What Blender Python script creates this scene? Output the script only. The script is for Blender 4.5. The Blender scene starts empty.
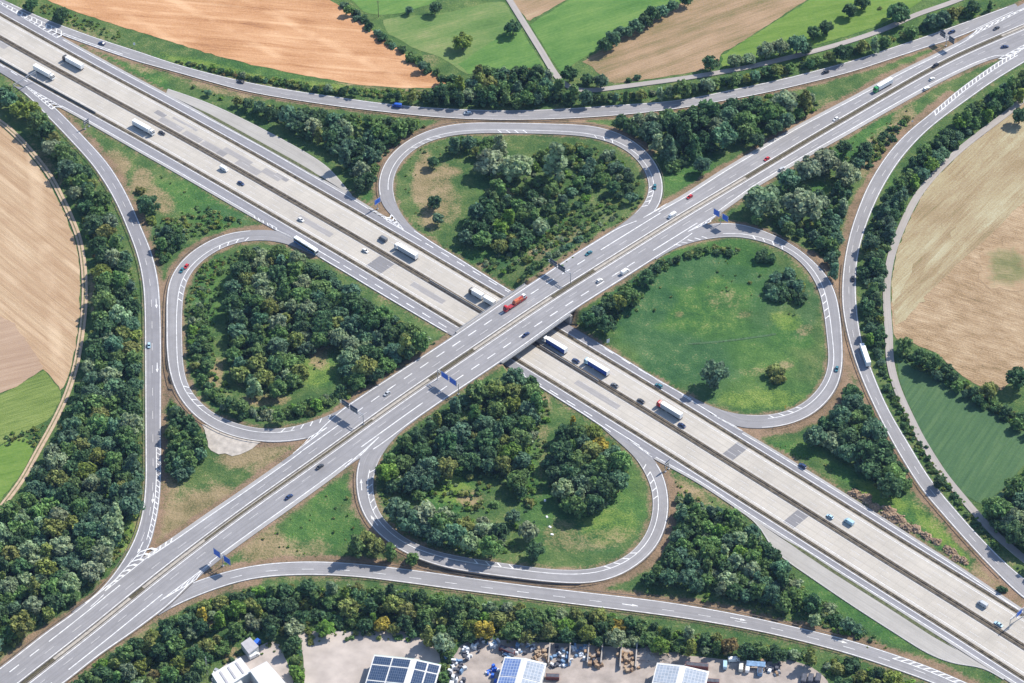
import bpy, bmesh, math, random
import numpy as np
from mathutils import Vector, Matrix, kdtree
from mathutils.geometry import delaunay_2d_cdt

random.seed(11)
rng = np.random.default_rng(11)
scene = bpy.context.scene
COL = scene.collection
WPX, HPX = 1024, 683

# ------------------------------------------------------------------ camera
TH = math.radians(42.0)
F_PX = 2600.0 / math.tan(TH)
S0 = 1.85
CAM_H = F_PX * math.sin(TH) / S0
CAM_D = CAM_H / math.sin(TH)
CAM = np.array([0.0, -CAM_D * math.cos(TH), CAM_H])
FWD = np.array([0.0, math.cos(TH), -math.sin(TH)])
UPV = np.array([0.0, math.sin(TH), math.cos(TH)])
cam_data = bpy.data.cameras.new('camera')
cam = bpy.data.objects.new('camera', cam_data)
COL.objects.link(cam)
cam.location = CAM
cam.rotation_euler = (math.pi / 2 - TH, 0, 0)
cam_data.sensor_width = 36.0
cam_data.lens = F_PX / WPX * 36.0
cam_data.clip_start = 5.0
cam_data.clip_end = 40000.0
scene.camera = cam


def W(px, py, z=0.0):
    """survey: photo position -> point of the ground plan at height z (arrays ok)"""
    px = np.asarray(px, float); py = np.asarray(py, float); z = np.asarray(z, float)
    X = (px - 512.0) / F_PX; Y = -(py - 341.5) / F_PX
    dx = X; dy = FWD[1] + Y * UPV[1]; dz = FWD[2] + Y * UPV[2]
    t = (z - CAM[2]) / dz
    return np.stack([CAM[0] + dx * t, CAM[1] + dy * t, CAM[2] + dz * t], -1)


def to_px(p):
    p = np.asarray(p, float) - CAM
    d = p @ FWD
    return np.stack([512 + p[..., 0] / d * F_PX, 341.5 - (p @ UPV) / d * F_PX], -1), F_PX / d


def sstep(a, b, x):
    t = np.clip((np.asarray(x, float) - a) / (b - a), 0, 1)
    return t * t * (3 - 2 * t)


# ------------------------------------------------------------------ materials
def new_mat(name):
    m = bpy.data.materials.new(name); m.use_nodes = True
    nt = m.node_tree
    b = nt.nodes['Principled BSDF']
    return m, nt, b


def lin(c):
    return tuple(((v / 255) / 12.92 if v / 255 <= 0.04045 else ((v / 255 + 0.055) / 1.055) ** 2.4) for v in c)


class NB:
    """small node builder"""
    def __init__(s, nt):
        s.nt = nt; s.n = nt.nodes; s.l = nt.links
    def node(s, t, **kw):
        n = s.n.new(t)
        for k, v in kw.items():
            if k.startswith('i_'):
                n.inputs[k[2:].replace('_', ' ')].default_value = v
            else:
                setattr(n, k, v)
        return n
    def link(s, a, b): s.l.new(a, b)
    def pos(s, rot=0.0, scale=(1, 1, 1)):
        g = s.node('ShaderNodeNewGeometry')
        m = s.node('ShaderNodeMapping'); m.vector_type = 'POINT'
        m.inputs['Rotation'].default_value = (0, 0, rot)
        m.inputs['Scale'].default_value = scale
        # rotate first, then stretch
        if rot:
            r = s.node('ShaderNodeVectorRotate'); r.rotation_type = 'Z_AXIS'; r.inputs['Angle'].default_value = rot
            s.link(g.outputs['Position'], r.inputs['Vector'])
            m.inputs['Rotation'].default_value = (0, 0, 0)
            s.link(r.outputs['Vector'], m.inputs['Vector'])
        else:
            s.link(g.outputs['Position'], m.inputs['Vector'])
        return m.outputs['Vector']
    def noise(s, vec, scale, detail=4.0, rough=0.55, dist=0.0):
        n = s.node('ShaderNodeTexNoise'); n.inputs['Scale'].default_value = scale
        n.inputs['Detail'].default_value = detail; n.inputs['Roughness'].default_value = rough
        n.inputs['Distortion'].default_value = dist
        s.link(vec, n.inputs['Vector'])
        return n.outputs['Fac']
    def ramp(s, fac, stops, interp='LINEAR'):
        r = s.node('ShaderNodeValToRGB'); e = r.color_ramp.elements
        r.color_ramp.interpolation = interp
        while len(e) < len(stops): e.new(0.5)
        for el, (p, c) in zip(e, stops):
            el.position = p; el.color = (*c, 1) if len(c) == 3 else c
        s.link(fac, r.inputs['Fac'])
        return r.outputs['Color']
    def mapr(s, fac, a, b, c=0.0, d=1.0):
        r = s.node('ShaderNodeMapRange'); r.inputs['From Min'].default_value = a; r.inputs['From Max'].default_value = b
        r.inputs['To Min'].default_value = c; r.inputs['To Max'].default_value = d
        s.link(fac, r.inputs['Value']); return r.outputs['Result']
    def mix(s, fac, a, b, mode='MIX'):
        m = s.node('ShaderNodeMix'); m.data_type = 'RGBA'; m.blend_type = mode
        if isinstance(fac, float): m.inputs['Factor'].default_value = fac
        else: s.link(fac, m.inputs['Factor'])
        for k, v in (('A', a), ('B', b)):
            sock = [i for i in m.inputs if i.name == k and i.type == 'RGBA'][0]
            if isinstance(v, tuple): sock.default_value = (*v[:3], 1)
            else: s.link(v, sock)
        return [o for o in m.outputs if o.type == 'RGBA'][0]
    def math(s, op, a, b=None):
        m = s.node('ShaderNodeMath'); m.operation = op
        for i, v in enumerate((a, b)):
            if v is None: continue
            if isinstance(v, (int, float)): m.inputs[i].default_value = v
            else: s.link(v, m.inputs[i])
        return m.outputs[0]
    def attr(s, name, out='Fac'):
        a = s.node('ShaderNodeAttribute'); a.attribute_name = name; return a.outputs[out]


def flat_mat(name, c, rough=0.7, metal=0.0, noise=0.0, nscale=0.5):
    m, nt, b = new_mat(name)
    b.inputs['Roughness'].default_value = rough; b.inputs['Metallic'].default_value = metal
    if noise:
        k = NB(nt); f = k.noise(k.pos(), nscale, 5)
        lo = tuple(v * (1 - noise) for v in c); hi = tuple(min(1, v * (1 + noise)) for v in c)
        k.link(k.ramp(f, [(0.3, lo), (0.7, hi)]), b.inputs['Base Color'])
    else:
        b.inputs['Base Color'].default_value = (*c, 1)
    return m


M = {}


def asphalt(name, c, var=0.12):
    m, nt, b = new_mat(name); k = NB(nt)
    v = k.pos()
    big = k.noise(v, 0.035, 4); mid = k.noise(v, 0.25, 4); fine = k.noise(v, 2.2, 2)
    f = k.math('ADD', k.math('MULTIPLY', big, 0.5), k.math('ADD', k.math('MULTIPLY', mid, 0.3), k.math('MULTIPLY', fine, 0.2)))
    col = k.ramp(f, [(0.36, tuple(x * (1 - var) for x in c)), (0.5, c), (0.64, tuple(x * (1 + var) for x in c))])
    # wheel tracks / long wear along the lane (uv: u = along, v = across in metres)
    uv = k.node('ShaderNodeUVMap'); mp = k.node('ShaderNodeMapping'); mp.inputs['Scale'].default_value = (0.012, 0.9, 1)
    k.link(uv.outputs['UV'], mp.inputs['Vector'])
    st = k.noise(mp.outputs['Vector'], 1.0, 3)
    col = k.mix(k.mapr(st, 0.38, 0.68, 0.0, 0.55), col, tuple(x * 0.68 for x in c))
    k.link(col, b.inputs['Base Color']); b.inputs['Roughness'].default_value = 0.9
    return m


def concrete_road(name):
    m, nt, b = new_mat(name); k = NB(nt)
    v = k.pos(); big = k.noise(v, 0.05, 4); fine = k.noise(v, 1.6, 3)
    c = (0.425, 0.392, 0.340)
    col = k.ramp(k.math('ADD', k.math('MULTIPLY', big, 0.6), k.math('MULTIPLY', fine, 0.4)),
                 [(0.36, tuple(x * 0.86 for x in c)), (0.5, c), (0.64, tuple(min(1, x * 1.1) for x in c))])
    uv = k.node('ShaderNodeUVMap')
    mp = k.node('ShaderNodeMapping'); mp.inputs['Scale'].default_value = (0.006, 0.75, 1)
    k.link(uv.outputs['UV'], mp.inputs['Vector'])
    st = k.noise(mp.outputs['Vector'], 1.0, 3)
    col = k.mix(k.mapr(st, 0.42, 0.72, 0.0, 0.55), col, tuple(x * 0.80 for x in c))
    # slab joints every 5 m along, and single slabs slightly different
    br = k.node('ShaderNodeTexBrick'); br.offset = 0.0
    br.inputs['Scale'].default_value = 1.0; br.inputs['Brick Width'].default_value = 5.0; br.inputs['Row Height'].default_value = 3.75
    br.inputs['Mortar Size'].default_value = 0.07; br.inputs['Color1'].default_value = (1, 1, 1, 1); br.inputs['Color2'].default_value = (0.9, 0.9, 0.9, 1)
    br.inputs['Mortar'].default_value = (0.72, 0.71, 0.7, 1); br.inputs['Bias'].default_value = -0.2
    k.link(uv.outputs['UV'], br.inputs['Vector'])
    col = k.mix(0.75, col, br.outputs['Color'], 'MULTIPLY')
    k.link(col, b.inputs['Base Color']); b.inputs['Roughness'].default_value = 0.85
    return m


M['asphalt'] = asphalt('asphalt', (0.250, 0.244, 0.248), 0.17)
M['asphalt_dark'] = asphalt('asphalt_collector', (0.225, 0.222, 0.236), 0.17)
M['asphalt_pale'] = asphalt('asphalt_lay_by', (0.345, 0.328, 0.300))
M['asphalt_patch'] = asphalt('asphalt_patch', (0.20, 0.195, 0.20))
M['lane'] = asphalt('country_road', (0.335, 0.305, 0.28))
M['concrete'] = concrete_road('concrete_carriageway')
M['shoulder'] = asphalt('shoulder', (0.335, 0.325, 0.315))
M['paint'] = flat_mat('road_paint', (0.66, 0.66, 0.65), 0.6, noise=0.25, nscale=0.5)
M['paint_worn'] = flat_mat('road_paint_worn', (0.50, 0.49, 0.48), 0.7, noise=0.25, nscale=0.8)
M['bridge'] = flat_mat('bridge_concrete', (0.36, 0.34, 0.31), 0.85, noise=0.15, nscale=0.4)


# ------------------------------------------------------------------ mesh helper
class MB:
    def __init__(s): s.v = []; s.f = []; s.m = []; s.uv = []
    def quad(s, a, b, c, d, mi=0):
        i = len(s.v); s.v += [tuple(a), tuple(b), tuple(c), tuple(d)]; s.f.append((i, i + 1, i + 2, i + 3)); s.m.append(mi)
    def tri(s, a, b, c, mi=0):
        i = len(s.v); s.v += [tuple(a), tuple(b), tuple(c)]; s.f.append((i, i + 1, i + 2)); s.m.append(mi)
    def poly(s, pts, mi=0):
        i = len(s.v); s.v += [tuple(p) for p in pts]; s.f.append(tuple(range(i, i + len(pts)))); s.m.append(mi)
    def box(s, x0, x1, y0, y1, z0, z1, mi=0, top=None):
        """axis box; top=(ix0,ix1,iy0,iy1) insets of the upper face"""
        t = top or (0, 0, 0, 0)
        lo = [(x0, y0, z0), (x1, y0, z0), (x1, y1, z0), (x0, y1, z0)]
        hi = [(x0 + t[0], y0 + t[2], z1), (x1 - t[1], y0 + t[2], z1), (x1 - t[1], y1 - t[3], z1), (x0 + t[0], y1 - t[3], z1)]
        s.hull(lo, hi, mi)
    def hull(s, lo, hi, mi=0, caps=True):
        n = len(lo); i = len(s.v); s.v += [tuple(p) for p in lo] + [tuple(p) for p in hi]
        for k in range(n):
            j = (k + 1) % n
            s.f.append((i + k, i + j, i + n + j, i + n + k)); s.m.append(mi)
        if caps:
            s.f.append(tuple(i + k for k in reversed(range(n)))); s.m.append(mi)
            s.f.append(tuple(i + n + k for k in range(n))); s.m.append(mi)
    def beam(s, p, q, w, h=None, mi=0):
        """square bar from p to q"""
        p = Vector(p); q = Vector(q); d = (q - p)
        if d.length < 1e-6: return
        d.normalize(); up = Vector((0, 0, 1)) if abs(d.z) < 0.95 else Vector((1, 0, 0))
        a = d.cross(up).normalized() * (w / 2); b = d.cross(a).normalized() * ((h or w) / 2)
        s.hull([p - a - b, p + a - b, p + a + b, p - a + b], [q - a - b, q + a - b, q + a + b, q - a + b], mi)
    def tube(s, p, q, r0, r1=None, n=8, mi=0):
        p = Vector(p); q = Vector(q); d = (q - p).normalized(); r1 = r0 if r1 is None else r1
        up = Vector((0, 0, 1)) if abs(d.z) < 0.95 else Vector((1, 0, 0))
        a = d.cross(up).normalized(); b = d.cross(a).normalized()
        ring = lambda c, r: [c + a * (r * math.cos(2 * math.pi * k / n)) + b * (r * math.sin(2 * math.pi * k / n)) for k in range(n)]
        s.hull(ring(p, r0), ring(q, r1), mi)
    def mesh(s, name, mats, smooth=False):
        me = bpy.data.meshes.new(name)
        me.from_pydata(s.v, [], s.f)
        for m in (mats if isinstance(mats, (list, tuple)) else [mats]): me.materials.append(m)
        if any(s.m): me.polygons.foreach_set('material_index', s.m)
        me.polygons.foreach_set("use_smooth", [bool(smooth)] * len(me.polygons))
        me.update()
        return me
    def build(s, name, mats, parent=None, smooth=False, loc=None):
        o = bpy.data.objects.new(name, s.mesh(name, mats, smooth)); COL.objects.link(o)
        if parent is not None: o.parent = parent
        if loc is not None: o.location = loc
        return o


def np_mesh(name, V, Fq, mats, smooth=False):
    """fast mesh from arrays of quads or tris"""
    me = bpy.data.meshes.new(name); V = np.asarray(V, np.float32); Fq = np.asarray(Fq, np.int32); k = Fq.shape[1]
    me.vertices.add(len(V)); me.vertices.foreach_set('co', V.ravel())
    me.loops.add(Fq.size); me.loops.foreach_set('vertex_index', Fq.ravel())
    me.polygons.add(len(Fq)); me.polygons.foreach_set('loop_start', np.arange(0, Fq.size, k, dtype=np.int32))
    me.polygons.foreach_set('loop_total', np.full(len(Fq), k, np.int32))
    me.polygons.foreach_set("use_smooth", np.full(len(Fq), bool(smooth)))
    me.update(calc_edges=True)
    for m in (mats if isinstance(mats, (list, tuple)) else [mats]): me.materials.append(m)
    return me


def add(name, me, parent=None):
    o = bpy.data.objects.new(name, me); COL.objects.link(o)
    if parent is not None: o.parent = parent
    return o


def tag(o, label=None, cat=None, group=None, kind=None):
    if label: o['label'] = label
    if cat: o['category'] = cat
    if group: o['group'] = group
    if kind: o['kind'] = kind
    return o


def thing(name, loc=(0, 0, 0), rz=0.0, label=None, cat=None, group=None):
    o = bpy.data.objects.new(name, None); COL.objects.link(o); o.empty_display_size = 0.5
    o.location = loc; o.rotation_euler = (0, 0, rz)
    return tag(o, label, cat, group)
# ------------------------------------------------------------------ road alignments (surveyed edges)
def resample(P, step=None, n=None):
    P = np.asarray(P, float); d = np.r_[0, np.cumsum(np.linalg.norm(np.diff(P, axis=0), axis=1))]
    n = n or max(2, int(round(d[-1] / step)) + 1)
    s = np.linspace(0, d[-1], n)
    return np.stack([np.interp(s, d, P[:, k]) for k in range(P.shape[1])], -1)


def spline(P, sub=14):
    """centripetal Catmull-Rom through P"""
    P = np.asarray(P, float)
    if len(P) == 2: return np.stack([P[0] + (P[1] - P[0]) * t for t in np.linspace(0, 1, sub)])
    P = np.vstack([2 * P[0] - P[1], P, 2 * P[-1] - P[-2]]); out = []
    for i in range(1, len(P) - 2):
        p0, p1, p2, p3 = P[i - 1:i + 3]
        t0 = 0; t1 = t0 + np.linalg.norm(p1 - p0) ** .5; t2 = t1 + np.linalg.norm(p2 - p1) ** .5; t3 = t2 + np.linalg.norm(p3 - p2) ** .5
        for t in np.linspace(t1, t2, sub, endpoint=False):
            A1 = (t1 - t) / (t1 - t0) * p0 + (t - t0) / (t1 - t0) * p1; A2 = (t2 - t) / (t2 - t1) * p1 + (t - t1) / (t2 - t1) * p2
            A3 = (t3 - t) / (t3 - t2) * p2 + (t - t2) / (t3 - t2) * p3
            B1 = (t2 - t) / (t2 - t0) * A1 + (t - t0) / (t2 - t0) * A2; B2 = (t3 - t) / (t3 - t1) * A2 + (t - t1) / (t3 - t1) * A3
            out.append((t2 - t) / (t2 - t1) * B1 + (t - t1) / (t2 - t1) * B2)
    out.append(P[-2])
    return np.array(out)


def smooth(P, it, lock=True):
    P = P.copy()
    for _ in range(it):
        Q = P.copy(); Q[1:-1] = 0.25 * P[:-2] + 0.5 * P[1:-1] + 0.25 * P[2:]; P = Q
    return P


def extend(P, a, b):
    """carry a line straight on past its ends by a and b metres"""
    P = np.asarray(P, float); k = min(8, len(P) - 1)
    if a: d = P[0] - P[k]; d = d / np.linalg.norm(d); P = np.vstack([P[0] + d * a, P])
    if b: d = P[-1] - P[-1 - k]; d = d / np.linalg.norm(d); P = np.vstack([P, P[-1] + d * b])
    return P


def tangents(C):
    t = np.gradient(C, axis=0); return t / np.maximum(np.linalg.norm(t, axis=1, keepdims=True), 1e-9)


BR_Z = 6.4
XC = W(512, 323, BR_Z)[:2]


def z_main(p):
    """height of the crossing road: full on the bridge, falling to the ground on long embankments"""
    d = np.hypot(p[..., 0] - XC[0], p[..., 1] - XC[1])
    return BR_Z * sstep(360, 38, d)


def survey_main(pts):
    pts = np.asarray(pts, float); p = W(pts[:, 0], pts[:, 1], 0)
    for _ in range(5): p = W(pts[:, 0], pts[:, 1], z_main(p))
    return p[:, :2]


# centre line of the crossing road (median)
B_MED = [(-60, 752), (25, 680.8), (50, 662.4), (91.7, 630.7), (133.4, 595.5), (168, 568), (203.4, 541), (236.7, 516), (276.8, 487.7), (320, 457.7), (361.7, 427.5), (395, 403), (433.4, 377), (473.5, 350.3), (510, 325), (551.7, 297.3), (595, 270.3), (626.8, 250.4), (660, 229.6), (680, 217), (745, 178.6), (796.8, 147), (846.8, 117.6), (900, 86.7), (950, 58.4), (1008, 33.5), (1090, -1)]
BM = smooth(resample(extend(spline(survey_main(B_MED)), 160, 160), 4.0), 60)
A_MED = [(-60, 3.5), (0, 37.5), (50, 65.9), (83.4, 84), (138.5, 114), (170, 131), (218.4, 158.4), (256.8, 180), (303.5, 207.3), (336.8, 226.2), (390, 257.2), (426.8, 279.2), (455, 296.2), (483.5, 313), (538.4, 345), (566.7, 362.6), (616.8, 393), (676.8, 429.5), (718.4, 456), (760, 481.6), (803.5, 508.7), (850, 538), (898.4, 568.6), (943.4, 596), (983.5, 621.2), (1020, 644.5), (1090, 689)]
ap = W(*np.array(A_MED).T)[:, :2]
AM = smooth(resample(extend(spline(ap), 160, 160), 4.0), 60)


class Line2:
    """a polyline with frames: project points to (s, offset to the left of travel)"""
    def __init__(s, C):
        s.C = C; s.t = tangents(C); s.n = np.stack([-s.t[:, 1], s.t[:, 0]], -1)
        s.s = np.r_[0, np.cumsum(np.linalg.norm(np.diff(C, axis=0), axis=1))]
    def proj(s, p):
        p = np.atleast_2d(p)[:, :2]; S = []; O = []
        for i in range(0, len(p), 2000):
            q = p[i:i + 2000]; d = q[:, None, :] - s.C[None]; j = np.argmin((d ** 2).sum(-1), 1)
            dd = q - s.C[j]; S.append(s.s[j] + (dd * s.t[j]).sum(-1)); O.append((dd * s.n[j]).sum(-1))
        return np.concatenate(S), np.concatenate(O)
    def at(s, ss, off=0.0):
        ss = np.asarray(ss, float)
        f = lambda a: np.stack([np.interp(ss, s.s, a[:, k]) for k in range(2)], -1)
        return f(s.C) + f(s.n) * np.asarray(off)[..., None]


LA, LB = Line2(AM), Line2(BM)


class Road:
    """paved strip between two edges; L/R are N x 3"""
    def __init__(s, L, R):
        s.L, s.R = L, R; s.C = (L + R) / 2
        s.s = np.r_[0, np.cumsum(np.linalg.norm(np.diff(s.C[:, :2], axis=0), axis=1))]
        s.w = np.linalg.norm(L - R, axis=1); s.len = s.s[-1]
    def at(s, ss, off, side='L'):
        """point at distance ss along, off metres in from the left or right edge ('C': from the middle, + towards the right)"""
        ss = np.asarray(ss, float); f = lambda a: np.stack([np.interp(ss, s.s, a[:, k]) for k in range(3)], -1)
        l, r = f(s.L), f(s.R); u = (r - l); u = u / np.linalg.norm(u, axis=-1, keepdims=True); off = np.asarray(off, float)[..., None]
        return l + u * off if side == 'L' else r - u * off if side == 'R' else (l + r) / 2 + u * off
    def proj_s(s, px, py):
        i = np.argmin(((to_px(s.C)[0] - np.array([px, py])) ** 2).sum(-1)); return s.s[i]


def pave(name, road, mat, dz=0.0, skirt=1.0, i0=0, i1=None):
    L = road.L[i0:i1] + [0, 0, dz]; R = road.R[i0:i1] + [0, 0, dz]; n = len(L)
    V = np.concatenate([L - [0, 0, skirt], L, R, R - [0, 0, skirt]]); F = []
    for k in range(3):
        a = np.arange(n - 1) + k * n
        F.append(np.stack([a, a + n, a + n + 1, a + 1], -1))
    F = np.concatenate(F); me = np_mesh(name, V, F[:, ::-1], mat)
    w = np.r_[np.zeros(n), np.zeros(n), road.w[i0:i1], road.w[i0:i1]]; s4 = np.tile(road.s[i0:i1], 4)
    uv = me.uv_layers.new(name='UVMap'); li = np.empty(len(me.loops), np.int32); me.loops.foreach_get('vertex_index', li)
    uv.data.foreach_set('uv', np.stack([s4[li], w[li]], -1).astype(np.float32).ravel())
    return tag(add(name, me), kind='structure')


def pair_road(left, right, zfun=None, ext=(0, 0), sm=6, step=3.0):
    """build a Road from surveyed left and right edges; zfun(p, f) gives its height"""
    ed = []
    for e in (left, right):
        e = np.asarray(e, float)
        f = np.r_[0, np.cumsum(np.linalg.norm(np.diff(e, axis=0), axis=1))]; f = f / f[-1]
        p = W(e[:, 0], e[:, 1], 0)
        if zfun:
            for _ in range(5): p = W(e[:, 0], e[:, 1], zfun(p[:, :2], f))
        ed.append(smooth(resample(extend(spline(p[:, :2]), *ext), step), sm))
    L, R = ed; n = max(len(L), len(R)); C = smooth((resample(L, n=n) + resample(R, n=n)) / 2, sm)
    for _ in range(2):
        t = tangents(C); nn = np.stack([-t[:, 1], t[:, 0]], -1); out = []
        for E in (L, R):
            q = np.empty_like(C)
            for i in range(n):
                a = ((E - C[i]) * t[i]).sum(-1); o = ((E - C[i]) * nn[i]).sum(-1)
                k = np.where((a[:-1] <= 0) & (a[1:] > 0))[0]
                if len(k):
                    k = k[np.argmin(np.abs(o[k]))]; u = -a[k] / (a[k + 1] - a[k]); q[i] = E[k] + (E[k + 1] - E[k]) * u
                else: q[i] = E[np.argmin(np.linalg.norm(E - C[i], axis=1))]
            out.append(q)
        C = smooth((out[0] + out[1]) / 2, 2)
    d = np.r_[0, np.cumsum(np.linalg.norm(np.diff(C, axis=0), axis=1))]; f = np.clip((d - ext[0]) / max(1, d[-1] - sum(ext)), 0, 1)
    z = zfun(C, f) if zfun else np.zeros(n)
    return Road(np.c_[out[0], z], np.c_[out[1], z])


def ramp_z(end_at_start=False, gore=None):
    zg = float(z_main(survey_main([gore]))[0])
    def fn(p, f):
        if end_at_start: f = 1 - f
        base = zg * sstep(0.12, 1.0, f)
        d = np.abs(LB.proj(p)[1]); w = (1 - sstep(28, 46, d)) * sstep(.4, .6, f)
        return base * (1 - w) + z_main(p) * w
    return fn


ramps = {}
# left slip road: collector of the concrete motorway -> crossing road (travel downwards); left edge is the one towards the interchange
ramps['left'] = pair_road(
    [(30, 88), (53, 105.5), (62.5, 114.3), (83.4, 136), (108.4, 164), (126.8, 194), (141.8, 228), (151.8, 252.4), (158.3, 280), (160.7, 311.4), (161.3, 342), (161.2, 408), (161.2, 440), (161.4, 460), (161.2, 481), (158.3, 511), (154, 531), (150.5, 544), (144, 556), (134, 568), (122, 577), (103, 597), (80, 617)],
    [(-14, 69), (0, 78.4), (16.7, 87.5), (30, 98.4), (45, 114), (66.7, 136.5), (93.4, 166.5), (113.4, 198), (126.8, 228), (137, 255.5), (142.6, 282.4), (144.4, 311.4), (144.7, 342), (145, 408.7), (145.2, 456), (145.2, 481), (141.8, 514.4), (133.4, 541), (115, 572), (93.4, 596), (70, 612)],
    ramp_z(False, (150, 552)), sm=4)
# top slip road: crossing road (right) -> motorway (left)
ramps['top'] = pair_road(
    [(1020, 1.7), (975, 18.3), (933.4, 33.4), (891.7, 47.5), (850, 61.3), (821.8, 69), (780, 79.3), (730, 90), (680, 99.7), (610, 105.4), (560, 108.7), (510, 110.4), (473.5, 109.6), (423.4, 107), (381.7, 103), (340, 97.2), (295, 90.6), (253.4, 83.2), (211.7, 73.6), (170, 62), (143.4, 53), (106.8, 41.2), (80, 31.9), (41.7, 17.3), (6.7, 1.2), (-30, -17)],
    [(1020, 9), (1000, 18), (973.5, 30.7), (958.4, 37), (925, 47.7), (891.7, 58.9), (850, 72.2), (805, 83.6), (763.4, 93.4), (721.7, 101.2), (680, 108.4), (620, 115.2), (560, 119), (510, 120), (473.5, 119.3), (440, 117.5), (398.4, 113.6), (340, 106.8), (286.8, 98.8), (245, 91.2), (211.7, 82.4), (170, 70.6), (141.8, 62.8), (116.8, 54.6), (83.4, 43), (59.2, 34), (30, 20.5), (0, 5)],
    ramp_z(True, (973, 32)), sm=4)
# bottom slip road: crossing road (left) -> motorway (right)
ramps['bottom'] = pair_road(
    [(155, 602), (176, 590), (195, 581), (231.7, 569.8), (253.4, 565), (286.8, 561.4), (331, 561.6), (381, 565.8), (431, 572), (512, 583.2), (587, 592), (662, 601), (730, 612.3), (780, 623), (850, 640), (891.7, 653.2), (925, 664.8), (963.5, 681), (1010, 702)],
    [(140, 627), (170, 608.6), (203.4, 593.7), (236.7, 582.7), (270, 576.9), (303.5, 575), (356, 577), (406, 583), (456, 589.8), (512, 596.8), (574.5, 604.6), (637, 612.2), (699.5, 621), (768, 633.5), (850, 654.5), (891.7, 668.2), (933.4, 683.5), (975, 702)],
    ramp_z(True, (200, 578)), ext=(0, 60), sm=4)
# right slip road: motorway (bottom) -> crossing road (top)
ramps['right'] = pair_road(
    [(1060, 622), (1024, 598.5), (993.5, 569.8), (970, 545), (943.4, 515.2), (921.7, 489.5), (902, 459), (883, 424.5), (863, 382), (849.5, 343), (843, 312), (841.8, 292), (844, 262), (850.5, 231), (858.4, 207.6), (868.4, 184.4), (886.7, 154.6), (908.4, 130.9), (930, 113.5), (958.4, 89.6), (983.5, 71.4), (1003, 58.5), (1030, 44)],
    [(1060, 606), (1024, 578), (1012.7, 569), (983.5, 540.4), (958.4, 512.7), (930, 478), (911, 447), (888, 407.5), (870.5, 366), (861.8, 340), (857.5, 312), (856, 284.5), (858.3, 255), (865, 229.5), (871.7, 211.6), (881.7, 189.8), (900, 160.4), (925, 132.8), (948.4, 113.6), (966.8, 100.2), (991.8, 82.4), (1020, 64.8), (1050, 47)],
    ramp_z(False, (1005, 56)), sm=4)
# four loops; left edge = outer edge
ramps['loop_top'] = pair_road(
    [(416, 236), (399, 222), (388.5, 212.5), (381.7, 203), (378.4, 189), (380, 174), (388.4, 157.4), (406.8, 140.9), (428.4, 130.5), (448.4, 125), (473.5, 122.6), (510, 122.6), (551.7, 123.4), (593.4, 125.6), (618.4, 132.4), (640, 145), (655, 161.5), (662, 177.4), (663, 192.4), (659, 206), (650, 217), (632, 231), (608, 247)],
    [(426, 238), (411.7, 227), (398.4, 208.5), (393, 189), (395, 174), (402.3, 160.7), (416.7, 148), (435, 139.6), (456.8, 134.9), (481.8, 133.2), (510, 133.2), (551.7, 133.8), (585, 136), (610, 141.9), (630, 153), (643.4, 168.6), (649, 185.7), (645, 201.4), (633.4, 214.7), (617.5, 227), (604, 235.5), (592, 243.5)],
    ramp_z(False, (657, 211)), sm=4)
ramps['loop_left'] = pair_road(
    [(374, 402), (335, 428), (315, 436.3), (303, 439.6), (288, 441.6), (266.7, 442.2), (240, 438.7), (216.7, 430.6), (195, 416.6), (178.4, 396.5), (169.8, 374), (166.6, 350), (166.2, 325), (166.6, 296), (169.6, 279.5), (176.7, 266.4), (188.4, 253.8), (206.7, 241.6), (225, 234), (245, 230.4), (268, 229.8), (282, 231.6), (300, 239), (318, 248.5)],
    [(366, 392.5), (352, 402), (340, 410), (311.8, 421.3), (286.8, 427.8), (263.4, 428.9), (240, 424.7), (216.7, 415.3), (198.4, 400.5), (188.2, 385), (183.6, 366), (182.3, 342), (182.3, 310), (185, 287.4), (191.7, 271.9), (206.7, 257), (225, 246.6), (245, 240.9), (270, 240.4), (290, 244.8), (316.8, 257.4), (328, 263)],
    ramp_z(True, (310, 437)), sm=4)
ramps['loop_bottom'] = pair_road(
    [(604, 420), (620, 432), (640, 447.6), (651.8, 456.5), (661.8, 471), (667.6, 489.4), (668.8, 509.4), (665, 529.4), (656.5, 547), (642, 562), (619.5, 576), (594.5, 583), (562, 583.2), (512, 577.8), (456, 569.6), (433.4, 564), (405, 552.6), (385, 539.5), (370, 524.8), (360.3, 507.7), (356.3, 489.4), (356, 474), (359, 460), (366, 447.5), (380, 435), (410, 414)],
    [(592, 417), (601, 426.5), (611, 435.3), (633.4, 455.5), (643.4, 470.2), (651, 487.5), (652.8, 506), (650, 523.5), (641.5, 541), (629, 554), (612, 563.4), (594, 568.6), (575, 570.2), (549.5, 569), (512, 564.2), (465, 556.9), (440, 551.6), (415, 542.8), (395, 530), (380, 513), (373.6, 492.7), (374.2, 474), (381, 456), (393, 439.5), (406, 427), (418, 418.5)],
    ramp_z(False, (359, 458)), sm=4)
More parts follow.
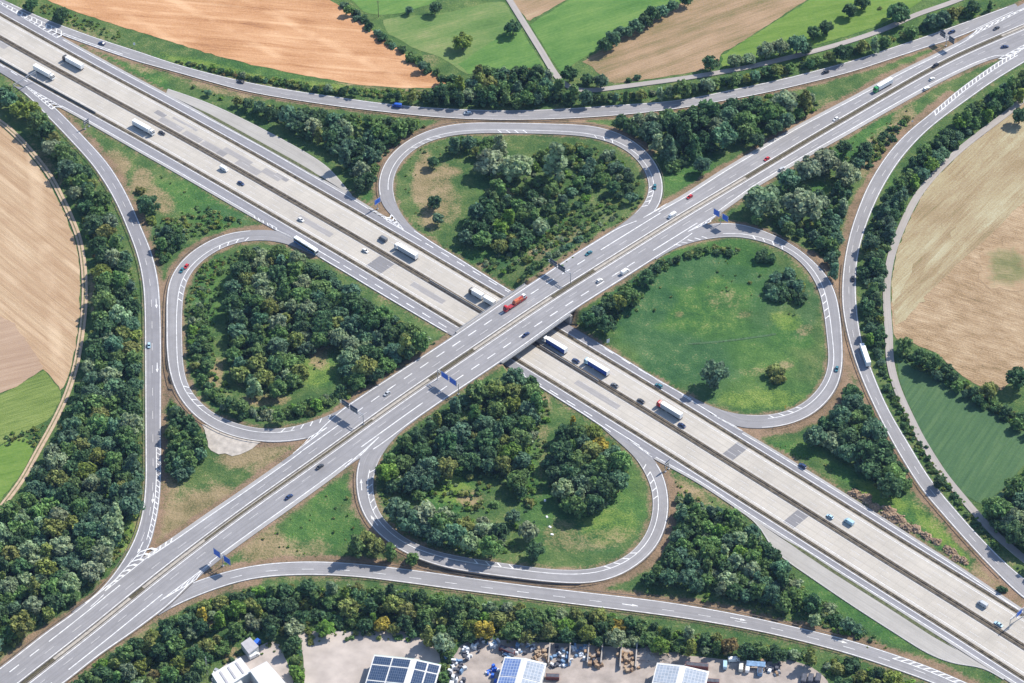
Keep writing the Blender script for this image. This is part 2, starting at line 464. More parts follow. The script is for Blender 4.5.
ramps['loop_right'] = pair_road(
    [(652, 250), (666, 241), (680, 232.5), (698, 226.2), (713.4, 223.4), (733, 223), (753.4, 227), (773.4, 234.5), (793.4, 245.4), (811.8, 259.5), (826.6, 275), (835.5, 292), (840, 313), (842.7, 342), (842.7, 365), (838.5, 384), (828.5, 400), (813.5, 413.4), (796.8, 422), (776.8, 427), (755, 428.3), (737, 426.6), (722, 420), (705, 411), (690, 402)],
    [(640, 270), (655, 260), (668, 252), (680, 246), (705, 239.2), (730, 236.5), (751.7, 238.9), (773.4, 245.7), (793.4, 256.4), (808.4, 271.4), (818.5, 289.7), (823.5, 311.4), (826.5, 335), (828.3, 361), (823.5, 379.5), (811.8, 395.4), (796.8, 406.4), (776.8, 413.3), (755, 415.2), (730, 412.5), (704, 403.2), (688, 394.5), (672, 384.5)],
    ramp_z(True, (712, 222)), sm=4)

# crossing road: left edge = north-west side, in the direction bottom-left -> top-right
B_NW = [(-60, 710), (0, 667.4), (48.4, 629.4), (75, 611), (105, 586), (150, 552), (170, 539.2), (203.4, 515.6), (236.7, 493.1), (270, 470), (302, 447), (320, 428), (340, 409.5), (361.7, 395), (390, 376.6), (423.4, 355), (448, 339), (480, 317.3), (510, 296.6), (543.4, 274.6), (576.8, 252), (620, 225.5), (640, 219), (660, 207.4), (680, 196.6), (721.7, 169.6), (763.4, 144.6), (796.8, 125.3), (850, 97.5), (891.7, 75), (933.4, 54.6), (962, 40), (985, 24), (1024, 3), (1090, -30)]
B_SE = [(-30, 752), (65, 683), (100, 655), (133.4, 632.4), (170, 605), (193, 582), (215, 563.2), (245, 541), (286.8, 511.4), (330, 480), (358, 458.5), (372, 452), (393, 437), (406.8, 426), (431.7, 408.6), (460, 389.4), (510, 355.8), (535, 338), (576.8, 308.3), (626.8, 276.8), (656.8, 257.5), (668, 250.5), (682, 242), (700, 229), (721.7, 212.6), (755, 188.4), (800, 161.6), (850, 133.4), (883.4, 114), (933.4, 86), (983.5, 62), (1010, 54), (1024, 62), (1090, 30)]


def edge_off(line, pts, main=True):
    p = survey_main(pts) if main else W(*np.array(pts).T)[:, :2]
    s, o = line.proj(p); i = np.argsort(s); return s[i], o[i]


bs = np.arange(0, LB.s[-1], 3.0); bc = LB.at(bs)
sN, oN = edge_off(LB, B_NW); sS, oS = edge_off(LB, B_SE)
zb = z_main(bc)
bN = np.interp(bs, sN, oN); bS = np.interp(bs, sS, oS)
k5 = np.ones(5) / 5
bN = np.convolve(np.pad(bN, 2, 'edge'), k5, 'valid'); bS = np.convolve(np.pad(bS, 2, 'edge'), k5, 'valid')
MEDH = 1.55
road_bn = Road(np.c_[LB.at(bs, bN), zb], np.c_[LB.at(bs, np.full(len(bs), MEDH)), zb])
road_bs = Road(np.c_[LB.at(bs, np.full(len(bs), -MEDH)), zb], np.c_[LB.at(bs, bS), zb])
road_bm = Road(np.c_[LB.at(bs, np.full(len(bs), MEDH)), zb], np.c_[LB.at(bs, np.full(len(bs), -MEDH)), zb])

# concrete motorway; line runs top-left -> bottom-right, left offset = north-east side
A_NE = [(-60, -25), (0, 4), (30, 20), (59.2, 35), (93.4, 54), (130, 74), (166, 93), (206.7, 115), (265, 146), (327, 181.5), (351, 195), (372, 208), (390, 219.5), (411.7, 227.5), (432, 242), (456.7, 256.5), (478, 270), (510, 290), (598.4, 342.5), (626.8, 359.8), (660, 380.4), (680, 391.6), (690, 397), (703, 405.5), (722, 418), (740, 429.5), (762, 442), (783, 454.8), (803, 467), (825, 480.8), (850, 496.3), (883.4, 517.4), (916.8, 539), (955, 563), (993.5, 589), (1020, 607), (1090, 652)]
A_SW = [(-60, 38), (0, 72), (30, 91), (56.7, 105.8), (73, 114.3), (93.4, 126), (116.8, 139.4), (141.8, 153.8), (170, 169.6), (203.4, 188.9), (236.7, 208.3), (270, 227.4), (296, 241), (318, 257), (340, 269.6), (365, 284.7), (390, 299.6), (423.4, 319.3), (448.4, 334), (510, 367.5), (531.7, 382), (560, 400), (590, 418.6), (601, 426.8), (613, 434.6), (632, 446.5), (650, 457), (672, 468.5), (700, 484), (725, 501), (746.7, 515.5), (781.8, 537.5), (830, 568), (850, 581), (891.7, 607), (933.4, 633), (960, 650), (1000, 676), (1090, 734)]
as_ = np.arange(0, LA.s[-1], 3.0); ac = LA.at(as_)
aN = np.interp(as_, *edge_off(LA, A_NE, False)); aS = np.interp(as_, *edge_off(LA, A_SW, False))
k9 = np.ones(7) / 7
aN = np.convolve(np.pad(aN, 3, 'edge'), k9, 'valid'); aS = np.convolve(np.pad(aS, 3, 'edge'), k9, 'valid')
AO = dict(m=1.6, c=15.2, s=17.6)   # offsets: median half, concrete outer, collector inner
one = np.ones(len(as_)); z0 = np.zeros(len(as_))
mk = lambda o1, o2: Road(np.c_[LA.at(as_, o1 * one), z0], np.c_[LA.at(as_, o2 * one), z0])
road_an = mk(AO['c'], AO['m']); road_as = mk(-AO['m'], -AO['c'])
road_am = mk(AO['m'], -AO['m']); strip_n = mk(AO['s'], AO['c']); strip_s = mk(-AO['c'], -AO['s'])
col_n = mk(aN, AO['s']); col_s = mk(-AO['s'], aS)
if __name__ == '__main__':
    print('A offsets', aN[::20].round(1), aS[::20].round(1)); print('B offs', bN[::20].round(1), bS[::20].round(1))
    print({k: v.w[::12].round(1) for k, v in ramps.items()})
    print('angles', LA.t[60], LB.t[60])

# lay-bys beside the collectors
lay_n = pair_road([(160, 86), (190, 96), (212.5, 104.5), (233.4, 114), (270, 132.4), (311.8, 155.7), (328.5, 167.4), (340, 180), (352, 195)],
                  [(166, 93.5), (191, 105.5), (206.7, 114), (235, 129), (265, 145), (300, 164.5), (326, 179.5), (340, 188.5), (352, 196.5)], sm=3)
lay_s = pair_road([(735, 507), (758, 522.5), (781.8, 538.5), (806, 554), (830, 569), (860, 588), (891.7, 608), (933.4, 634), (960, 651), (1004, 678.5)],
                  [(733, 507), (750, 518), (762, 531), (770, 545), (783.4, 558.5), (805.5, 574), (850.5, 604.6), (893, 632), (930.5, 655), (955.5, 664), (983, 668), (1004, 680)], sm=3)
# country lanes
def lane_road(pts, w, ext=(0, 0)):
    p = smooth(resample(extend(spline(W(*np.array(pts, float).T)[:, :2]), *ext), 3.0), 4); l = Line2(p); z = np.zeros(len(p))
    return Road(np.c_[p + l.n * w / 2, z], np.c_[p - l.n * w / 2, z])

S_RIGHT = [(1060, 69), (1024, 99), (1006.8, 113.5), (983.5, 131), (958.4, 151), (933.4, 175.5), (916.8, 197), (901.8, 227), (891.5, 255), (887, 283), (887, 308), (889, 335), (890, 360), (896.7, 387), (908.4, 413.7), (920, 437), (931.7, 456.5), (943.4, 474.4), (960, 494.8), (976.8, 514.4), (996.8, 535.5), (1018.5, 554), (1060, 588)]
S_TOP = [(497, -20), (511.7, 3.3), (526.7, 27.5), (541.7, 51.7), (556, 75), (566, 85.5), (578, 90), (592, 90.3), (610, 88.2), (643.4, 83.8), (680, 78.8), (718.4, 72.6), (751.7, 66.3), (783.4, 58.8), (816.8, 50.4), (850, 40.9), (883.4, 29.5), (916.8, 14.5), (950, 3), (990, -14), (1040, -40)]
S_LEFT = [(-40, 100), (0, 121.5), (16.7, 135.7), (33.4, 154), (50, 175.7), (61.7, 197.4), (71.7, 219), (78.8, 238), (83.2, 261.4), (84.8, 286.4), (84, 311.4), (81, 337), (75.5, 367), (67, 393.7), (55, 420), (36.7, 453), (21.7, 480), (0, 508.5), (-40, 556)]
lane_right = lane_road(S_RIGHT, 4.2, (60, 90)); lane_top = lane_road(S_TOP, 4.0, (110, 60)); track = lane_road(S_LEFT, 3.2, (90, 90))
# ------------------------------------------------------------------ terrain
G0X, G0Y, GS = -430.0, -370.0, 2.5
GNX, GNY = 345, 330
gx = G0X + np.arange(GNX) * GS; gy = G0Y + np.arange(GNY) * GS
GX, GY = np.meshgrid(gx, gy)
Hh = np.zeros((GNY, GNX)); fixed = np.zeros((GNY, GNX), bool); prio = np.zeros((GNY, GNX))
dist_paved = np.full((GNY, GNX), 99.0)


def stamp(road, margin, skip=None):
    n2 = int(road.len / 1.1) + 2; s2 = np.linspace(0, road.len, n2); f2 = lambda a: np.stack([np.interp(s2, road.s, a[:, k]) for k in range(3)], -1)
    if skip is not None: skip = np.interp(s2, road.s, skip.astype(float)) > .5
    road = Road(f2(road.L), f2(road.R)); pts = []
    for i in range(n2):
        if skip is not None and skip[i]: continue
        n = max(2, int(road.w[i] / 1.5)); u = road.R[i] - road.L[i]; un = u / max(road.w[i], .1)
        a = road.L[i] - un * margin; b = road.R[i] + un * margin
        m = max(2, int(np.linalg.norm(b - a) / 1.2))
        pts.append(a + (b - a) * np.linspace(0, 1, m)[:, None])
    p = np.concatenate(pts); ix = np.round((p[:, 0] - G0X) / GS).astype(int); iy = np.round((p[:, 1] - G0Y) / GS).astype(int)
    ok = (ix >= 0) & (ix < GNX) & (iy >= 0) & (iy < GNY); ix, iy, z = ix[ok], iy[ok], p[ok, 2]
    if not hasattr(stamp, 'low'): stamp.low = np.full((GNY, GNX), 1e9)
    np.minimum.at(stamp.low, (iy, ix), z); fixed[iy, ix] = True


under = np.abs(LA.proj(bc)[1]) < 27.5          # the stretch of the crossing road that is bridge
for r in (road_bn, road_bs): stamp(r, 3.2, under)
for k, r in ramps.items():
    stamp(r, 3.2)
for r in (road_an, road_as, strip_n, strip_s, col_n, col_s, road_am): stamp(r, 2.8)
for r in (lay_n, lay_s, lane_right, lane_top, track): stamp(r, 1.5)
Hh = np.where(fixed, stamp.low - 0.34, 0.0)
ks = 4 + (GS / 17.0) ** 2
free = ~fixed; free[[0, -1], :] = False; free[:, [0, -1]] = False
for _ in range(500):
    q = (np.roll(Hh, 1, 0) + np.roll(Hh, -1, 0) + np.roll(Hh, 1, 1) + np.roll(Hh, -1, 1)) / ks
    Hh = np.where(free, q, Hh)
# gentle unevenness away from the roads
bump = 0.0
for a, b, c, d, e in ((.021, .034, .3, 1.1, .22), (.055, -.041, 1.7, .4, .12), (-.09, .11, 2.2, 2.9, .06)):
    bump = bump + e * np.sin(a * GX + b * GY + c) * np.cos(b * GX - a * GY + d)
near = fixed.astype(float)
for _ in range(6): near = np.maximum.reduce([near, np.roll(near, 1, 0) - .16, np.roll(near, -1, 0) - .16, np.roll(near, 1, 1) - .16, np.roll(near, -1, 1) - .16])
Hh = np.where(fixed, Hh, Hh + (0.5 * bump - 0.02) * np.clip(1 - near, 0, 1))


def hz(x, y):
    """terrain height"""
    fx = np.clip((np.asarray(x, float) - G0X) / GS, 0, GNX - 1.001); fy = np.clip((np.asarray(y, float) - G0Y) / GS, 0, GNY - 1.001)
    ix = fx.astype(int); iy = fy.astype(int); u = fx - ix; v = fy - iy
    return (Hh[iy, ix] * (1 - u) + Hh[iy, ix + 1] * u) * (1 - v) + (Hh[iy + 1, ix] * (1 - u) + Hh[iy + 1, ix + 1] * u) * v


def G(px, py, up=0.0):
    """survey onto the terrain; the photographed point stands `up` metres above it. Returns the foot point"""
    p = W(px, py, up)
    for _ in range(5): p = W(px, py, hz(p[..., 0], p[..., 1]) + up)
    p = p.copy(); p[..., 2] = hz(p[..., 0], p[..., 1])
    return p


def inside(poly, x, y):
    poly = np.asarray(poly, float); x = np.asarray(x); y = np.asarray(y); r = np.zeros(x.shape, bool); j = len(poly) - 1
    for i in range(len(poly)):
        a, b = poly[i], poly[j]
        c = ((a[1] > y) != (b[1] > y)) & (x < (b[0] - a[0]) * (y - a[1]) / (b[1] - a[1] + 1e-12) + a[0]); r ^= c; j = i
    return r


# ---- distance of every grid point from the paved edges
samples = []
for r in list(ramps.values()) + [road_bn, road_bs, col_n, col_s, road_an, road_as, lay_n, lay_s]:
    u = (r.R - r.L)
    for t in np.linspace(0, 1, 5): samples.append((r.L + u * t)[:, :2])
allp = np.concatenate(samples)
kd = kdtree.KDTree(len(allp))
for i, p in enumerate(allp): kd.insert((p[0], p[1], 0), i)
kd.balance()


def dist_road(p):
    return np.array([kd.find((a[0], a[1], 0))[2] for a in np.atleast_2d(p)])


# ground cover: three weights per grid point, painted from the survey
PXY, _ = to_px(np.stack([GX, GY, Hh], -1)); PX, PY = PXY[..., 0], PXY[..., 1]
nz = lambda a, b, s: np.sin(GX * a + GY * b + s)
rough = (nz(.11, .07, 1) + nz(-.05, .16, 2) + nz(.23, -.19, .5) + nz(.31, .27, 3)) / 4
dry = np.zeros_like(GX); soil = np.zeros_like(GX); lush = np.zeros_like(GX)
def blob(arr, x, y, rx, ry, v, rot=0.0):
    c, s = math.cos(rot), math.sin(rot); dx = PX - x; dy = PY - y
    u = (dx * c + dy * s) / rx; w = (-dx * s + dy * c) / ry
    g = np.clip(1.25 - np.sqrt(u * u + w * w) + 0.25 * rough, 0, 1); g = np.minimum(1, g * 2.2) * v
    np.maximum(arr, g, out=arr)
# bare or dry soil beside the carriageways (outer side of the loops, gores, cutting edges)
def verge(road, side, w, v=1.0, s0=0.0, s1=1.0):
    i0, i1 = int(s0 * (len(road.s) - 1)), int(s1 * (len(road.s) - 1)) + 1
    e = (road.L if side == 'L' else road.R)[i0:i1]; u = (road.L - road.R)[i0:i1]; u = u / np.linalg.norm(u, axis=1, keepdims=True) * (1 if side == 'L' else -1)
    t = kdtree.KDTree(len(e))
    for i, q in enumerate(e): t.insert((q[0], q[1], 0), i)
    t.balance()
    lo = e[:, :2].min(0) - w * 2; hi = e[:, :2].max(0) + w * 2
    m = (GX > lo[0]) & (GX < hi[0]) & (GY > lo[1]) & (GY < hi[1])
    for iy, ix in zip(*np.where(m)):
        co, i, d = t.find((GX[iy, ix], GY[iy, ix], 0))
        if d < w * 1.6:
            g = v * (1 - float(sstep(w * .6, w * 1.35, d + rough[iy, ix] * w * .35)))
            soil[iy, ix] = max(soil[iy, ix], g)
R_ = ramps
verge(R_['loop_top'], 'L', 5.0, 1, .05, .72); verge(R_['loop_top'], 'R', 2.2, .7)
verge(R_['loop_left'], 'L', 4.2, 1); verge(R_['loop_left'], 'R', 2.6, .75)
verge(R_['loop_bottom'], 'L', 5.5, 1, .1, .55); verge(R_['loop_bottom'], 'L', 3.5, 1, .5, 1); verge(R_['loop_bottom'], 'R', 2.6, .6)
verge(R_['loop_right'], 'L', 6.5, 1, .35, 1); verge(R_['loop_right'], 'L', 2.5, 1); verge(R_['loop_right'], 'R', 2.2, .65)
verge(R_['left'], 'L', 4.0, .8); verge(R_['left'], 'R', 1.6, .5)
verge(R_['top'], 'R', 3.0, .9); verge(R_['top'], 'L', 1.6, .4)
verge(R_['bottom'], 'L', 4.5, 1); verge(R_['bottom'], 'R', 3.0, .5); verge(R_['bottom'], 'R', 4.5, .8, 0, .12)
verge(R_['right'], 'L', 4.5, 1, 0, .86); verge(R_['right'], 'R', 1.4, .3)
verge(road_bn, 'L', 4.0, .9); verge(road_bs, 'R', 2.8, .75)
verge(col_n, 'L', 2.6, .75); verge(col_s, 'R', 2.2, .5)
# broad patches
D_ = [(112, 170, 20, 16, 1, .9), (158, 200, 22, 10, .7, .7), (140, 180, 10, 14, .8, .5), (185, 525, 55, 28, .95, -.6), (165, 500, 14, 40, .8, 0), (250, 452, 30, 14, .9, -.4), (270, 460, 24, 10, .8, -.6),
      (434, 195, 20, 32, .72, 0), (422, 180, 10, 26, .95, .1), (440, 172, 20, 5, .7, 0), (450, 205, 12, 20, .4, 0), (500, 195, 14, 10, .6, 0), (540, 255, 12, 8, .7, 0), (560, 240, 40, 7, .45, -.5), (487, 265, 10, 4, 1, 0),
      (262, 545, 22, 26, .8, -.5), (300, 548, 30, 10, .5, 0), (240, 365, 8, 16, .8, .3), (318, 357, 10, 12, .75, 0), (213, 380, 8, 20, .8, .3), (265, 400, 22, 6, .7, 0), (240, 300, 6, 30, .4, 0),
      (725, 300, 20, 10, .28, .2), (745, 314, 8, 4, .5, 0), (680, 315, 5, 4, .6, 0), (785, 365, 10, 5, .5, 0), (758, 372, 18, 5, .35, 0), (805, 330, 8, 6, .5, 0), (600, 540, 40, 10, .4, -.2), (560, 535, 20, 16, .45, 0),
      (545, 430, 5, 60, .4, .1), (470, 498, 14, 10, .65, 0), (548, 385, 14, 10, .5, .5), (540, 400, 8, 6, .8, 0),
      (690, 492, 20, 8, .8, .5), (640, 110, 40, 5, .5, 0), (830, 105, 50, 8, .3, -.4), (900, 130, 12, 30, .7, .5), (870, 155, 10, 24, .6, .5), (905, 75, 50, 6, .45, -.55), (960, 650, 70, 7, .7, .45), (880, 650, 30, 6, .6, .4),
      (905, 610, 40, 5, .4, .6), (220, 90, 40, 4, .7, .25), (130, 62, 26, 5, .5, .45), (90, 36, 40, 8, .35, .4), (250, 82, 60, 5, .4, .12), (390, 88, 50, 4, .5, .1),
      (950, 525, 46, 10, .35, .7), (1000, 585, 26, 18, .9, .6), (985, 570, 14, 10, .8, .6), (95, 205, 4, 30, .5, -.2), (48, 165, 30, 4, .6, .95), (92, 290, 5, 26, .7, 0), (40, 475, 4, 20, .5, .5),
      (130, 640, 60, 4, .4, -.55), (215, 620, 50, 5, .6, -.4), (300, 590, 30, 4, .3, 0), (230, 655, 10, 8, .8, 0), (430, 60, 8, 6, .4, 0), (625, 78, 20, 5, .5, -.15)]
for x, y, rx, ry, v, r in D_: blob(dry, x, y, rx, ry, v, r)
L_ = [(660, 300, 55, 55, 1, 0), (720, 280, 60, 40, .9, 0), (790, 335, 24, 14, 1, .4), (720, 350, 90, 40, .75, 0), (770, 395, 60, 20, .6, 0), (790, 330, 20, 14, 1, .3), (600, 510, 50, 40, .8, 0), (540, 500, 20, 60, .6, 0), (450, 490, 30, 22, 1, 0), (520, 400, 8, 60, .6, 0),
      (520, 240, 60, 20, .7, -.4), (490, 185, 14, 30, .6, 0), (140, 75, 40, 9, .9, .5), (200, 205, 45, 18, .8, .4), (880, 130, 55, 12, .8, -.55), (840, 110, 80, 9, .8, -.5), (760, 160, 40, 12, .8, -.4), (690, 175, 30, 14, .8, -.4), (825, 195, 20, 16, 1, 0), (870, 490, 60, 8, .9, .6), (930, 530, 50, 10, .9, .75), (800, 450, 40, 8, .9, .1),
      (860, 610, 60, 14, .8, .6), (820, 595, 30, 30, .6, 0), (320, 530, 40, 22, .8, 0), (330, 500, 26, 12, .7, -.5), (222, 290, 8, 40, .5, 0), (205, 300, 12, 60, .8, .1), (320, 370, 18, 20, .7, 0), (700, 30, 400, 40, .4, 0), (380, 201, 16, 10, .9, 0), (240, 68, 120, 7, .6, .1),
      (890, 240, 6, 120, .6, 0), (110, 530, 20, 60, .5, .4), (205, 400, 16, 50, .6, -.4)]
for x, y, rx, ry, v, r in L_: blob(lush, x, y, rx, ry, v, r)
sedge = np.zeros_like(GX); fresh = np.zeros_like(GX)
for x, y, rx, ry, v, r in [(640, 300, 32, 34, 1, .3), (690, 270, 40, 16, .9, -.2), (690, 360, 50, 26, .9, .3), (770, 300, 20, 40, .6, .3), (740, 275, 34, 10, .7, .2), (660, 345, 40, 18, .9, .4), (810, 300, 12, 40, .6, .3), (700, 395, 20, 8, .6, .3), (520, 430, 10, 50, .6, .1), (600, 540, 26, 14, .5, 0), (200, 320, 10, 60, .5, 0), (160, 235, 16, 20, .6, 0), (500, 262, 18, 10, .7, 0), (225, 215, 26, 8, .6, .3)]: blob(sedge, x, y, rx, ry, v, r)
for x, y, rx, ry, v, r in [(785, 320, 18, 9, .62, .35), (722, 278, 14, 5, .25, 0), (455, 490, 20, 14, .8, .2), (700, 318, 40, 14, .2, .2), (760, 400, 40, 10, .6, 0), (128, 535, 9, 24, .8, .6), (880, 495, 30, 8, .8, .5), (940, 535, 40, 8, .7, .8), (315, 370, 16, 16, .6, 0), (610, 525, 30, 20, .5, 0), (222, 70, 60, 5, .7, .25), (320, 86, 50, 4, .7, .1), (835, 195, 14, 18, .5, 0)]: blob(fresh, x, y, rx, ry, v, r)

xx = GX.ravel(); yy = GY.ravel(); V = np.stack([xx, yy, Hh.ravel()], -1)
idx = np.arange(GNX * GNY).reshape(GNY, GNX)
Fq = np.stack([idx[:-1, :-1].ravel(), idx[:-1, 1:].ravel(), idx[1:, 1:].ravel(), idx[1:, :-1].ravel()], -1)
# the sheet runs on to the horizon: a wide outer ring joined to the border of the detailed part
bord = np.r_[idx[0, :-1], idx[:-1, -1], idx[-1, :0:-1], idx[:0:-1, 0]]
n0 = len(V); nb = len(bord); cur = bord; extraF = []
for k in (1.25, 1.8, 3.5, 9, 40):
    q = V[bord] * [k, k, 1]; V = np.vstack([V, q]); new = np.arange(nb) + len(V) - nb
    extraF.append(np.stack([cur, new, np.roll(new, -1), np.roll(cur, -1)], -1)); cur = new
Fall = np.concatenate([Fq] + extraF)
gm, nt, b = new_mat('grassland'); k = NB(nt); v = k.pos()
n1 = k.noise(v, 0.022, 5); n2 = k.noise(v, 0.12, 5, 0.6); n3 = k.noise(v, 0.9, 4, 0.65); n4 = k.noise(v, 3.0, 3, 0.6)
f = k.math('ADD', k.math('ADD', k.math('MULTIPLY', n1, .24), k.math('MULTIPLY', n2, .34)), k.math('ADD', k.math('MULTIPLY', n3, .28), k.math('MULTIPLY', n4, .14)))
base = k.ramp(f, [(0.36, (0.022, 0.066, 0.024)), (0.46, (0.056, 0.114, 0.036)), (0.55, (0.112, 0.165, 0.054)), (0.64, (0.225, 0.222, 0.100))])
lushc = k.ramp(f, [(0.37, (0.022, 0.078, 0.026)), (0.5, (0.062, 0.145, 0.038)), (0.63, (0.140, 0.230, 0.060))])
dryc = k.ramp(f, [(0.34, (0.115, 0.110, 0.048)), (0.46, (0.235, 0.185, 0.095)), (0.60, (0.37, 0.275, 0.165))])
soilc = k.ramp(f, [(0.36, (0.105, 0.085, 0.048)), (0.5, (0.245, 0.165, 0.108)), (0.64, (0.35, 0.235, 0.165))])
def edge(att):  # break the soft painted weight up with noise
    nn_ = k.math('ADD', k.math('ADD', k.math('MULTIPLY', n3, .48), k.math('MULTIPLY', n2, .34)), k.math('MULTIPLY', n4, .22))
    return k.mapr(k.math('ADD', k.attr(att), k.math('MULTIPLY', k.math('SUBTRACT', nn_, 0.52), 3.0)), 0.22, 0.80)
c = k.mix(edge('lush'), base, lushc); c = k.mix(k.math('MULTIPLY', edge('sedge'), .85), c, k.ramp(f, [(0.37, (0.018, 0.066, 0.030)), (0.5, (0.048, 0.118, 0.046)), (0.62, (0.100, 0.180, 0.074))])); c = k.mix(k.math('MULTIPLY', edge('fresh'), .8), c, k.ramp(f, [(0.36, (0.10, 0.17, 0.032)), (0.5, (0.175, 0.255, 0.05)), (0.64, (0.26, 0.31, 0.085))])); c = k.mix(k.math('MULTIPLY', edge('dry'), 0.9), c, dryc); c = k.mix(k.math('MULTIPLY', edge('soil'), 0.92), c, soilc)
k.link(c, b.inputs['Base Color']); b.inputs['Roughness'].default_value = 1.0; b.inputs['Specular IOR Level'].default_value = 0.1
bp = k.node('ShaderNodeBump'); bp.inputs['Strength'].default_value = 0.9; bp.inputs['Distance'].default_value = 0.9
k.link(k.math('ADD', k.math('MULTIPLY', n3, 0.7), k.math('MULTIPLY', n4, 0.5)), bp.inputs['Height']); k.link(bp.outputs['Normal'], b.inputs['Normal'])
M['grass'] = gm
gme = np_mesh('ground', V, Fall, gm, True)
for nme, arr in (('dry', dry), ('soil', soil), ('lush', lush), ('sedge', sedge), ('fresh', fresh)):
    at = gme.attributes.new(nme, 'FLOAT', 'POINT'); full = np.zeros(len(V), np.float32); full[:n0] = arr.ravel(); at.data.foreach_set('value', full)
tag(add('ground', gme), kind='structure')


# ------------------------------------------------------------------ fields
def field_mat(name, cols, ang, stretch=(0.02, 0.5), fine=1.5, tram=0.0, bumpy=0.4, curve=0.0, blend=None, light=0.0):
    m, nt, b = new_mat(name); k = NB(nt); r = math.radians(ang)
    vs = k.pos(r, (stretch[0], stretch[1], 1)); v = k.pos(); va = k.pos(r)
    a = k.noise(vs, 1.0, 5, 0.6, curve); bb = k.noise(v, 0.03, 4); c = k.noise(v, fine, 4, 0.65); d = k.noise(k.pos(r, (0.06, 1.6, 1)), 1.0, 3)
    f = k.math('ADD', k.math('ADD', k.math('MULTIPLY', a, .38), k.math('MULTIPLY', bb, .22)), k.math('ADD', k.math('MULTIPLY', c, .18), k.math('MULTIPLY', d, .22)))
    n = len(cols); col = k.ramp(f, [(0.36 + 0.28 * i / (n - 1), q) for i, q in enumerate(cols)])
    if blend:
        n_ = len(blend); g = k.math('ADD', k.attr('inner'), k.math('MULTIPLY', k.math('SUBTRACT', k.math('ADD', k.math('MULTIPLY', a, .6), k.math('MULTIPLY', c, .4)), .5), 2.2)); col = k.mix(k.mapr(g, .3, .8), k.ramp(f, [(0.36 + 0.28 * i / (n_ - 1), q) for i, q in enumerate(blend)]), col)
    if tram:
        w = k.node('ShaderNodeTexWave'); w.wave_type = 'BANDS'; w.bands_direction = 'Y'; w.wave_profile = 'SIN'
        w.inputs['Scale'].default_value = 1.0 / tram; w.inputs['Distortion'].default_value = 1.2; w.inputs['Detail'].default_value = 2; w.inputs['Detail Scale'].default_value = 0.15
        k.link(va, w.inputs['Vector']); col = k.mix(k.mapr(w.outputs['Fac'], 0.6, 1.0, 0, 0.22), col, tuple(x * 0.72 for x in cols[0]))
    if light:
        for da, sp in ((0.0, light), (0.55, light * 2.3)):
            w2 = k.node('ShaderNodeTexWave'); w2.wave_type = 'BANDS'; w2.bands_direction = 'Y'; w2.inputs['Scale'].default_value = 0.314 / sp; w2.inputs['Distortion'].default_value = 1.6; w2.inputs['Detail'].default_value = 2; w2.inputs['Detail Scale'].default_value = 0.1
            k.link(k.pos(r + da), w2.inputs['Vector']); col = k.mix(k.math('MULTIPLY', k.mapr(w2.outputs['Fac'], 0.86, 0.99, 0, 0.42), k.mapr(bb, .4, .6)), col, tuple(min(.8, x * 1.12) for x in cols[-1]))
    k.link(col, b.inputs['Base Color']); b.inputs['Roughness'].default_value = 1.0; b.inputs['Specular IOR Level'].default_value = 0.1
    bp = k.node('ShaderNodeBump'); bp.inputs['Strength'].default_value = bumpy; bp.inputs['Distance'].default_value = 0.4
    k.link(k.math('ADD', c, d), bp.inputs['Height']); k.link(bp.outputs['Normal'], b.inputs['Normal'])
    return m


def clean(px):
    return [tuple(p) for p in px]


def field(name, poly, mat, dz=0.10, jag=0.5, step=9.0, r0=2.5):
    p = W(*np.array(poly, float).T)[:, :2]; p = np.vstack([p, p[:1]]); q = resample(p, 4.0)[:-1]
    q = q + rng.normal(0, jag, q.shape) * 0.6
    lo, hi = q.min(0), q.max(0); X, Y = np.meshgrid(np.arange(lo[0], hi[0], step), np.arange(lo[1], hi[1], step))
    X = X.ravel() + rng.uniform(-1, 1, X.size); Y = Y.ravel() + rng.uniform(-1, 1, Y.size); m = inside(q, X, Y); n = len(q)
    vs, es, fs, *_ = delaunay_2d_cdt([Vector(a) for a in q] + [Vector((a, b)) for a, b in zip(X[m], Y[m])], [(i, (i + 1) % n) for i in range(n)], [], 1, 1e-4)
    vv = np.array([(a.x, a.y) for a in vs]); z = hz(vv[:, 0], vv[:, 1]) + dz
    F = np.array([f for f in fs if len(f) == 3]); a = vv[F[:, 1]] - vv[F[:, 0]]; c = vv[F[:, 2]] - vv[F[:, 0]]
    flip = (a[:, 0] * c[:, 1] - a[:, 1] * c[:, 0]) < 0; F[flip] = F[flip][:, ::-1]
    me = np_mesh(name, np.c_[vv, z], F, mat, True); at = me.attributes.new('inner', 'FLOAT', 'POINT')
    at.data.foreach_set('value', np.array([min(1.0, float(np.min(np.hypot(q[:, 0] - a_, q[:, 1] - b_))) / 11.0) for a_, b_ in vv], np.float32))
    return tag(add(name, me), kind='structure')
S = lambda *c: lin(c)
M['stubble'] = field_mat('stubble', [(0.25, 0.120, 0.058), (0.40, 0.210, 0.100), (0.49, 0.280, 0.148), (0.58, 0.38, 0.225)], 9, (0.016, 0.17), 0.7, 0, 0.5, 0.7, None, 13.0)
M['tan'] = field_mat('ploughed_tan', [(0.28, 0.18, 0.10), (0.355, 0.24, 0.145), (0.41, 0.295, 0.185), (0.50, 0.38, 0.255)], 47, (0.012, 0.16), 0.9, 14.0, 0.5, 0.6, None, 16.0)
M['tan2'] = field_mat('ploughed_brown', [(0.27, 0.18, 0.12), (0.34, 0.24, 0.165), (0.42, 0.31, 0.22)], -20, (0.02, 0.3), 1.6, 0, 0.4)
M['crop'] = field_mat('crop_green', [(0.075, 0.125, 0.030), (0.15, 0.205, 0.055), (0.235, 0.28, 0.09)], -25, (0.06, 0.5), 1.3, 0, 0.9)
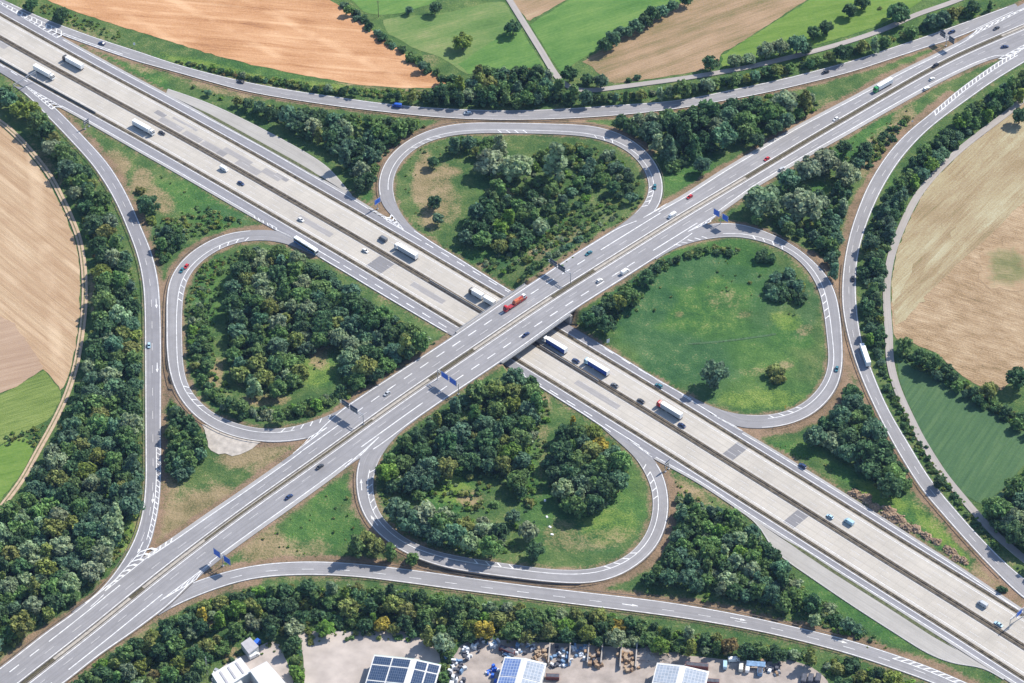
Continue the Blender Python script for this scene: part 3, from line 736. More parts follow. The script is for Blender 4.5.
M['pasture'] = field_mat('pasture', [(0.07, 0.14, 0.028), (0.12, 0.20, 0.042), (0.18, 0.245, 0.065)], -20, (0.04, 0.2), 0.5, 0, 0.4)
M['meadow'] = field_mat('meadow', [(0.06, 0.12, 0.034), (0.10, 0.175, 0.052), (0.165, 0.215, 0.078), (0.27, 0.25, 0.13)], -25, (0.012, 0.06), 0.5, 0, 0.3)
M['meadow_fresh'] = field_mat('meadow_fresh', [(0.048, 0.115, 0.03), (0.08, 0.17, 0.043), (0.125, 0.215, 0.058), (0.18, 0.245, 0.08)], -28, (0.012, 0.07), 0.5, 0, 0.3)
M['mown'] = field_mat('mown_hay', [(0.11, 0.125, 0.045), (0.22, 0.165, 0.088), (0.32, 0.22, 0.135), (0.39, 0.30, 0.19)], -30, (0.010, 0.11), 0.9, 0, 0.5)
M['streak'] = field_mat('streaked_fallow', [(0.15, 0.145, 0.062), (0.27, 0.20, 0.115), (0.345, 0.295, 0.18), (0.41, 0.385, 0.265)], -52, (0.007, 0.085), 0.8, 0, 0.5, 0.6)
M['fallow'] = field_mat('dry_fallow', [(0.17, 0.125, 0.062), (0.295, 0.205, 0.118), (0.375, 0.275, 0.17), (0.49, 0.38, 0.25)], 25, (0.10, 0.22), 0.9, 0, 1.2)
M['dark_green'] = field_mat('clover_field', [(0.048, 0.098, 0.048), (0.066, 0.126, 0.056), (0.098, 0.160, 0.070)], -60, (0.03, 0.30), 0.6, 12, 0.5)
M['gravel'] = flat_mat('gravel_yard', (0.40, 0.35, 0.31), 0.95, noise=0.22, nscale=0.09)
M['yard'] = flat_mat('yard_ground', (0.325, 0.28, 0.245), 0.95, noise=0.3, nscale=0.12)
M['rubble'] = flat_mat('crushed_stone', (0.43, 0.385, 0.33), 0.95, noise=0.25, nscale=0.3)

trk = np.array(S_LEFT, float)
tr = [(x - 4.5, y) for x, y in S_LEFT if 110 < y < 392]
field('stubble_field', [(-80, -60), (40, -6), (48, 0.5), (82, 14), (125, 27.5), (175, 42.5), (212, 54.5), (256, 65.5), (306, 75.5), (356, 84.5), (406, 88), (440, 87.5), (448, 84.5), (431, 70), (406, 55), (376, 32.5), (350, 13), (326, -2), (250, -75), (80, -90)], M['stubble'])
field('harvested_field', tr + [(62, 391), (56, 384), (43.4, 368), (20, 384), (-60, 420), (-130, 440), (-130, 60), (-50, 90)], M['tan'])
field('ploughed_field', [(-90, 290), (0, 316), (14, 324), (30, 345), (44, 368), (22, 383), (0, 393.5), (-90, 430)], M['tan2'], 0.13)
field('crop_field', [(44, 370), (62, 393), (51, 418), (22, 433.5), (0, 443.5), (-90, 484), (-90, 432), (0, 395.5)], M['crop'])
field('pasture_field', [(-90, 488), (0, 446), (22, 436), (29, 440), (34, 450), (22, 472), (0, 501), (-90, 600)], M['pasture'])
field('meadow_top', [(350, -1), (354, 2), (364, 13), (383, 15), (405, 13), (430, 4), (442, -4), (420, -60), (300, -60)], M['meadow_fresh'])
field('meadow_large', [(382, 20), (405, 15.5), (432, 15.5), (460, 10), (490, 2), (504, 1), (511, 12), (523, 32), (538, 56), (548, 72), (520, 74), (495, 71), (468, 75), (454, 66), (440, 58), (413, 48), (387, 33.5)], M['meadow'])
field('meadow_strip', [(459, 64), (497, 38), (518, 25), (536, 54), (546, 71), (520, 72.5), (495, 70), (468, 74)], M['meadow_fresh'], 0.13)
field('hay_field_small', [(514, 2), (516, 6), (528, 21.5), (545, 12), (565, 0.8), (612, -30), (560, -60), (490, -40)], M['mown'], 0.11)
field('meadow_green', [(530, 24), (546, 14), (566, 2), (615, -28), (700, -50), (725, -25), (680, 2), (640, 23), (603, 46), (577, 62), (562, 72), (556, 66), (545, 48)], M['meadow_fresh'])
field('hay_field', [(604, 48), (645, 24), (690, -2), (730, -27), (800, -70), (905, -55), (806.8, 0), (773.4, 21.7), (731, 48), (720, 54), (719, 66), (680, 74), (645, 79.5), (616, 83), (606, 80), (590, 65), (582, 62)], M['mown'])
field('grass_field', [(808, 1), (775, 22), (732, 49), (722, 55), (722, 66.5), (755, 60), (790, 51), (850, 35), (880, 24.5), (905, 12), (925, -2), (960, -30), (905, -53)], M['pasture'])
rr = [(x + 4.5, y) for x, y in S_RIGHT]
a = [q for q in rr if 95 < q[1] < 340]
field('fallow_field', [(1140, 30), (1064, 71)] + a + [(896, 340), (910, 341), (933, 352), (950, 366), (975, 385), (1000, 391), (1024, 374), (1140, 380)], M['fallow'])
field('streaked_field', [(1120, 40), (1064, 72)] + [q for q in rr if 95 < q[1] < 300] + [(895, 325), (907, 318), (925, 296), (960, 262), (1000, 226), (1024, 200), (1120, 130)], M['streak'], 0.13)
STREAK = [(0.15, 0.145, 0.062), (0.27, 0.20, 0.115), (0.345, 0.295, 0.18), (0.41, 0.385, 0.265)]; FALLOW = [(0.17, 0.125, 0.062), (0.295, 0.205, 0.118), (0.375, 0.275, 0.17), (0.49, 0.38, 0.25)]
M['pale_cut'] = field_mat('pale_cut_grass', [(0.26, 0.235, 0.14), (0.36, 0.335, 0.215), (0.42, 0.405, 0.28)], -52, (0.01, 0.14), 0.9, 0, 0.5, 0, STREAK)
M['weedy'] = field_mat('weedy_patch', [(0.085, 0.10, 0.045), (0.17, 0.17, 0.075), (0.29, 0.235, 0.13)], 10, (0.08, 0.12), 0.5, 0, 0.8, 0, FALLOW)
field('cut_strip', [(893, 318), (898, 296), (912, 270), (940, 226), (985, 160), (1008, 130), (1024, 119), (1070, 92), (1070, 112), (1024, 140), (1000, 163), (955, 228), (925, 270), (906, 300)], M['pale_cut'], 0.18, 1.4, 5.0)
field('cut_strip', [(903, 314), (918, 290), (950, 252), (990, 212), (1024, 181), (1070, 146), (1070, 166), (1024, 201), (985, 236), (950, 270), (915, 306)], M['pale_cut'], 0.18, 1.4, 5.0)
field('weedy_patch', [(975, 262), (985, 248), (1000, 243), (1024, 246), (1040, 262), (1036, 285), (1012, 292), (990, 288), (978, 280), (984, 270)], M['weedy'], 0.18, 2.2, 4.0)
b_ = [q for q in rr if 355 < q[1] < 505]
field('clover_field', [(896, 356)] + b_[1:] + [(979, 504), (1000, 492), (1017, 473), (1030, 460), (1100, 430), (1100, 400), (1024, 433), (1000, 417), (975, 398), (950, 382), (925, 374), (905, 360)], M['dark_green'])
# yards and hard standing
field('gravel_yard', [(298.5, 633), (312, 631.5), (340, 632), (373, 631.5), (415, 632), (431, 643), (440, 655), (446, 700), (440, 760), (300, 760), (305, 683), (303, 650)], M['gravel'], 0.12)
field('depot_yard', [(248, 655), (256, 648), (272, 641), (279, 642), (286, 662), (294, 684), (292, 760), (180, 760), (205, 690), (222, 668), (240, 655)], M['gravel'], 0.12)
field('recycling_yard', [(450, 683), (452, 660), (458, 648), (468, 641), (510, 640), (577, 644), (637, 649), (680, 655), (708, 657), (752, 662), (778, 661), (790, 659), (812, 667), (826, 679), (835, 700), (835, 770), (445, 770)], M['yard'], 0.12)
field('crushed_stone', [(203, 429), (212, 431), (225, 434.5), (245, 440.5), (265, 445), (257, 450), (246, 458), (232, 459), (214, 455.5), (208, 446)], M['rubble'], 0.16, 0.8, step=2.5)
# faint mown track across the green meadow loop
tr_ = W(*np.array([(688, 344), (712, 342.5), (740, 339.5), (776, 334.5)], float).T)[:, :2]; tr_ = smooth(resample(spline(tr_), 3.0), 3); tz_ = hz(tr_[:, 0], tr_[:, 1]) + .12; l_ = Line2(tr_)
M['mown_track'] = flat_mat('mown_track', (0.050, 0.105, 0.042), 1.0, noise=0.5, nscale=0.8)
pave('grass_track', Road(np.c_[tr_ + l_.n * .7, tz_], np.c_[tr_ - l_.n * .7, tz_]), M['mown_track'], 0.0, .2)
# ------------------------------------------------------------------ pavements
pave('concrete_carriageway', road_an, M['concrete']); pave('concrete_carriageway', road_as, M['concrete'])
M['median'] = flat_mat('median_strip', (0.105, 0.086, 0.060), 1.0, noise=0.6, nscale=0.35)
M['strip'] = flat_mat('dividing_strip', (0.125, 0.103, 0.068), 1.0, noise=0.6, nscale=0.35)
pave('central_reserve', road_am, M['median'], -0.02); pave('dividing_strip', strip_n, M['strip'], -0.02); pave('dividing_strip', strip_s, M['strip'], -0.02)
pave('collector_road', col_n, M['asphalt_dark']); pave('collector_road', col_s, M['asphalt_dark'])
pave('crossing_road', road_bn, M['asphalt']); pave('crossing_road', road_bs, M['asphalt'])
M['res'] = flat_mat('paved_reserve', (0.36, 0.33, 0.285), 0.95, noise=0.2, nscale=0.5)
pave('central_reserve', road_bm, M['res'], -0.012)
for k_, r_ in ramps.items(): pave('slip_road' if 'loop' not in k_ else 'loop_road', r_, M['asphalt_dark' if k_ in ('left',) else 'asphalt'], -0.016 if 'loop' in k_ else -0.024)
pave('lay_by', lay_n, M['asphalt_pale'], -0.008); pave('lay_by', lay_s, M['asphalt_pale'], -0.008)
pave('country_road', lane_right, M['lane'], 0.12, 0.5); pave('country_road', lane_top, M['lane'], 0.12, 0.5)
M['dirt'] = flat_mat('dirt_track', (0.42, 0.315, 0.215), 1.0, noise=0.2, nscale=0.4)
M['dirt_mid'] = flat_mat('track_middle', (0.16, 0.145, 0.07), 1.0, noise=0.4, nscale=0.6)
pave('dirt_track', track, M['dirt'], 0.12, 0.5)


def sub(road, a, b, side='L'):
    """strip of a road between two offsets"""
    return Road(road.at(road.s, np.full(len(road.s), a), side), road.at(road.s, np.full(len(road.s), b), side))


pave('track_middle', sub(track, 1.45, 2.15), M['dirt_mid'], 0.15, 0.1)


def band(name, road, off, w, mat, dz, side='L', s0=0.0, s1=None, step=3.0):
    s1 = road.len if s1 is None else s1; n = max(2, int((s1 - s0) / step) + 1); ss = np.linspace(s0, s1, n)
    a = road.at(ss, np.full(n, off), side); b = road.at(ss, np.full(n, off + w), side)
    if side == 'R': a, b = b, a
    return pave(name, Road(a, b), mat, dz, 0.03)


# pale hard shoulders of the old concrete / widened edges
def s_at(road, px, py): return road.proj_s(px, py)
band('hard_shoulder', road_bn, 0.0, 2.1, M['shoulder'], 0.006, 'L', s_at(road_bn, 148, 552), s_at(road_bn, 285, 459))
band('hard_shoulder', road_bn, 0.0, 2.1, M['shoulder'], 0.006, 'L', s_at(road_bn, 664, 206), s_at(road_bn, 960, 42))
band('hard_shoulder', road_bs, 0.0, 2.2, M['shoulder'], 0.006, 'R', s_at(road_bs, 222, 560), s_at(road_bs, 345, 468))
band('hard_shoulder', road_bs, 0.0, 2.1, M['shoulder'], 0.006, 'R', s_at(road_bs, 718, 214), s_at(road_bs, 985, 62))
band('hard_shoulder', col_s, 0.0, 1.5, M['shoulder'], 0.006, 'R', s_at(col_s, 60, 108), s_at(col_s, 265, 225))
band('hard_shoulder', col_s, 0.0, 1.4, M['shoulder'], 0.006, 'R', s_at(col_s, 655, 461), s_at(col_s, 1024, 690))
band('hard_shoulder', col_n, 0.0, 1.6, M['shoulder'], 0.006, 'L', s_at(col_n, 62, 36), s_at(col_n, 385, 216))
band('hard_shoulder', col_n, 0.0, 1.4, M['shoulder'], 0.006, 'L', s_at(col_n, 745, 432), s_at(col_n, 1024, 610))
# darker repair patches across the concrete
def patch(road, px, py, length, o0, o1, mat, dz=0.008):
    s = road.proj_s(px, py); ss = np.linspace(s - length / 2, s + length / 2, 4)
    pave('road_patch', Road(road.at(ss, np.full(4, o0)), road.at(ss, np.full(4, o1))), mat, dz, 0.02)
patch(road_as, 383, 264, 11, 0.6, 12.6, M['asphalt_patch']); patch(road_as, 798, 517, 7, 0.6, 12.6, M['asphalt_patch']); patch(road_an, 733, 451, 7, 0.3, 13.0, M['asphalt_patch'])
M['grey_slab'] = asphalt('grey_slab', (0.30, 0.285, 0.275)); M['dark_slab'] = asphalt('dark_slab', (0.24, 0.23, 0.228))
for px, py, ln, o0, o1, mt in ((176, 123, 18, 7.8, 12.8, 'grey_slab'), (198, 134, 14, 8.2, 12.6, 'grey_slab'), (161, 113, 8, 5.0, 8.6, 'dark_slab'), (215, 147, 14, 8, 12.8, 'grey_slab'), (223, 153, 6, 8.4, 12.6, 'dark_slab'), (237, 161, 22, 4.6, 8.4, 'grey_slab'),
                             (252, 169, 18, 7.4, 12.6, 'grey_slab'), (270, 176, 14, 3.4, 8.0, 'grey_slab'), (280, 180, 10, 2.6, 5.4, 'dark_slab'), (187, 121, 20, 3.6, 5.4, 'grey_slab')):
    patch(road_an, px, py, ln, o0, o1, M[mt], .006 + .0045 * (px % 7))
for px, py, ln, o0, o1, mt in ((0, 42, 8, 0.5, 5, 'grey_slab'), (318, 222, 26, 4.3, 8.3, 'grey_slab'), (430, 292, 24, 4.5, 8.5, 'grey_slab'), (600, 392, 30, 4.4, 8.2, 'grey_slab')):
    patch(road_as, px, py, ln, o0, o1, M[mt], 0.005)

# narrow grass strips between collectors and lay-bys
M['verge_strip'] = flat_mat('verge_strip', (0.085, 0.095, 0.042), 1.0, noise=0.5, nscale=0.6)
def side_strip(pts, w_):
    p_ = smooth(resample(spline(W(*np.array(pts, float).T)[:, :2]), 3.0), 3); l_ = Line2(p_); t_ = np.linspace(0, 1, len(p_)); e_ = (np.minimum(1, np.minimum(t_, 1 - t_) * 8) * w_ / 2)[:, None]; z_ = np.full(len(p_), .02)
    pave('dividing_strip', Road(np.c_[p_ + l_.n * e_, z_], np.c_[p_ - l_.n * e_, z_]), M['verge_strip'], .012, .1)
side_strip([(191, 105.5), (206.7, 114), (235, 129.5), (265, 146), (300, 165.5), (327, 181.5)], 2.2); side_strip([(781.8, 537.7), (806, 553), (830, 569), (860, 588), (891.7, 608), (933.4, 635), (957, 650)], 2.0)
# ------------------------------------------------------------------ road markings
def stripes(mb, road, off, w=0.40, side='L', s0=0.0, s1=None, dash=None, dz=0.03, step=4.0):
    s1 = road.len if s1 is None else s1
    if s1 < s0: s0, s1 = s1, s0
    segs = [(s0, s1)] if not dash else [(a, min(a + dash[0], s1)) for a in np.arange(s0, s1, dash[0] + dash[1])]
    for a, b in segs:
        n = max(2, int((b - a) / step) + 1); ss = np.linspace(a, b, n)
        p = road.at(ss, np.full(n, off - w / 2), side) + [0, 0, dz]; q = road.at(ss, np.full(n, off + w / 2), side) + [0, 0, dz]
        if side == 'R': p, q = q, p
        for i in range(n - 1): mb.quad(p[i], q[i], q[i + 1], p[i + 1])


def chevrons(mb, road_a, side_a, road_b, side_b, A, B, gap=3.6, w=1.15, dz=0.034, vee=True):
    """hatched nose between two roads: stripes joining edge line of a and edge line of b. A/B = ((px,py) wide end, (px,py) tip)"""
    a0, a1 = road_a.proj_s(*A[0]), road_a.proj_s(*A[1]); b0, b1 = road_b.proj_s(*B[0]), road_b.proj_s(*B[1])
    n = max(3, int(abs(a1 - a0) / gap))
    for i in range(n):
        t0 = i / n; t1 = t0 + w / max(abs(a1 - a0), 1)
        p = [road_a.at(a0 + (a1 - a0) * t, 0.0 + A[2], side_a) for t in (t0, t1)]; q = [road_b.at(b0 + (b1 - b0) * t, B[2], side_b) for t in (t0, t1)]
        z = [0, 0, dz]
        if vee:
            lag = 2.2 / max(abs(a1 - a0), 1); tm = [min(1.05, t + lag) for t in (t0, t1)]
            m = [(road_a.at(a0 + (a1 - a0) * t, A[2], side_a) + road_b.at(b0 + (b1 - b0) * t, B[2], side_b)) / 2 for t in tm]
            for u, v_ in ((p, m), (m, q)):
                mb.quad(u[0] + z, v_[0] + z, v_[1] + z, u[1] + z)
        else:
            lag = 2.5 / max(abs(a1 - a0), 1)
            q = [road_b.at(b0 + (b1 - b0) * (t + lag), B[2], side_b) for t in (t0, t1)]
            mb.quad(p[0] + z, q[0] + z, q[1] + z, p[1] + z)


mk_ = MB(); wk = MB()
# concrete motorway: two edge lines and two lane lines each way
for r in (road_an, road_as):
    stripes(wk, r, 0.9, 0.30); stripes(wk, r, 0.9, 0.30, 'R'); 
inner = 'R'
for r, sd in ((road_an, 'R'), (road_as, 'L')):
    stripes(wk, r, 4.5, 0.22, sd, dash=(6, 12)); stripes(wk, r, 8.3, 0.22, sd, dash=(6, 12), s0=4)
    stripes(mk_, r, 11.9, 0.28, sd)
# crossing road
tipL, tipR = 300, 660
for r, sd in ((road_bn, 'R'), (road_bs, 'L')):
    stripes(mk_, r, 0.75, 0.42, sd)
    stripes(wk, r, 4.6, 0.24, sd, dash=(6, 12))
def solid(r, side, off, a, b, w=0.45): stripes(mk_, r, off, w, side, s_at(r, *a), s_at(r, *b))
def dashed(r, side, off, a, b, w=0.45, dash=(6, 6)): stripes(mk_, r, off, w, side, s_at(r, *a), s_at(r, *b), dash)
IN = 8.6
solid(road_bn, 'L', 2.4, (150, 552), (305, 445)); solid(road_bn, 'L', 2.4, (660, 208), (975, 33)); solid(road_bn, 'L', 0.9, (315, 432), (640, 219)); solid(road_bn, 'L', 0.9, (-20, 683), (120, 574))
solid(road_bs, 'R', 2.4, (210, 566), (352, 462)); solid(road_bs, 'R', 2.4, (712, 218), (1005, 56)); solid(road_bs, 'R', 0.8, (372, 452), (690, 236)); solid(road_bs, 'R', 0.8, (40, 700), (190, 584))
# through-lane edge: thick dashes where the weaving lane runs along, solid before the gores
dashed(road_bn, 'R', IN, (352, 410), (585, 252), 0.5, (6, 6)); solid(road_bn, 'R', IN, (303, 452), (340, 424)); solid(road_bn, 'R', IN, (600, 250), (662, 213), 0.5)
dashed(road_bs, 'L', IN, (440, 398), (640, 268), 0.5, (6, 6)); solid(road_bs, 'L', IN, (365, 452), (424, 408), 0.5); solid(road_bs, 'L', IN, (655, 258), (700, 228), 0.5)
solid(road_bn, 'R', IN + .2, (48, 640), (118, 585), 0.5); dashed(road_bn, 'R', IN + .2, (-30, 700), (40, 645), 0.5, (6, 7))
solid(road_bs, 'L', IN, (68, 671), (165, 598), 0.5); dashed(road_bs, 'L', IN, (20, 706), (55, 680), 0.5, (6, 7))
# collectors
for r, sd, inn in ((col_n, 'L', 'R'), (col_s, 'R', 'L')):
    stripes(mk_, r, 0.55, 0.36, inn)
WI = 4.6
dashed(col_n, 'R', WI, (425, 243), (506, 292), 0.5, (6, 6)); dashed(col_n, 'R', WI, (604, 348), (672, 392), 0.5, (6, 6))
solid(col_n, 'R', WI, (383, 221), (420, 240)); solid(col_n, 'R', WI, (678, 395), (716, 420)); solid(col_n, 'L', 0.6, (412, 228), (510, 290)); solid(col_n, 'L', 0.6, (598, 342), (690, 400))
dashed(col_s, 'L', WI, (345, 266), (445, 328), 0.5, (6, 6)); dashed(col_s, 'L', WI, (518, 368), (600, 420), 0.5, (6, 6))
solid(col_s, 'L', WI, (300, 238), (340, 263)); solid(col_s, 'L', WI, (605, 424), (640, 446)); solid(col_s, 'R', 0.6, (320, 258), (448, 334)); solid(col_s, 'R', 0.6, (512, 368), (610, 432))
solid(col_n, 'L', 1.9, (62, 36), (385, 216), 0.4); solid(col_n, 'L', 1.7, (745, 432), (1060, 632), 0.4); solid(col_s, 'R', 1.8, (60, 108), (268, 226), 0.4); solid(col_s, 'R', 1.7, (655, 460), (1060, 712), 0.4)
dashed(col_s, 'R', 5.0, (-20, 62), (22, 88), 0.5, (6, 6))
# slip roads: edge lines and a lane line
for k_ in ('left', 'top', 'bottom', 'right'):
    r = ramps[k_]; stripes(mk_, r, 0.55, 0.36, 'L', 6, r.len - 8); stripes(mk_, r, 0.55, 0.36, 'R', 6, r.len - 8)
    stripes(mk_ if k_ == 'bottom' else wk, r, 4.0, 0.26, 'R', 40, r.len - 30, (6, 12))
# loops: outer edge line, inner line set in from the kerb
for k_ in ('loop_top', 'loop_left', 'loop_bottom', 'loop_right'):
    r = ramps[k_]; stripes(mk_, r, 0.55, 0.34, 'L', 42, r.len - 42); stripes(mk_, r, 3.0, 0.36, 'R', 46, r.len - 46)
    stripes(wk, r, 0.4, 0.25, 'R', 34, r.len - 34)
# hatched bars on the inner side of the loops
def bars(road, px, py, n=4, gap=6.0, o0=0.5, o1=3.0, side='R', w=0.75, slant=2.5):
    s = road.proj_s(px, py)
    for i in range(n):
        a = s + (i - n / 2) * gap; z = [0, 0, 0.036]
        p, q = road.at(a, o1, side), road.at(a + w, o1, side); u, v_ = road.at(a + slant + w, o0, side), road.at(a + slant, o0, side)
        mk_.quad(p + z, v_ + z, u + z, q + z)
bars(ramps['loop_top'], 424, 142, 4); bars(ramps['loop_top'], 608, 140, 3); bars(ramps['loop_top'], 650, 196, 5, 5); bars(ramps['loop_top'], 512, 133, 4, 5)
bars(ramps['loop_left'], 184, 286, 4, slant=-2.5); bars(ramps['loop_left'], 190, 390, 4, slant=-2.5); bars(ramps['loop_left'], 240, 240, 4, slant=-2.5); bars(ramps['loop_left'], 300, 424, 6, 5.5, slant=-2.5)
bars(ramps['loop_bottom'], 492, 563, 4); bars(ramps['loop_bottom'], 622, 560, 4); bars(ramps['loop_bottom'], 651, 484, 5); bars(ramps['loop_bottom'], 372, 488, 6, 5.5)
bars(ramps['loop_right'], 770, 243, 4); bars(ramps['loop_right'], 826, 310, 4); bars(ramps['loop_right'], 785, 412, 4); bars(ramps['loop_right'], 690, 240, 5, 4.5)
# hatching along the slip road edges that run into the noses
def edge_hatch(road, side, a, b, o0, o1, gap=3.4, w=0.8, slant=2.6):
    s0, s1 = sorted((road.proj_s(*a), road.proj_s(*b)))
    for s in np.arange(s0, s1, gap):
        z = [0, 0, 0.036]; p, q = road.at(s, o1, side), road.at(s + w, o1, side); u, v_ = road.at(s + slant + w, o0, side), road.at(s + slant, o0, side)
        mk_.quad(p + z, q + z, u + z, v_ + z)
    stripes(mk_, road, o1, 0.4, side, s0, s1)
edge_hatch(ramps['left'], 'L', (161, 445), (150, 540), 0.4, 2.5, 4.0, .65, 2.4)
edge_hatch(ramps['right'], 'L', (935, 112), (1018, 54), 0.5, 3.4, 3.6, .9, 3.4)
edge_hatch(ramps['top'], 'R', (62, 36), (122, 57), 0.5, 2.0, 4.2, .7, 3.0)
edge_hatch(ramps['bottom'], 'L', (892, 654), (962, 682), 0.5, 3.0, 3.8, .9, 3.0)
# chevron noses
def gore(a0, b0, tip, main, gap=4.0, w=1.25, fwd=1):
    """striped nose between two diverging edges; surveyed corners of its wide end and its tip"""
    sv = (lambda q: np.r_[survey_main([q])[0], 0.0]) if main else (lambda q: W(*q, 0.0))
    A0, B0, T = sv(a0), sv(b0), sv(tip); zf = (lambda p_: float(z_main(np.array(p_[:2])))) if main else (lambda p_: 0.0)
    ln = float(np.linalg.norm((A0 + B0)[:2] / 2 - T[:2])); n = max(2, int(ln / gap)); lift = lambda p_: (p_[0], p_[1], zf(p_) + .037)
    for i in range(n):
        t0, t1 = i / n, i / n + w / ln; lg = fwd * 2.0 / ln * (1 - t0)
        e = lambda t: (A0 + (T - A0) * min(t, 1), B0 + (T - B0) * min(t, 1)); (p0, q0), (p1, q1) = e(t0), e(t1); m0 = sum(e(t0 + lg)) / 2; m1 = sum(e(t1 + lg)) / 2
        mk_.quad(lift(p0), lift(m0), lift(m1), lift(p1)); mk_.quad(lift(m0), lift(q0), lift(q1), lift(m1))
    for S_ in (A0, B0):
        d = (T - S_) / np.linalg.norm(T - S_); nn_ = np.array([-d[1], d[0], 0]) * .2; m_ = 8
        for i in range(m_): u, v_ = S_ + (T - S_) * i / m_, S_ + (T - S_) * (i + 1) / m_; mk_.quad(lift(u - nn_), lift(u + nn_), lift(v_ + nn_), lift(v_ - nn_))
for g_a in [((158, 549), (141, 551), (105, 591), 1, 4.0, 1.3, -1), ((211, 563), (197, 579), (160, 601), 1, 4.0, 1.3, 1), ((293, 453.5), (309, 437.5), (327, 427.5), 1, 4.4, 1.4, 1), ((345, 467), (360, 456), (379, 437), 1, 3.4, 1.1, -1), ((667, 203.5), (660, 208.5), (643, 218), 1, 3.4, 1.1, -1), ((717, 214.5), (711, 221.5), (688, 231.5), 1, 3.4, 1.1, 1),
            ((384, 217), (391, 214), (404, 230), 0, 3.2, 1.1, 1), ((275, 229), (284, 233), (302, 242), 0, 3.2, 1.1, -1), ((652, 457), (650, 454), (628, 439.5), 0, 3.4, 1.1, 1), ((742, 431), (737, 427), (710, 413.5), 0, 3.4, 1.1, -1),
            ((57, 38), (62, 31), (-16, -6), 0, 4.2, .95, -1), ((63, 107.5), (52, 109.5), (24, 85), 0, 4.0, .95, 1), ((967, 38.5), (976, 30), (1042, 0), 1, 5.0, 1.9, 1), ((998, 59), (1013, 56), (1044, 34), 1, 4.4, 1.6, -1)]: gore(*g_a)
edge_hatch(road_bn, 'L', (148, 553), (169, 540), .3, 2.2, 3.6, 1.0, 2.4); edge_hatch(col_n, 'L', (366, 207), (388, 219), .3, 1.9, 3.4, .8, 2.2); edge_hatch(col_s, 'R', (255, 219), (276, 230), .3, 1.9, 3.4, .8, 2.2)
# direction arrows in the slip lanes
def arrow(road, px, py, off, side, fwd=1):
    s = road.proj_s(px, py); z = [0, 0, 0.036]
    f = lambda ds, do: road.at(s + fwd * ds, off + do, side) + z
    mk_.quad(f(-4, -.2), f(-4, .2), f(1, .2), f(1, -.2)); mk_.tri(f(1, -.75), f(1, .75), f(4, 0))
arrow(ramps['left'], 155, 304, 2.2, 'L'); arrow(ramps['left'], 157, 368, 2.2, 'L'); arrow(ramps['left'], 151, 497, 3.5, 'L'); arrow(ramps['left'], 138, 548, 3.8, 'L')
arrow(ramps['bottom'], 633, 601, 4.2, 'R'); arrow(ramps['bottom'], 738, 617, 3.2, 'L'); arrow(ramps['bottom'], 843, 640, 2.4, 'L')
arrow(ramps['loop_bottom'], 375, 520, 3.0, 'L'); arrow(ramps['loop_bottom'], 361, 484, 2.6, 'L')
# country road edge lines are absent; lay-by line
stripes(wk, lay_n, 0.4, 0.25); stripes(wk, lay_s, 0.4, 0.25, 'R')
tag(mk_.build('road_markings', M['paint']), kind='structure'); tag(wk.build('road_markings', M['paint_worn']), kind='structure')
# ------------------------------------------------------------------ vegetation
def leaf_mat(name, per_object):
    m, nt, b = new_mat(name); k = NB(nt)
    if per_object:
        oi = k.node('ShaderNodeObjectInfo'); colr = oi.outputs['Color']
    else:
        colr = k.attr('tone', 'Color')
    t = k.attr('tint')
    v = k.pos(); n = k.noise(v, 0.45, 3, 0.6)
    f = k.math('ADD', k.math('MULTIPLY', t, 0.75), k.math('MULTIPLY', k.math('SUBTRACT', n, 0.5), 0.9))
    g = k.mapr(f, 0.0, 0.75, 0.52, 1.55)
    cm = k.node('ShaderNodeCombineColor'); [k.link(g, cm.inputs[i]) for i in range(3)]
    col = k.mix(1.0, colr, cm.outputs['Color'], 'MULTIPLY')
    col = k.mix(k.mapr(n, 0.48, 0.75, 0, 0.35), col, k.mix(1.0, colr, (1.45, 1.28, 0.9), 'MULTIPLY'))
    k.link(col, b.inputs['Base Color']); b.inputs['Roughness'].default_value = 0.75; b.inputs['Specular IOR Level'].default_value = 0.25
    tr = k.node('ShaderNodeBsdfTranslucent'); k.link(col, tr.inputs['Color'])
    mx = k.node('ShaderNodeMixShader'); mx.inputs[0].default_value = 0.38
    k.link(b.outputs[0], mx.inputs[1]); k.link(tr.outputs[0], mx.inputs[2]); k.link(mx.outputs[0], nt.nodes['Material Output'].inputs['Surface'])
    return m


M['leaf'] = leaf_mat('foliage', True); M['leaf_mass'] = leaf_mat('foliage_mass', False)
M['bark'] = flat_mat('bark', (0.10, 0.075, 0.055), 0.95, noise=0.3, nscale=2)
TONES = {  # base colours of the foliage
    'dark green': (0.087, 0.168, 0.075), 'mid green': (0.155, 0.260, 0.089), 'bluish green': (0.126, 0.225, 0.135), 'grey green': (0.278, 0.359, 0.208),
    'bright green': (0.177, 0.308, 0.061), 'yellow green': (0.235, 0.290, 0.070), 'golden': (0.441, 0.370, 0.068), 'rust brown': (0.283, 0.224, 0.095), 'olive': (0.241, 0.282, 0.089)}

_t = (1 + 5 ** .5) / 2
ICO_V = np.array([(-1, _t, 0), (1, _t, 0), (-1, -_t, 0), (1, -_t, 0), (0, -1, _t), (0, 1, _t), (0, -1, -_t), (0, 1, -_t), (_t, 0, -1), (_t, 0, 1), (-_t, 0, -1), (-_t, 0, 1)]) / math.hypot(1, _t)
ICO_F = np.array([(0, 11, 5), (0, 5, 1), (0, 1, 7), (0, 7, 10), (0, 10, 11), (1, 5, 9), (5, 11, 4), (11, 10, 2), (10, 7, 6), (7, 1, 8), (3, 9, 4), (3, 4, 2), (3, 2, 6), (3, 6, 8), (3, 8, 9), (4, 9, 5), (2, 4, 11), (6, 2, 10), (8, 6, 7), (9, 8, 1)])


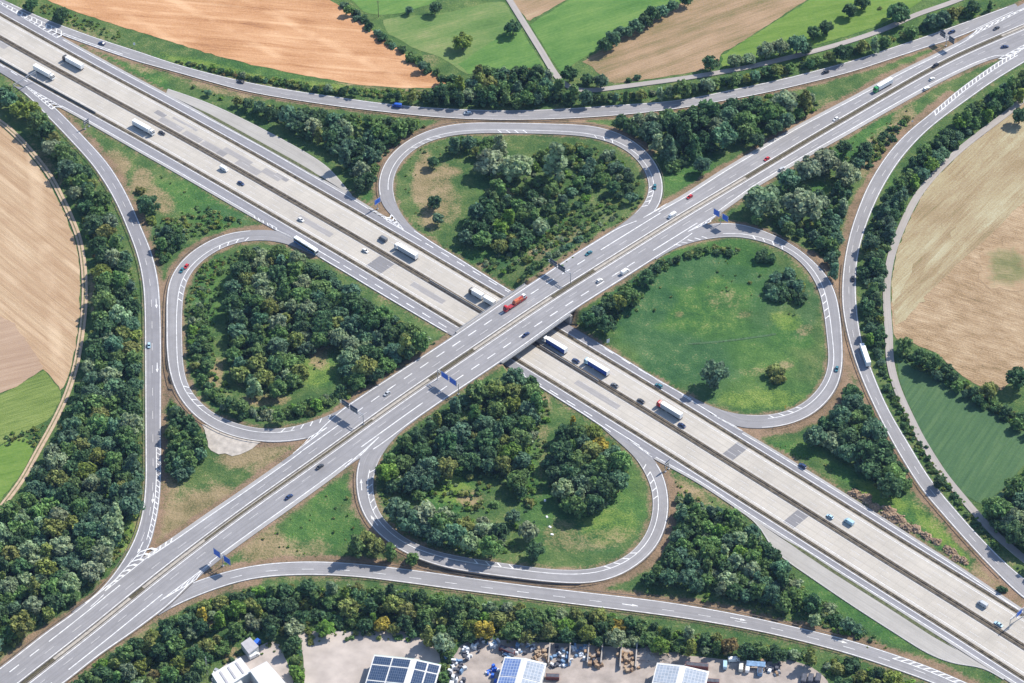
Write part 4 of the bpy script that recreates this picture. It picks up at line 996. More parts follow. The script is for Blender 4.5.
def crown_proto(seed, kind, ncard, card):
    """unit crown: radius about 1, standing on z = 0. Returns verts, quads, tint. Leaf clumps over a cluster of boughs."""
    r = np.random.default_rng(seed)
    lob = []
    if kind == 'round':
        for i in range(17):
            a = i * 2.4 + r.uniform(-.4, .4); u = (i + .5) / 17; d = (.80 * math.sin(math.acos(1 - 1.5 * u))) * r.uniform(.75, 1.05); lob.append((d * math.cos(a), d * math.sin(a), 1.12 + .62 * (1 - 1.5 * u) + r.uniform(-.12, .12), r.uniform(.20, .40)))
        lob += [(0, 0, 1.0, .55)]
    elif kind == 'tall':
        for i in range(15):
            a = i * 2.4 + r.uniform(-.5, .5); z = .55 + 1.9 * i / 14; d = .56 * (1 - .62 * i / 14) * r.uniform(.5, 1.1); lob.append((d * math.cos(a), d * math.sin(a), z, r.uniform(.22, .38) * (1 - .3 * i / 14)))
        lob += [(0, 0, 1.1, .42), (0, 0, 1.8, .3)]
    elif kind == 'broad':
        for i in range(22):
            a = i * 2.4 + r.uniform(-.3, .3); d = .86 * math.sqrt((i + .5) / 22) * r.uniform(.85, 1.08); lob.append((d * math.cos(a), d * math.sin(a), r.uniform(.95, 1.3) - .5 * d * d + r.uniform(-.15, .2), r.uniform(.16, .34)))
        lob += [(0, 0, .85, .55)]
    else:  # bush
        for i in range(9):
            a = i * 2.4 + r.uniform(-.6, .6); d = r.uniform(.25, .75); lob.append((d * math.cos(a), d * math.sin(a), r.uniform(.25, .8), r.uniform(.22, .42)))
        lob += [(0, 0, .55, .45)]
    lob = np.array(lob); n = len(lob); wgt = lob[:, 3] ** 2; wgt = wgt / wgt.sum()
    pts = []; nor = []; tnt = []; lt = r.uniform(0, 1, n)
    need = ncard
    while need > 0:
        j = r.choice(n, size=need * 2, p=wgt); d = r.normal(size=(len(j), 3)); d[:, 2] += .35; d /= np.linalg.norm(d, axis=1, keepdims=True)
        q = lob[j, :3] + d * (lob[j, 3] * r.uniform(.86, 1.12, len(j)))[:, None]
        dd = np.linalg.norm(q[:, None] - lob[None, :, :3], axis=2) / lob[None, :, 3]; dd[np.arange(len(j)), j] = 9
        ok = (dd.min(1) > .82) & (q[:, 2] > (0.02 if kind == 'bush' else .28))
        q, d, j = q[ok][:need], d[ok][:need], j[ok][:need]
        pts.append(q); nor.append(d); tnt.append(.6 * lt[j] + .4 * r.uniform(0, 1, len(j))); need -= len(q)
    q = np.concatenate(pts); d = np.concatenate(nor); t = np.concatenate(tnt)
    d = d + r.normal(0, .5, d.shape); d /= np.linalg.norm(d, axis=1, keepdims=True)
    up = r.normal(size=d.shape); a = np.cross(d, up); a /= np.linalg.norm(a, axis=1, keepdims=True); b = np.cross(d, a)
    sz = card * r.uniform(.65, 1.35, (len(q), 1)); el = r.uniform(.7, 1.0, (len(q), 1))
    c4 = [q - a * sz - b * sz * el * .7, q + a * sz * .7 - b * sz * el + d * sz * .25, q + a * sz + b * sz * el * .8, q - a * sz * .8 + b * sz * el + d * sz * .25]
    V = np.stack(c4, 1).reshape(-1, 3); Fq = np.arange(len(V)).reshape(-1, 4); T = np.repeat(t, 4)
    # inner boughs (lumpy masses under the leaves), as degenerate-free quads made of ico triangles
    cv, cf, ct = [], [], []; off = len(V)
    for k_, (x, y, z, rad) in enumerate(lob):
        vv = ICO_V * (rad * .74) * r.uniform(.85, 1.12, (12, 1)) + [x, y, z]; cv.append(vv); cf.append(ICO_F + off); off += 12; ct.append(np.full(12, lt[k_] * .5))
    return np.vstack([V] + cv), Fq, np.concatenate(cf), np.concatenate([T] + ct)


def crown_mesh(name, pr, mat):
    V, Q, T3, tint = pr
    me = bpy.data.meshes.new(name); me.vertices.add(len(V)); me.vertices.foreach_set('co', V.astype(np.float32).ravel())
    loops = np.concatenate([Q.ravel(), T3.ravel()]).astype(np.int32); me.loops.add(len(loops)); me.loops.foreach_set('vertex_index', loops)
    nq, n3 = len(Q), len(T3); me.polygons.add(nq + n3)
    me.polygons.foreach_set('loop_start', np.concatenate([np.arange(nq) * 4, nq * 4 + np.arange(n3) * 3]).astype(np.int32))
    me.polygons.foreach_set('loop_total', np.concatenate([np.full(nq, 4), np.full(n3, 3)]).astype(np.int32))
    me.polygons.foreach_set('use_smooth', np.zeros(nq + n3, bool)); me.update(calc_edges=True)
    at = me.attributes.new('tint', 'FLOAT', 'POINT'); at.data.foreach_set('value', tint.astype(np.float32)); me.materials.append(mat)
    return me


PROTO = {}
for kind, num, nc, cs in (('round', 6, 620, .105), ('tall', 3, 560, .105), ('broad', 5, 820, .088), ('bush', 6, 260, .13), ('tuft', 4, 70, .22)):
    PROTO[kind] = [crown_proto(100 * len(PROTO) + i, kind, nc, cs) for i in range(num)]
PMESH = {k_: [crown_mesh('crown' if k_ != 'bush' else 'bush', p, M['leaf']) for p in v] for k_, v in PROTO.items() if k_ != 'tuft'}
for k_, num, nc, cs in (('round', 5, 360, .135), ('tall', 3, 330, .135), ('broad', 4, 460, .115)): PROTO[k_] += [crown_proto(900 + 10 * i + nc, k_, nc, cs) for i in range(num)]
LIGHT = {'round': 6, 'tall': 3, 'broad': 5, 'bush': 0, 'tuft': 0}   # index of the lighter crowns used for the crowded masses


def trunk_mesh():
    mb = MB(); mb.tube((0, 0, -.06), (0.02, 0, .55), .085, .055, 7)
    for a, h, l in ((.3, .5, .5), (2.3, .42, .45), (4.3, .52, .5)):
        mb.tube((0.02, 0, h - .05), (l * math.cos(a), l * math.sin(a), h + .5), .045, .018, 5)
    return mb.mesh('trunk', M['bark'])


TRUNK = trunk_mesh()
plants = []      # every plant: dict(x, y, z, r, kind, tone, wood, label)


def put(px, py, r, kind, tone, wood, label=None, hs=None):
    """px,py: middle of the crown as surveyed, r in metres"""
    zc = {'round': 1.15, 'tall': 1.4, 'broad': .95, 'bush': .5}[kind] * r * (hs or 1)
    p = G(px, py, zc); plants.append(dict(x=p[0], y=p[1], z=p[2], r=r, kind=kind, tone=tone, wood=wood, label=label, px=px, py=py, hs=hs or 1.0))


def pick(r, w):
    k_ = list(w); p = np.array([w[a] for a in k_], float); return k_[r.choice(len(k_), p=p / p.sum())]


def grow(wood, poly, radii, tones, kinds, n_try=4000, pack=.74, holes=(), seed=0, margin=.55, under=1.0, inset=1.0):
    """fill a surveyed outline with crowns, large ones first"""
    r = np.random.default_rng(seed + 17); poly = np.array(poly, float); lo, hi = poly.min(0), poly.max(0)
    mine = []
    for rad in radii:
        n = n_try // len(radii); X = r.uniform(lo[0], hi[0], n); Y = r.uniform(lo[1], hi[1], n); ok = inside(poly, X, Y)
        e = rad * 1.05 * (.25 if wood in ('lane', 'lanerow', 'hedge', 'hedge_top', 'hedge_hay', 'verge_row', 'slip_scrub', 'sliver') else .55 if wood in ('stoneloop', 'yardbelt', 'mouth', 'track') else inset)
        for ox, oy in ((e, 0), (-e, 0), (0, e * .75), (0, -e * .75)): ok &= inside(poly, X + ox, Y + oy)
        for h in holes: ok &= ~inside(h, X, Y)
        X, Y = X[ok], Y[ok]
        if not len(X): continue
        zc = rad * 1.0; base = G(X, Y, zc); dr = dist_road(base)
        for i in range(len(X)):
            rr_ = rad * r.uniform(.85, 1.15)
            if dr[i] < rr_ * margin + 1.6: continue
            b = base[i, :2]
            if any((b[0] - m[0]) ** 2 + (b[1] - m[1]) ** 2 < (pack * (rr_ + m[2])) ** 2 for m in mine): continue
            if any((b[0] - q['x']) ** 2 + (b[1] - q['y']) ** 2 < (pack * (rr_ + q['r'])) ** 2 for q in plants if q['label']): continue
            mine.append((b[0], b[1], rr_)); put(X[i], Y[i], rr_, pick(r, kinds), pick(r, tones), wood, hs=r.uniform(.85, 1.15))
    ar = abs(np.sum(poly[:, 0] * np.roll(poly[:, 1], 1) - poly[:, 1] * np.roll(poly[:, 0], 1))) / 2
    fill(wood, poly, int(ar * .055 * under), holes, seed)
    return len(mine)


def fill(wood, poly, n, holes=(), seed=0, tones=None, rad=(.7, 1.9)):
    """low growth between and under the trees"""
    if n < 1: return
    r = np.random.default_rng(seed + 501); poly = np.array(poly, float); lo, hi = poly.min(0) - 2, poly.max(0) + 2; X = r.uniform(lo[0], hi[0], n * 6); Y = r.uniform(lo[1], hi[1], n * 6); ok = inside(poly, X, Y)
    for h in holes: ok &= ~inside(h, X, Y)
    X, Y = X[ok][:n], Y[ok][:n]; b = G(X, Y, .5)
    if not len(X): return
    dr = dist_road(b); tn = tones or {'mid green': 4, 'bright green': 2.6, 'dark green': 1.5, 'olive': 1.6, 'grey green': 1.0, 'yellow green': .4}
    for i in range(len(X)):
        rr_ = rad[0] + (rad[1] - rad[0]) * r.uniform() ** 2
        if dr[i] > rr_ + 1.2: tufts.append(dict(x=b[i, 0], y=b[i, 1], z=b[i, 2], r=rr_, kind='tuft', tone=pick(r, tn), wood=wood, label=None, px=X[i], py=Y[i], hs=r.uniform(.6, 1.2)))


tufts = []


MIXG = {'dark green': 4, 'mid green': 3, 'bluish green': 3, 'grey green': 1.2, 'olive': .8, 'bright green': .5}
MIXW = {'dark green': 4, 'mid green': 3.2, 'bluish green': 3, 'grey green': 1.6, 'olive': 1.2, 'yellow green': .35, 'grey green': 1.8}
PALE = {'grey green': 3, 'mid green': 2, 'bluish green': 2, 'olive': 1, 'dark green': 1.5}
AUT = {'mid green': 3, 'dark green': 3, 'olive': 2, 'grey green': .8, 'yellow green': 1, 'golden': .16, 'rust brown': .22, 'bright green': .6}
TREE = {'round': 5, 'tall': 1, 'broad': 3}; BUSH = {'bush': 1}

# ---- trees that stand alone or stand out (crown middle, radius in metres, shape, tone, label)
solo = [
    (463, 41, 6.2, 'broad', 'yellow green', 'lone yellow-green tree with a loose crown in the top meadow'),
    (435, 8, 4.0, 'round', 'dark green', 'round dark tree on the ditch between the two top meadows'), (409, 10, 2.6, 'round', 'bluish green', 'small tree on the meadow ditch beside the pylon-like pole'),
    (31, 4, 4.8, 'broad', 'dark green', 'dark tree cut by the top edge beside the stubble field corner'), (61, 14, 5.6, 'broad', 'dark green', 'large dark bush-like tree on the verge below the stubble field corner'),
    (513, 27, 4.8, 'round', 'dark green', 'dark round tree at the bend where the farm lane enters the picture'), (570, 74, 5.0, 'round', 'dark green', 'rounded tree in the crook of the farm lane bend'),
    (587, 79, 4.2, 'broad', 'dark green', 'second tree in the crook of the farm lane, beside the hay field corner'), (601, 81, 4.4, 'round', 'bluish green', 'blue-green tree on the lane side below the brown hay field corner'),
    (629, 80, 2.2, 'bush', 'dark green', 'small dark bush on the lane edge below the brown hay field'), (637, 77, 2.6, 'bush', 'bluish green', 'paired small bush on the lane edge below the brown hay field'),
    (711, 63, 4.8, 'round', 'dark green', 'dark tree standing between the brown hay field and the farm lane'), (735, 60, 5.0, 'broad', 'grey green', 'pale topped tree at the tip of the brown hay field'), (749, 58, 4.4, 'broad', 'grey green', 'pale spreading tree next to the hay field tip'),
    (766, 50, 5.4, 'round', 'grey green', 'tall grey-green tree in the lane-side row above the slip road'), (780, 47, 5.4, 'round', 'grey green', 'second grey-green tree in the lane-side row'), (797, 44, 6.2, 'round', 'bluish green', 'broad blue-green tree closing the lane-side row'), (806, 48, 4.0, 'round', 'dark green', 'dark tree leaning on the end of the lane-side row'),
    (814, 33, 4.4, 'round', 'dark green', 'round dark tree in the bright grass field above the lane'), (826, 27, 4.6, 'round', 'dark green', 'darker twin tree in the bright grass field above the lane'), (850, 10, 4.4, 'round', 'dark green', 'dark round tree alone in the bright grass field'), (862, 2, 4.6, 'round', 'dark green', 'dark tree at the top edge of the bright grass field'),
    (898, 12, 8.2, 'broad', 'dark green', 'very large dark tree overhanging the farm lane'), (880, 8, 1.6, 'bush', 'olive', 'tiny olive bush beside the very large lane tree'),
    (714, 373, 7.6, 'round', 'bluish green', 'lone blue-green tree with a long shadow in the green meadow loop'), (776, 371, 5.4, 'bush', 'olive', 'low brownish bush ringed by dry stems in the green meadow loop'), (778, 379, 4.6, 'bush', 'olive', 'low olive bush joined to the dry bush in the meadow loop'),
    (762, 256, 4.6, 'bush', 'dark green', 'dark thicket bush at the bend of the green meadow loop'), (771, 258, 3.8, 'bush', 'dark green', 'smaller dark bush beside the bend of the green meadow loop'),
    (647, 278, 4.4, 'round', 'dark green', 'dark round tree on the bank above the green meadow'), (655, 270, 3.6, 'round', 'dark green', 'dark tree above the round one on the meadow bank'), (660, 263, 2.6, 'bush', 'dark green', 'dark bush on top of the bank of the green meadow loop'), (677, 259, 3.2, 'bush', 'dark green', 'dark bush beside the crossing road at the meadow loop nose'),
    (630, 296, 6.2, 'broad', 'mid green', 'broad green tree on the embankment beside the bridge'), (618, 303, 4.6, 'round', 'yellow green', 'yellow-tinged tree squeezed between two trees on the bridge embankment'), (609, 304, 4.8, 'round', 'dark green', 'dark tree on the bridge embankment above the meadow'), (607, 324, 5.2, 'round', 'dark green', 'dark rounded tree at the foot of the bridge embankment'), (590, 318, 4.8, 'round', 'dark green', 'dark tree nearest the bridge deck on the meadow bank'), (597, 312, 4.2, 'round', 'bluish green', 'blue-green tree behind the tree nearest the deck'),
    (433, 162, 3.4, 'round', 'dark green', 'small dark tree alone on the dry grass of the loop'), (434, 202, 4.2, 'round', 'dark green', 'dark round tree on the dry grass, larger of a pair'), (438, 219, 3.4, 'round', 'bluish green', 'round blue-green tree at the lower end of the dry grass'),
    (529, 532, 5.2, 'round', 'grey green', 'pale grey-green tree alone on the grass of the loop nearest the yards'), (535, 550, 4.8, 'round', 'dark green', 'dark tree below the pale grey-green one near the loop road'), (513, 517, 4.0, 'round', 'bluish green', 'blue-green tree at the grass edge above the pale grey-green tree'),
    (563, 489, 5.6, 'round', 'grey green', 'pale round tree in front of the dark clump on the loop grass'), (580, 496, 4.8, 'tall', 'grey green', 'pale slender tree beside the pale round one in front of the clump'),
    (564, 434, 5.0, 'round', 'dark green', 'dark tree at the top of the clump below the motorway'), (593, 431, 5.2, 'broad', 'yellow green', 'yellowing tree on top of the clump below the motorway'), (600, 444, 5.0, 'broad', 'golden', 'golden-topped tree at the upper edge of the clump'), (573, 420, 2.4, 'tall', 'golden', 'small golden tree by the sandy spot beside the motorway'),
    (147, 203, 6.6, 'broad', 'dark green', 'dark spreading tree beside the gravelly bend of the slip road'), (141, 190, 3.4, 'bush', 'olive', 'olive bush above the dark spreading tree by the slip road'), (151, 220, 3.2, 'bush', 'yellow green', 'bright yellow-green bush below the dark spreading tree'),
    (356, 545, 5.8, 'tall', 'mid green', 'tall green tree on the dry triangle between loop and slip road'), (366, 540, 4.6, 'round', 'olive', 'olive tree behind the tall one on the dry triangle'), (376, 548, 4.6, 'round', 'olive', 'browning tree in the middle of the dry triangle group'), (390, 551, 4.4, 'tall', 'mid green', 'loose green tree at the tip of the dry triangle group'), (412, 558, 3.4, 'round', 'mid green', 'small tree alone between the loop and the slip road'),
    (1002, 152, 1.0, 'bush', 'olive', None), (878, 354, 1.0, 'bush', 'olive', None),
    (904, 345, 4.6, 'round', 'mid green', 'bright tree at the hedge end beside the country lane'), (932, 362, 5.4, 'round', 'mid green', 'largest green tree of the hedge above the clover field'), (920, 358, 4.6, 'round', 'dark green', 'dark tree in the hedge above the clover field'), (947, 369, 3.6, 'round', 'dark green', 'small round tree where the hedge above the clover thins'),
    (989, 390, 4.8, 'round', 'olive', 'olive tree in the hedge corner between fallow and clover'), (1018, 378, 6.4, 'round', 'dark green', 'large dark tree shading the fallow field corner'),
    (940, 482, 3.6, 'round', 'dark green', 'small dark tree squeezed between slip road and country lane'), (1002, 589, 2.9, 'bush', 'dark green', 'dark round bush on bare soil where the roads meet'),
    (1020, 116, 5.0, 'round', 'dark green', 'dark tree beside the country lane above the streaked field'), (820, 598, 4.6, 'round', 'mid green', None), (829, 160, 5.4, 'round', 'dark green', 'dark tree standing behind the bushy pale tree of the grass pocket'),
    (763, 199, 11.5, 'broad', 'grey green', 'huge pale-topped tree beside the crossing road'), (803, 204, 11.5, 'broad', 'grey green', 'huge billowing grey tree over the grass pocket'), (789, 180, 6.6, 'round', 'bluish green', 'blue-green tree wedged between the two huge ones'), (809, 168, 8.0, 'broad', 'grey green', 'pale tree by the road above the huge billowing one'), (826, 160, 9.0, 'broad', 'grey green', 'broad pale tree above the bright grass pocket'), (846, 172, 8.4, 'broad', 'grey green', 'pale tree on the far side of the bright grass pocket'), (844, 148, 4.6, 'round', 'dark green', 'dark tree right at the verge beside the crossing road'), (757, 220, 3.4, 'round', 'mid green', 'little round tree at the loop mouth under the huge tree'), (819, 217, 3.6, 'bush', 'bright green', 'bright green bush at the lower edge of the grass pocket'),
    (702, 165, 5.0, 'round', 'bluish green', 'single blue-green tree on the green strip beside the crossing road'), (757, 140, 4.4, 'round', 'dark green', 'dark tree pair member nearer the green strip'), (774, 128, 4.8, 'round', 'dark green', 'dark tree near the verge at the end of the pale grove'), (786, 121, 5.0, 'round', 'bluish green', 'blue-green tree ending the pale grove beside the verge'),
    (490, 160, 9.6, 'broad', 'grey green', 'large pale willow-like tree inside the dry grass loop'), (516, 166, 10.0, 'broad', 'grey green', 'large pale tree in the row inside the dry grass loop'), (556, 160, 9.6, 'tall', 'grey green', 'tall pale tree standing highest inside the dry grass loop'), (500, 145, 6.4, 'tall', 'grey green', 'pale pointed tree behind the willow-like one'),
    (570, 268, 3.0, 'bush', 'dark green', None), (1009, 500, 1, 'bush', 'olive', None)]
for px, py, r, kind, tone, lab in solo:
    if lab: put(px, py, r, kind, tone, 'solo', lab)

g_ = {}
g_['a'] = grow('track', [(0, 84), (14, 92), (30, 104), (45, 124), (62, 143), (85, 166), (104, 196), (116, 228), (128, 258), (136, 290), (139, 330), (140, 420), (141, 470), (138, 505), (128, 520), (112, 548), (95, 575), (70, 600), (40, 620), (0, 640), (-30, 660), (-30, 520), (4, 514), (26, 492), (36, 470), (50, 450), (62, 425), (74, 400), (84, 370), (92, 340), (96, 310), (98, 285), (97, 262), (92, 240), (86, 220), (76, 198), (62, 172), (46, 148), (30, 128), (10, 108), (-20, 92)],
               (5.4, 4.4, 3.5, 2.7), MIXW, TREE, 15000, .66, seed=1)
g_['b'] = grow('layby', [(176, 78), (200, 88), (225, 96), (262, 104), (300, 108), (340, 114), (390, 119), (420, 121), (432, 124), (412, 134), (396, 147), (381, 163), (373, 185), (366, 191), (355, 190), (348, 168), (334, 152), (310, 138), (274, 118), (240, 104), (212, 96), (192, 89)], (4.8, 4.0, 3.2, 2.5), MIXG, TREE, 6000, .70, seed=2)
g_['c'] = grow('dryloop', [(446, 139), (470, 137), (500, 138), (504, 160), (500, 176), (506, 190), (512, 200), (530, 205), (546, 220), (548, 235), (530, 245), (510, 250), (495, 252), (480, 248), (462, 242), (458, 232), (468, 215), (480, 200), (492, 188), (486, 172), (474, 152), (458, 150), (446, 150)], (4.8, 3.9, 3.1, 2.4), MIXG, TREE, 4500, .70, seed=3)
g_['c2'] = grow('dryloop', [(505, 186), (540, 150), (575, 142), (610, 150), (630, 165), (640, 185), (636, 200), (620, 205), (612, 190), (600, 180), (590, 200), (575, 215), (555, 222), (545, 218), (530, 205)], (4.2, 3.4, 2.7), MIXG, {'round': 3, 'broad': 2, 'bush': 2}, 2600, .98, seed=4)
g_['d'] = grow('grove', [(604, 122), (640, 116), (690, 107), (725, 101), (770, 95), (808, 94), (822, 100), (816, 112), (800, 118), (782, 122), (768, 128), (752, 138), (730, 146), (714, 152), (700, 150), (690, 160), (682, 172), (672, 170), (664, 160), (655, 148), (640, 138), (622, 130)], (7.4, 6.0, 4.6, 3.2), {'grey green': 2.2, 'mid green': 2.4, 'dark green': 3, 'bluish green': 3, 'olive': .6}, TREE, 4000, .78, seed=5)
g_['e'] = grow('lanerow', [(346, 88), (362, 93), (390, 94), (420, 96), (445, 86), (465, 82), (480, 70), (500, 70), (540, 68), (556, 84), (590, 96), (620, 96), (680, 87), (730, 78), (790, 66), (850, 49), (900, 36), (930, 20), (960, 8), (990, 4), (1010, 0), (1000, 8), (975, 14), (933, 27), (891, 41), (850, 54), (800, 67), (760, 77), (720, 86), (680, 93), (620, 99), (560, 103), (510, 105), (470, 104), (420, 101), (380, 97), (350, 92)], (4.8, 4.0, 3.2, 2.5), {'dark green': 4, 'mid green': 3, 'bluish green': 2, 'olive': 1.3, 'grey green': .8, 'yellow green': .3}, {'round': 5, 'tall': 2, 'bush': 1}, 16000, .62, seed=6)
g_['e2'] = grow('hedge_top', [(340, 2), (348, 4), (362, 16), (380, 32), (400, 46), (420, 60), (440, 72), (454, 80), (448, 86), (436, 78), (418, 64), (396, 50), (374, 34), (352, 16)], (3.4, 2.6, 1.9), {'dark green': 3, 'bluish green': 2, 'mid green': 2}, {'round': 2, 'bush': 3}, 3000, .75, seed=7)
g_['e3'] = grow('hedge_hay', [(602, 45), (612, 35), (640, 18), (660, 8), (684, -6), (694, -4), (680, 4), (660, 16), (640, 27), (618, 40), (606, 48)], (4.2, 3.4), {'dark green': 3, 'bluish green': 2}, {'round': 1}, 1500, .75, seed=8)
g_['f'] = grow('mouth', [(800, 186), (830, 195), (858, 150), (872, 142), (866, 160), (852, 190), (842, 225), (838, 260), (836, 280), (828, 262), (812, 244), (792, 233), (772, 224), (776, 216), (790, 222), (812, 226)], (4.0, 3.2, 2.6), MIXG, {'round': 3, 'bush': 2, 'tall': 1}, 2600, .74, seed=9)
g_['g'] = grow('lane', [(1030, 66), (1024, 96), (1002, 108), (980, 124), (952, 146), (930, 168), (912, 190), (898, 218), (886, 250), (880, 285), (881, 330), (884, 365), (878, 372), (868, 340), (864, 300), (864, 270), (870, 240), (880, 212), (892, 188), (910, 164), (935, 138), (960, 116), (985, 98), (1010, 82)], (4.4, 3.6, 2.9, 2.3), {'dark green': 4, 'mid green': 3, 'bluish green': 3, 'bright green': .8, 'yellow green': .25}, {'round': 4, 'tall': 2, 'bush': 2}, 9000, .64, seed=10)
g_['g2'] = grow('lane', [(884, 365), (888, 375), (905, 415), (925, 450), (945, 480), (975, 522), (1000, 548), (1030, 575), (1024, 582), (990, 552), (960, 518), (930, 480), (905, 440), (886, 398), (878, 375)], (2.2, 1.7), {'dark green': 4, 'mid green': 3}, BUSH, 2600, .8, seed=11, margin=.4)
g_['h'] = grow('quarry', [(850, 384), (862, 396), (876, 418), (890, 448), (906, 470), (914, 484), (906, 493), (892, 494), (876, 486), (860, 470), (838, 456), (814, 445), (808, 436), (818, 424), (836, 412), (842, 396)], (6.6, 5.4, 4.2, 3.1), {'dark green': 5, 'mid green': 2, 'bluish green': 3, 'grey green': .3}, {'round': 3, 'broad': 4}, 2600, .68, seed=12)
g_['i'] = grow('hedge', [(906, 350), (925, 362), (950, 372), (968, 384), (985, 396), (1000, 402), (1020, 414), (1040, 424), (1040, 436), (1018, 426), (995, 414), (970, 398), (945, 380), (920, 370), (906, 360)], (3.6, 2.8, 2.1), {'dark green': 3, 'mid green': 3, 'bluish green': 1}, {'round': 2, 'bush': 3}, 2200, .76, seed=13)
g_['j'] = grow('corner', [(985, 512), (996, 498), (1012, 478), (1030, 468), (1075, 470), (1090, 560), (1040, 556), (1022, 545), (1004, 532), (988, 522)], (7.0, 5.8, 4.6), {'dark green': 3, 'mid green': 2, 'bluish green': 3, 'grey green': .8}, {'round': 2, 'broad': 4}, 1800, .68, seed=14)
g_['k'] = grow('stoneloop', [(236, 258), (255, 250), (275, 249), (295, 256), (320, 270), (345, 286), (372, 304), (400, 320), (424, 334), (436, 342), (428, 352), (400, 370), (376, 386), (362, 390), (350, 384), (340, 392), (334, 380), (340, 362), (330, 350), (312, 352), (304, 362), (308, 376), (300, 384), (280, 392), (258, 394), (240, 382), (230, 360), (226, 330), (224, 300), (226, 275)], (5.4, 4.4, 3.6, 2.8), {'dark green': 4, 'mid green': 3.4, 'bluish green': 3, 'grey green': 1.6, 'olive': 1, 'yellow green': .15}, TREE, 5000, .74, seed=15, holes=[[(302, 352), (316, 344), (345, 348), (347, 386), (318, 392), (303, 378)]])
g_['k2'] = grow('stoneloop', [(190, 310), (198, 300), (207, 310), (208, 350), (212, 385), (225, 400), (250, 408), (285, 408), (305, 400), (325, 396), (345, 390), (358, 394), (330, 405), (305, 417), (280, 420), (250, 419), (225, 410), (205, 396), (194, 375), (189, 340)], (3.6, 2.8, 2.1), {'mid green': 4, 'dark green': 3, 'bright green': 1, 'grey green': 1, 'olive': 1}, {'round': 2, 'bush': 4}, 3600, .72, seed=16)
g_['l'] = grow('yardloop', [(396, 446), (410, 432), (435, 415), (462, 396), (490, 380), (515, 371), (528, 372), (540, 385), (547, 394), (543, 410), (535, 430), (528, 455), (528, 478), (524, 500), (518, 505), (512, 492), (500, 478), (480, 474), (468, 468), (452, 468), (440, 478), (428, 492), (414, 500), (398, 492), (386, 484), (380, 470), (388, 456)], (5.4, 4.5, 3.6, 2.8), {'dark green': 4, 'mid green': 3.4, 'bluish green': 2.4, 'grey green': .6, 'olive': 1.2, 'bright green': .6, 'olive': 1.3}, TREE, 5200, .76, seed=17)
g_['l2'] = grow('yardloop', [(384, 494), (400, 502), (416, 508), (440, 510), (470, 520), (490, 520), (505, 530), (508, 552), (490, 555), (462, 551), (436, 544), (412, 534), (396, 520), (386, 508)], (6.0, 5.0, 4.0), {'grey green': 3.4, 'dark green': 2, 'mid green': 2, 'bluish green': 1.5, 'olive': 1}, {'broad': 4, 'round': 2}, 2200, .70, seed=18)
g_['l3'] = grow('yardloop', [(551, 442), (558, 430), (580, 424), (606, 432), (620, 448), (630, 464), (629, 482), (614, 497), (602, 507), (585, 514), (570, 509), (556, 502), (549, 490), (546, 464)], (6.0, 5.0, 4.0), {'dark green': 4, 'mid green': 3, 'olive': 1, 'bluish green': 1.4}, {'round': 4, 'broad': 3}, 1600, .68, seed=19)
g_['l4'] = grow('yardloop', [(530, 392), (553, 402), (548, 430), (540, 470), (540, 510), (522, 556), (510, 556), (516, 510), (524, 470), (530, 430)], (2.6, 1.9, 1.4), {'mid green': 3, 'bright green': 1.5, 'olive': 1.5, 'grey green': 1}, BUSH, 130, 1.8, seed=40, under=.45)
g_['l5'] = grow('yardloop', [(426, 492), (450, 472), (486, 478), (504, 496), (490, 514), (450, 510)], (2.4, 1.7), {'mid green': 3, 'bright green': 1.5, 'olive': 1}, BUSH, 90, 1.9, seed=41, under=.5)
g_['k3'] = grow('stoneloop', [(196, 268), (226, 256), (222, 290), (212, 330), (218, 370), (234, 392), (222, 396), (204, 370), (198, 310)], (2.2, 1.6), {'mid green': 3, 'bright green': 1.5, 'olive': 1}, BUSH, 120, 1.6, seed=42, under=.6)
g_['b2'] = grow('dryloop', [(500, 252), (560, 224), (604, 196), (622, 206), (590, 228), (530, 262), (500, 276), (480, 262)], (2.4, 1.7), {'mid green': 3, 'grey green': 1.5, 'olive': 1}, BUSH, 200, 1.3, seed=43, under=1.5)
g_['m'] = grow('laybysouth', [(676, 492), (690, 498), (705, 505), (735, 512), (760, 535), (785, 565), (806, 590), (820, 606), (812, 610), (800, 609), (770, 604), (735, 597), (700, 590), (660, 584), (644, 581), (636, 577), (650, 574), (664, 556), (674, 530), (677, 510)], (4.4, 3.6, 2.9, 2.2), {'dark green': 3.4, 'mid green': 3.4, 'bluish green': 3, 'grey green': 1.6, 'bright green': .4}, {'round': 5, 'broad': 2, 'tall': 1, 'bush': 1}, 6000, .68, seed=20)
g_['m2'] = grow('laybysouth', [(812, 600), (830, 602), (850, 620), (866, 632), (872, 642), (850, 636), (820, 626), (806, 618)], (3.6, 2.8), MIXG, {'bush': 2, 'round': 1}, 700, .76, seed=21)
g_['n'] = grow('yardbelt', [(64, 700), (90, 672), (122, 650), (152, 632), (185, 612), (215, 598), (250, 589), (290, 586), (340, 586), (400, 590), (450, 597), (500, 604), (560, 611), (600, 614), (640, 622), (690, 632), (740, 642), (770, 646), (812, 654), (818, 662), (800, 660), (760, 654), (720, 650), (690, 652), (650, 648), (610, 644), (570, 641), (520, 638), (480, 637), (465, 640), (450, 648), (440, 650), (430, 640), (400, 630), (340, 629), (300, 630), (285, 636), (268, 635), (250, 632), (230, 646), (214, 662), (196, 680), (180, 700)], (4.5, 3.8, 3.1, 2.4), AUT, {'round': 4, 'broad': 2, 'tall': 1, 'bush': 1}, 11000, .70, seed=22, holes=[[(110, 690), (130, 672), (170, 648), (215, 628), (256, 612), (262, 617), (225, 634), (180, 656), (140, 684), (125, 700)], [(262, 606), (330, 606), (420, 616), (418, 622), (330, 614), (264, 614)]])
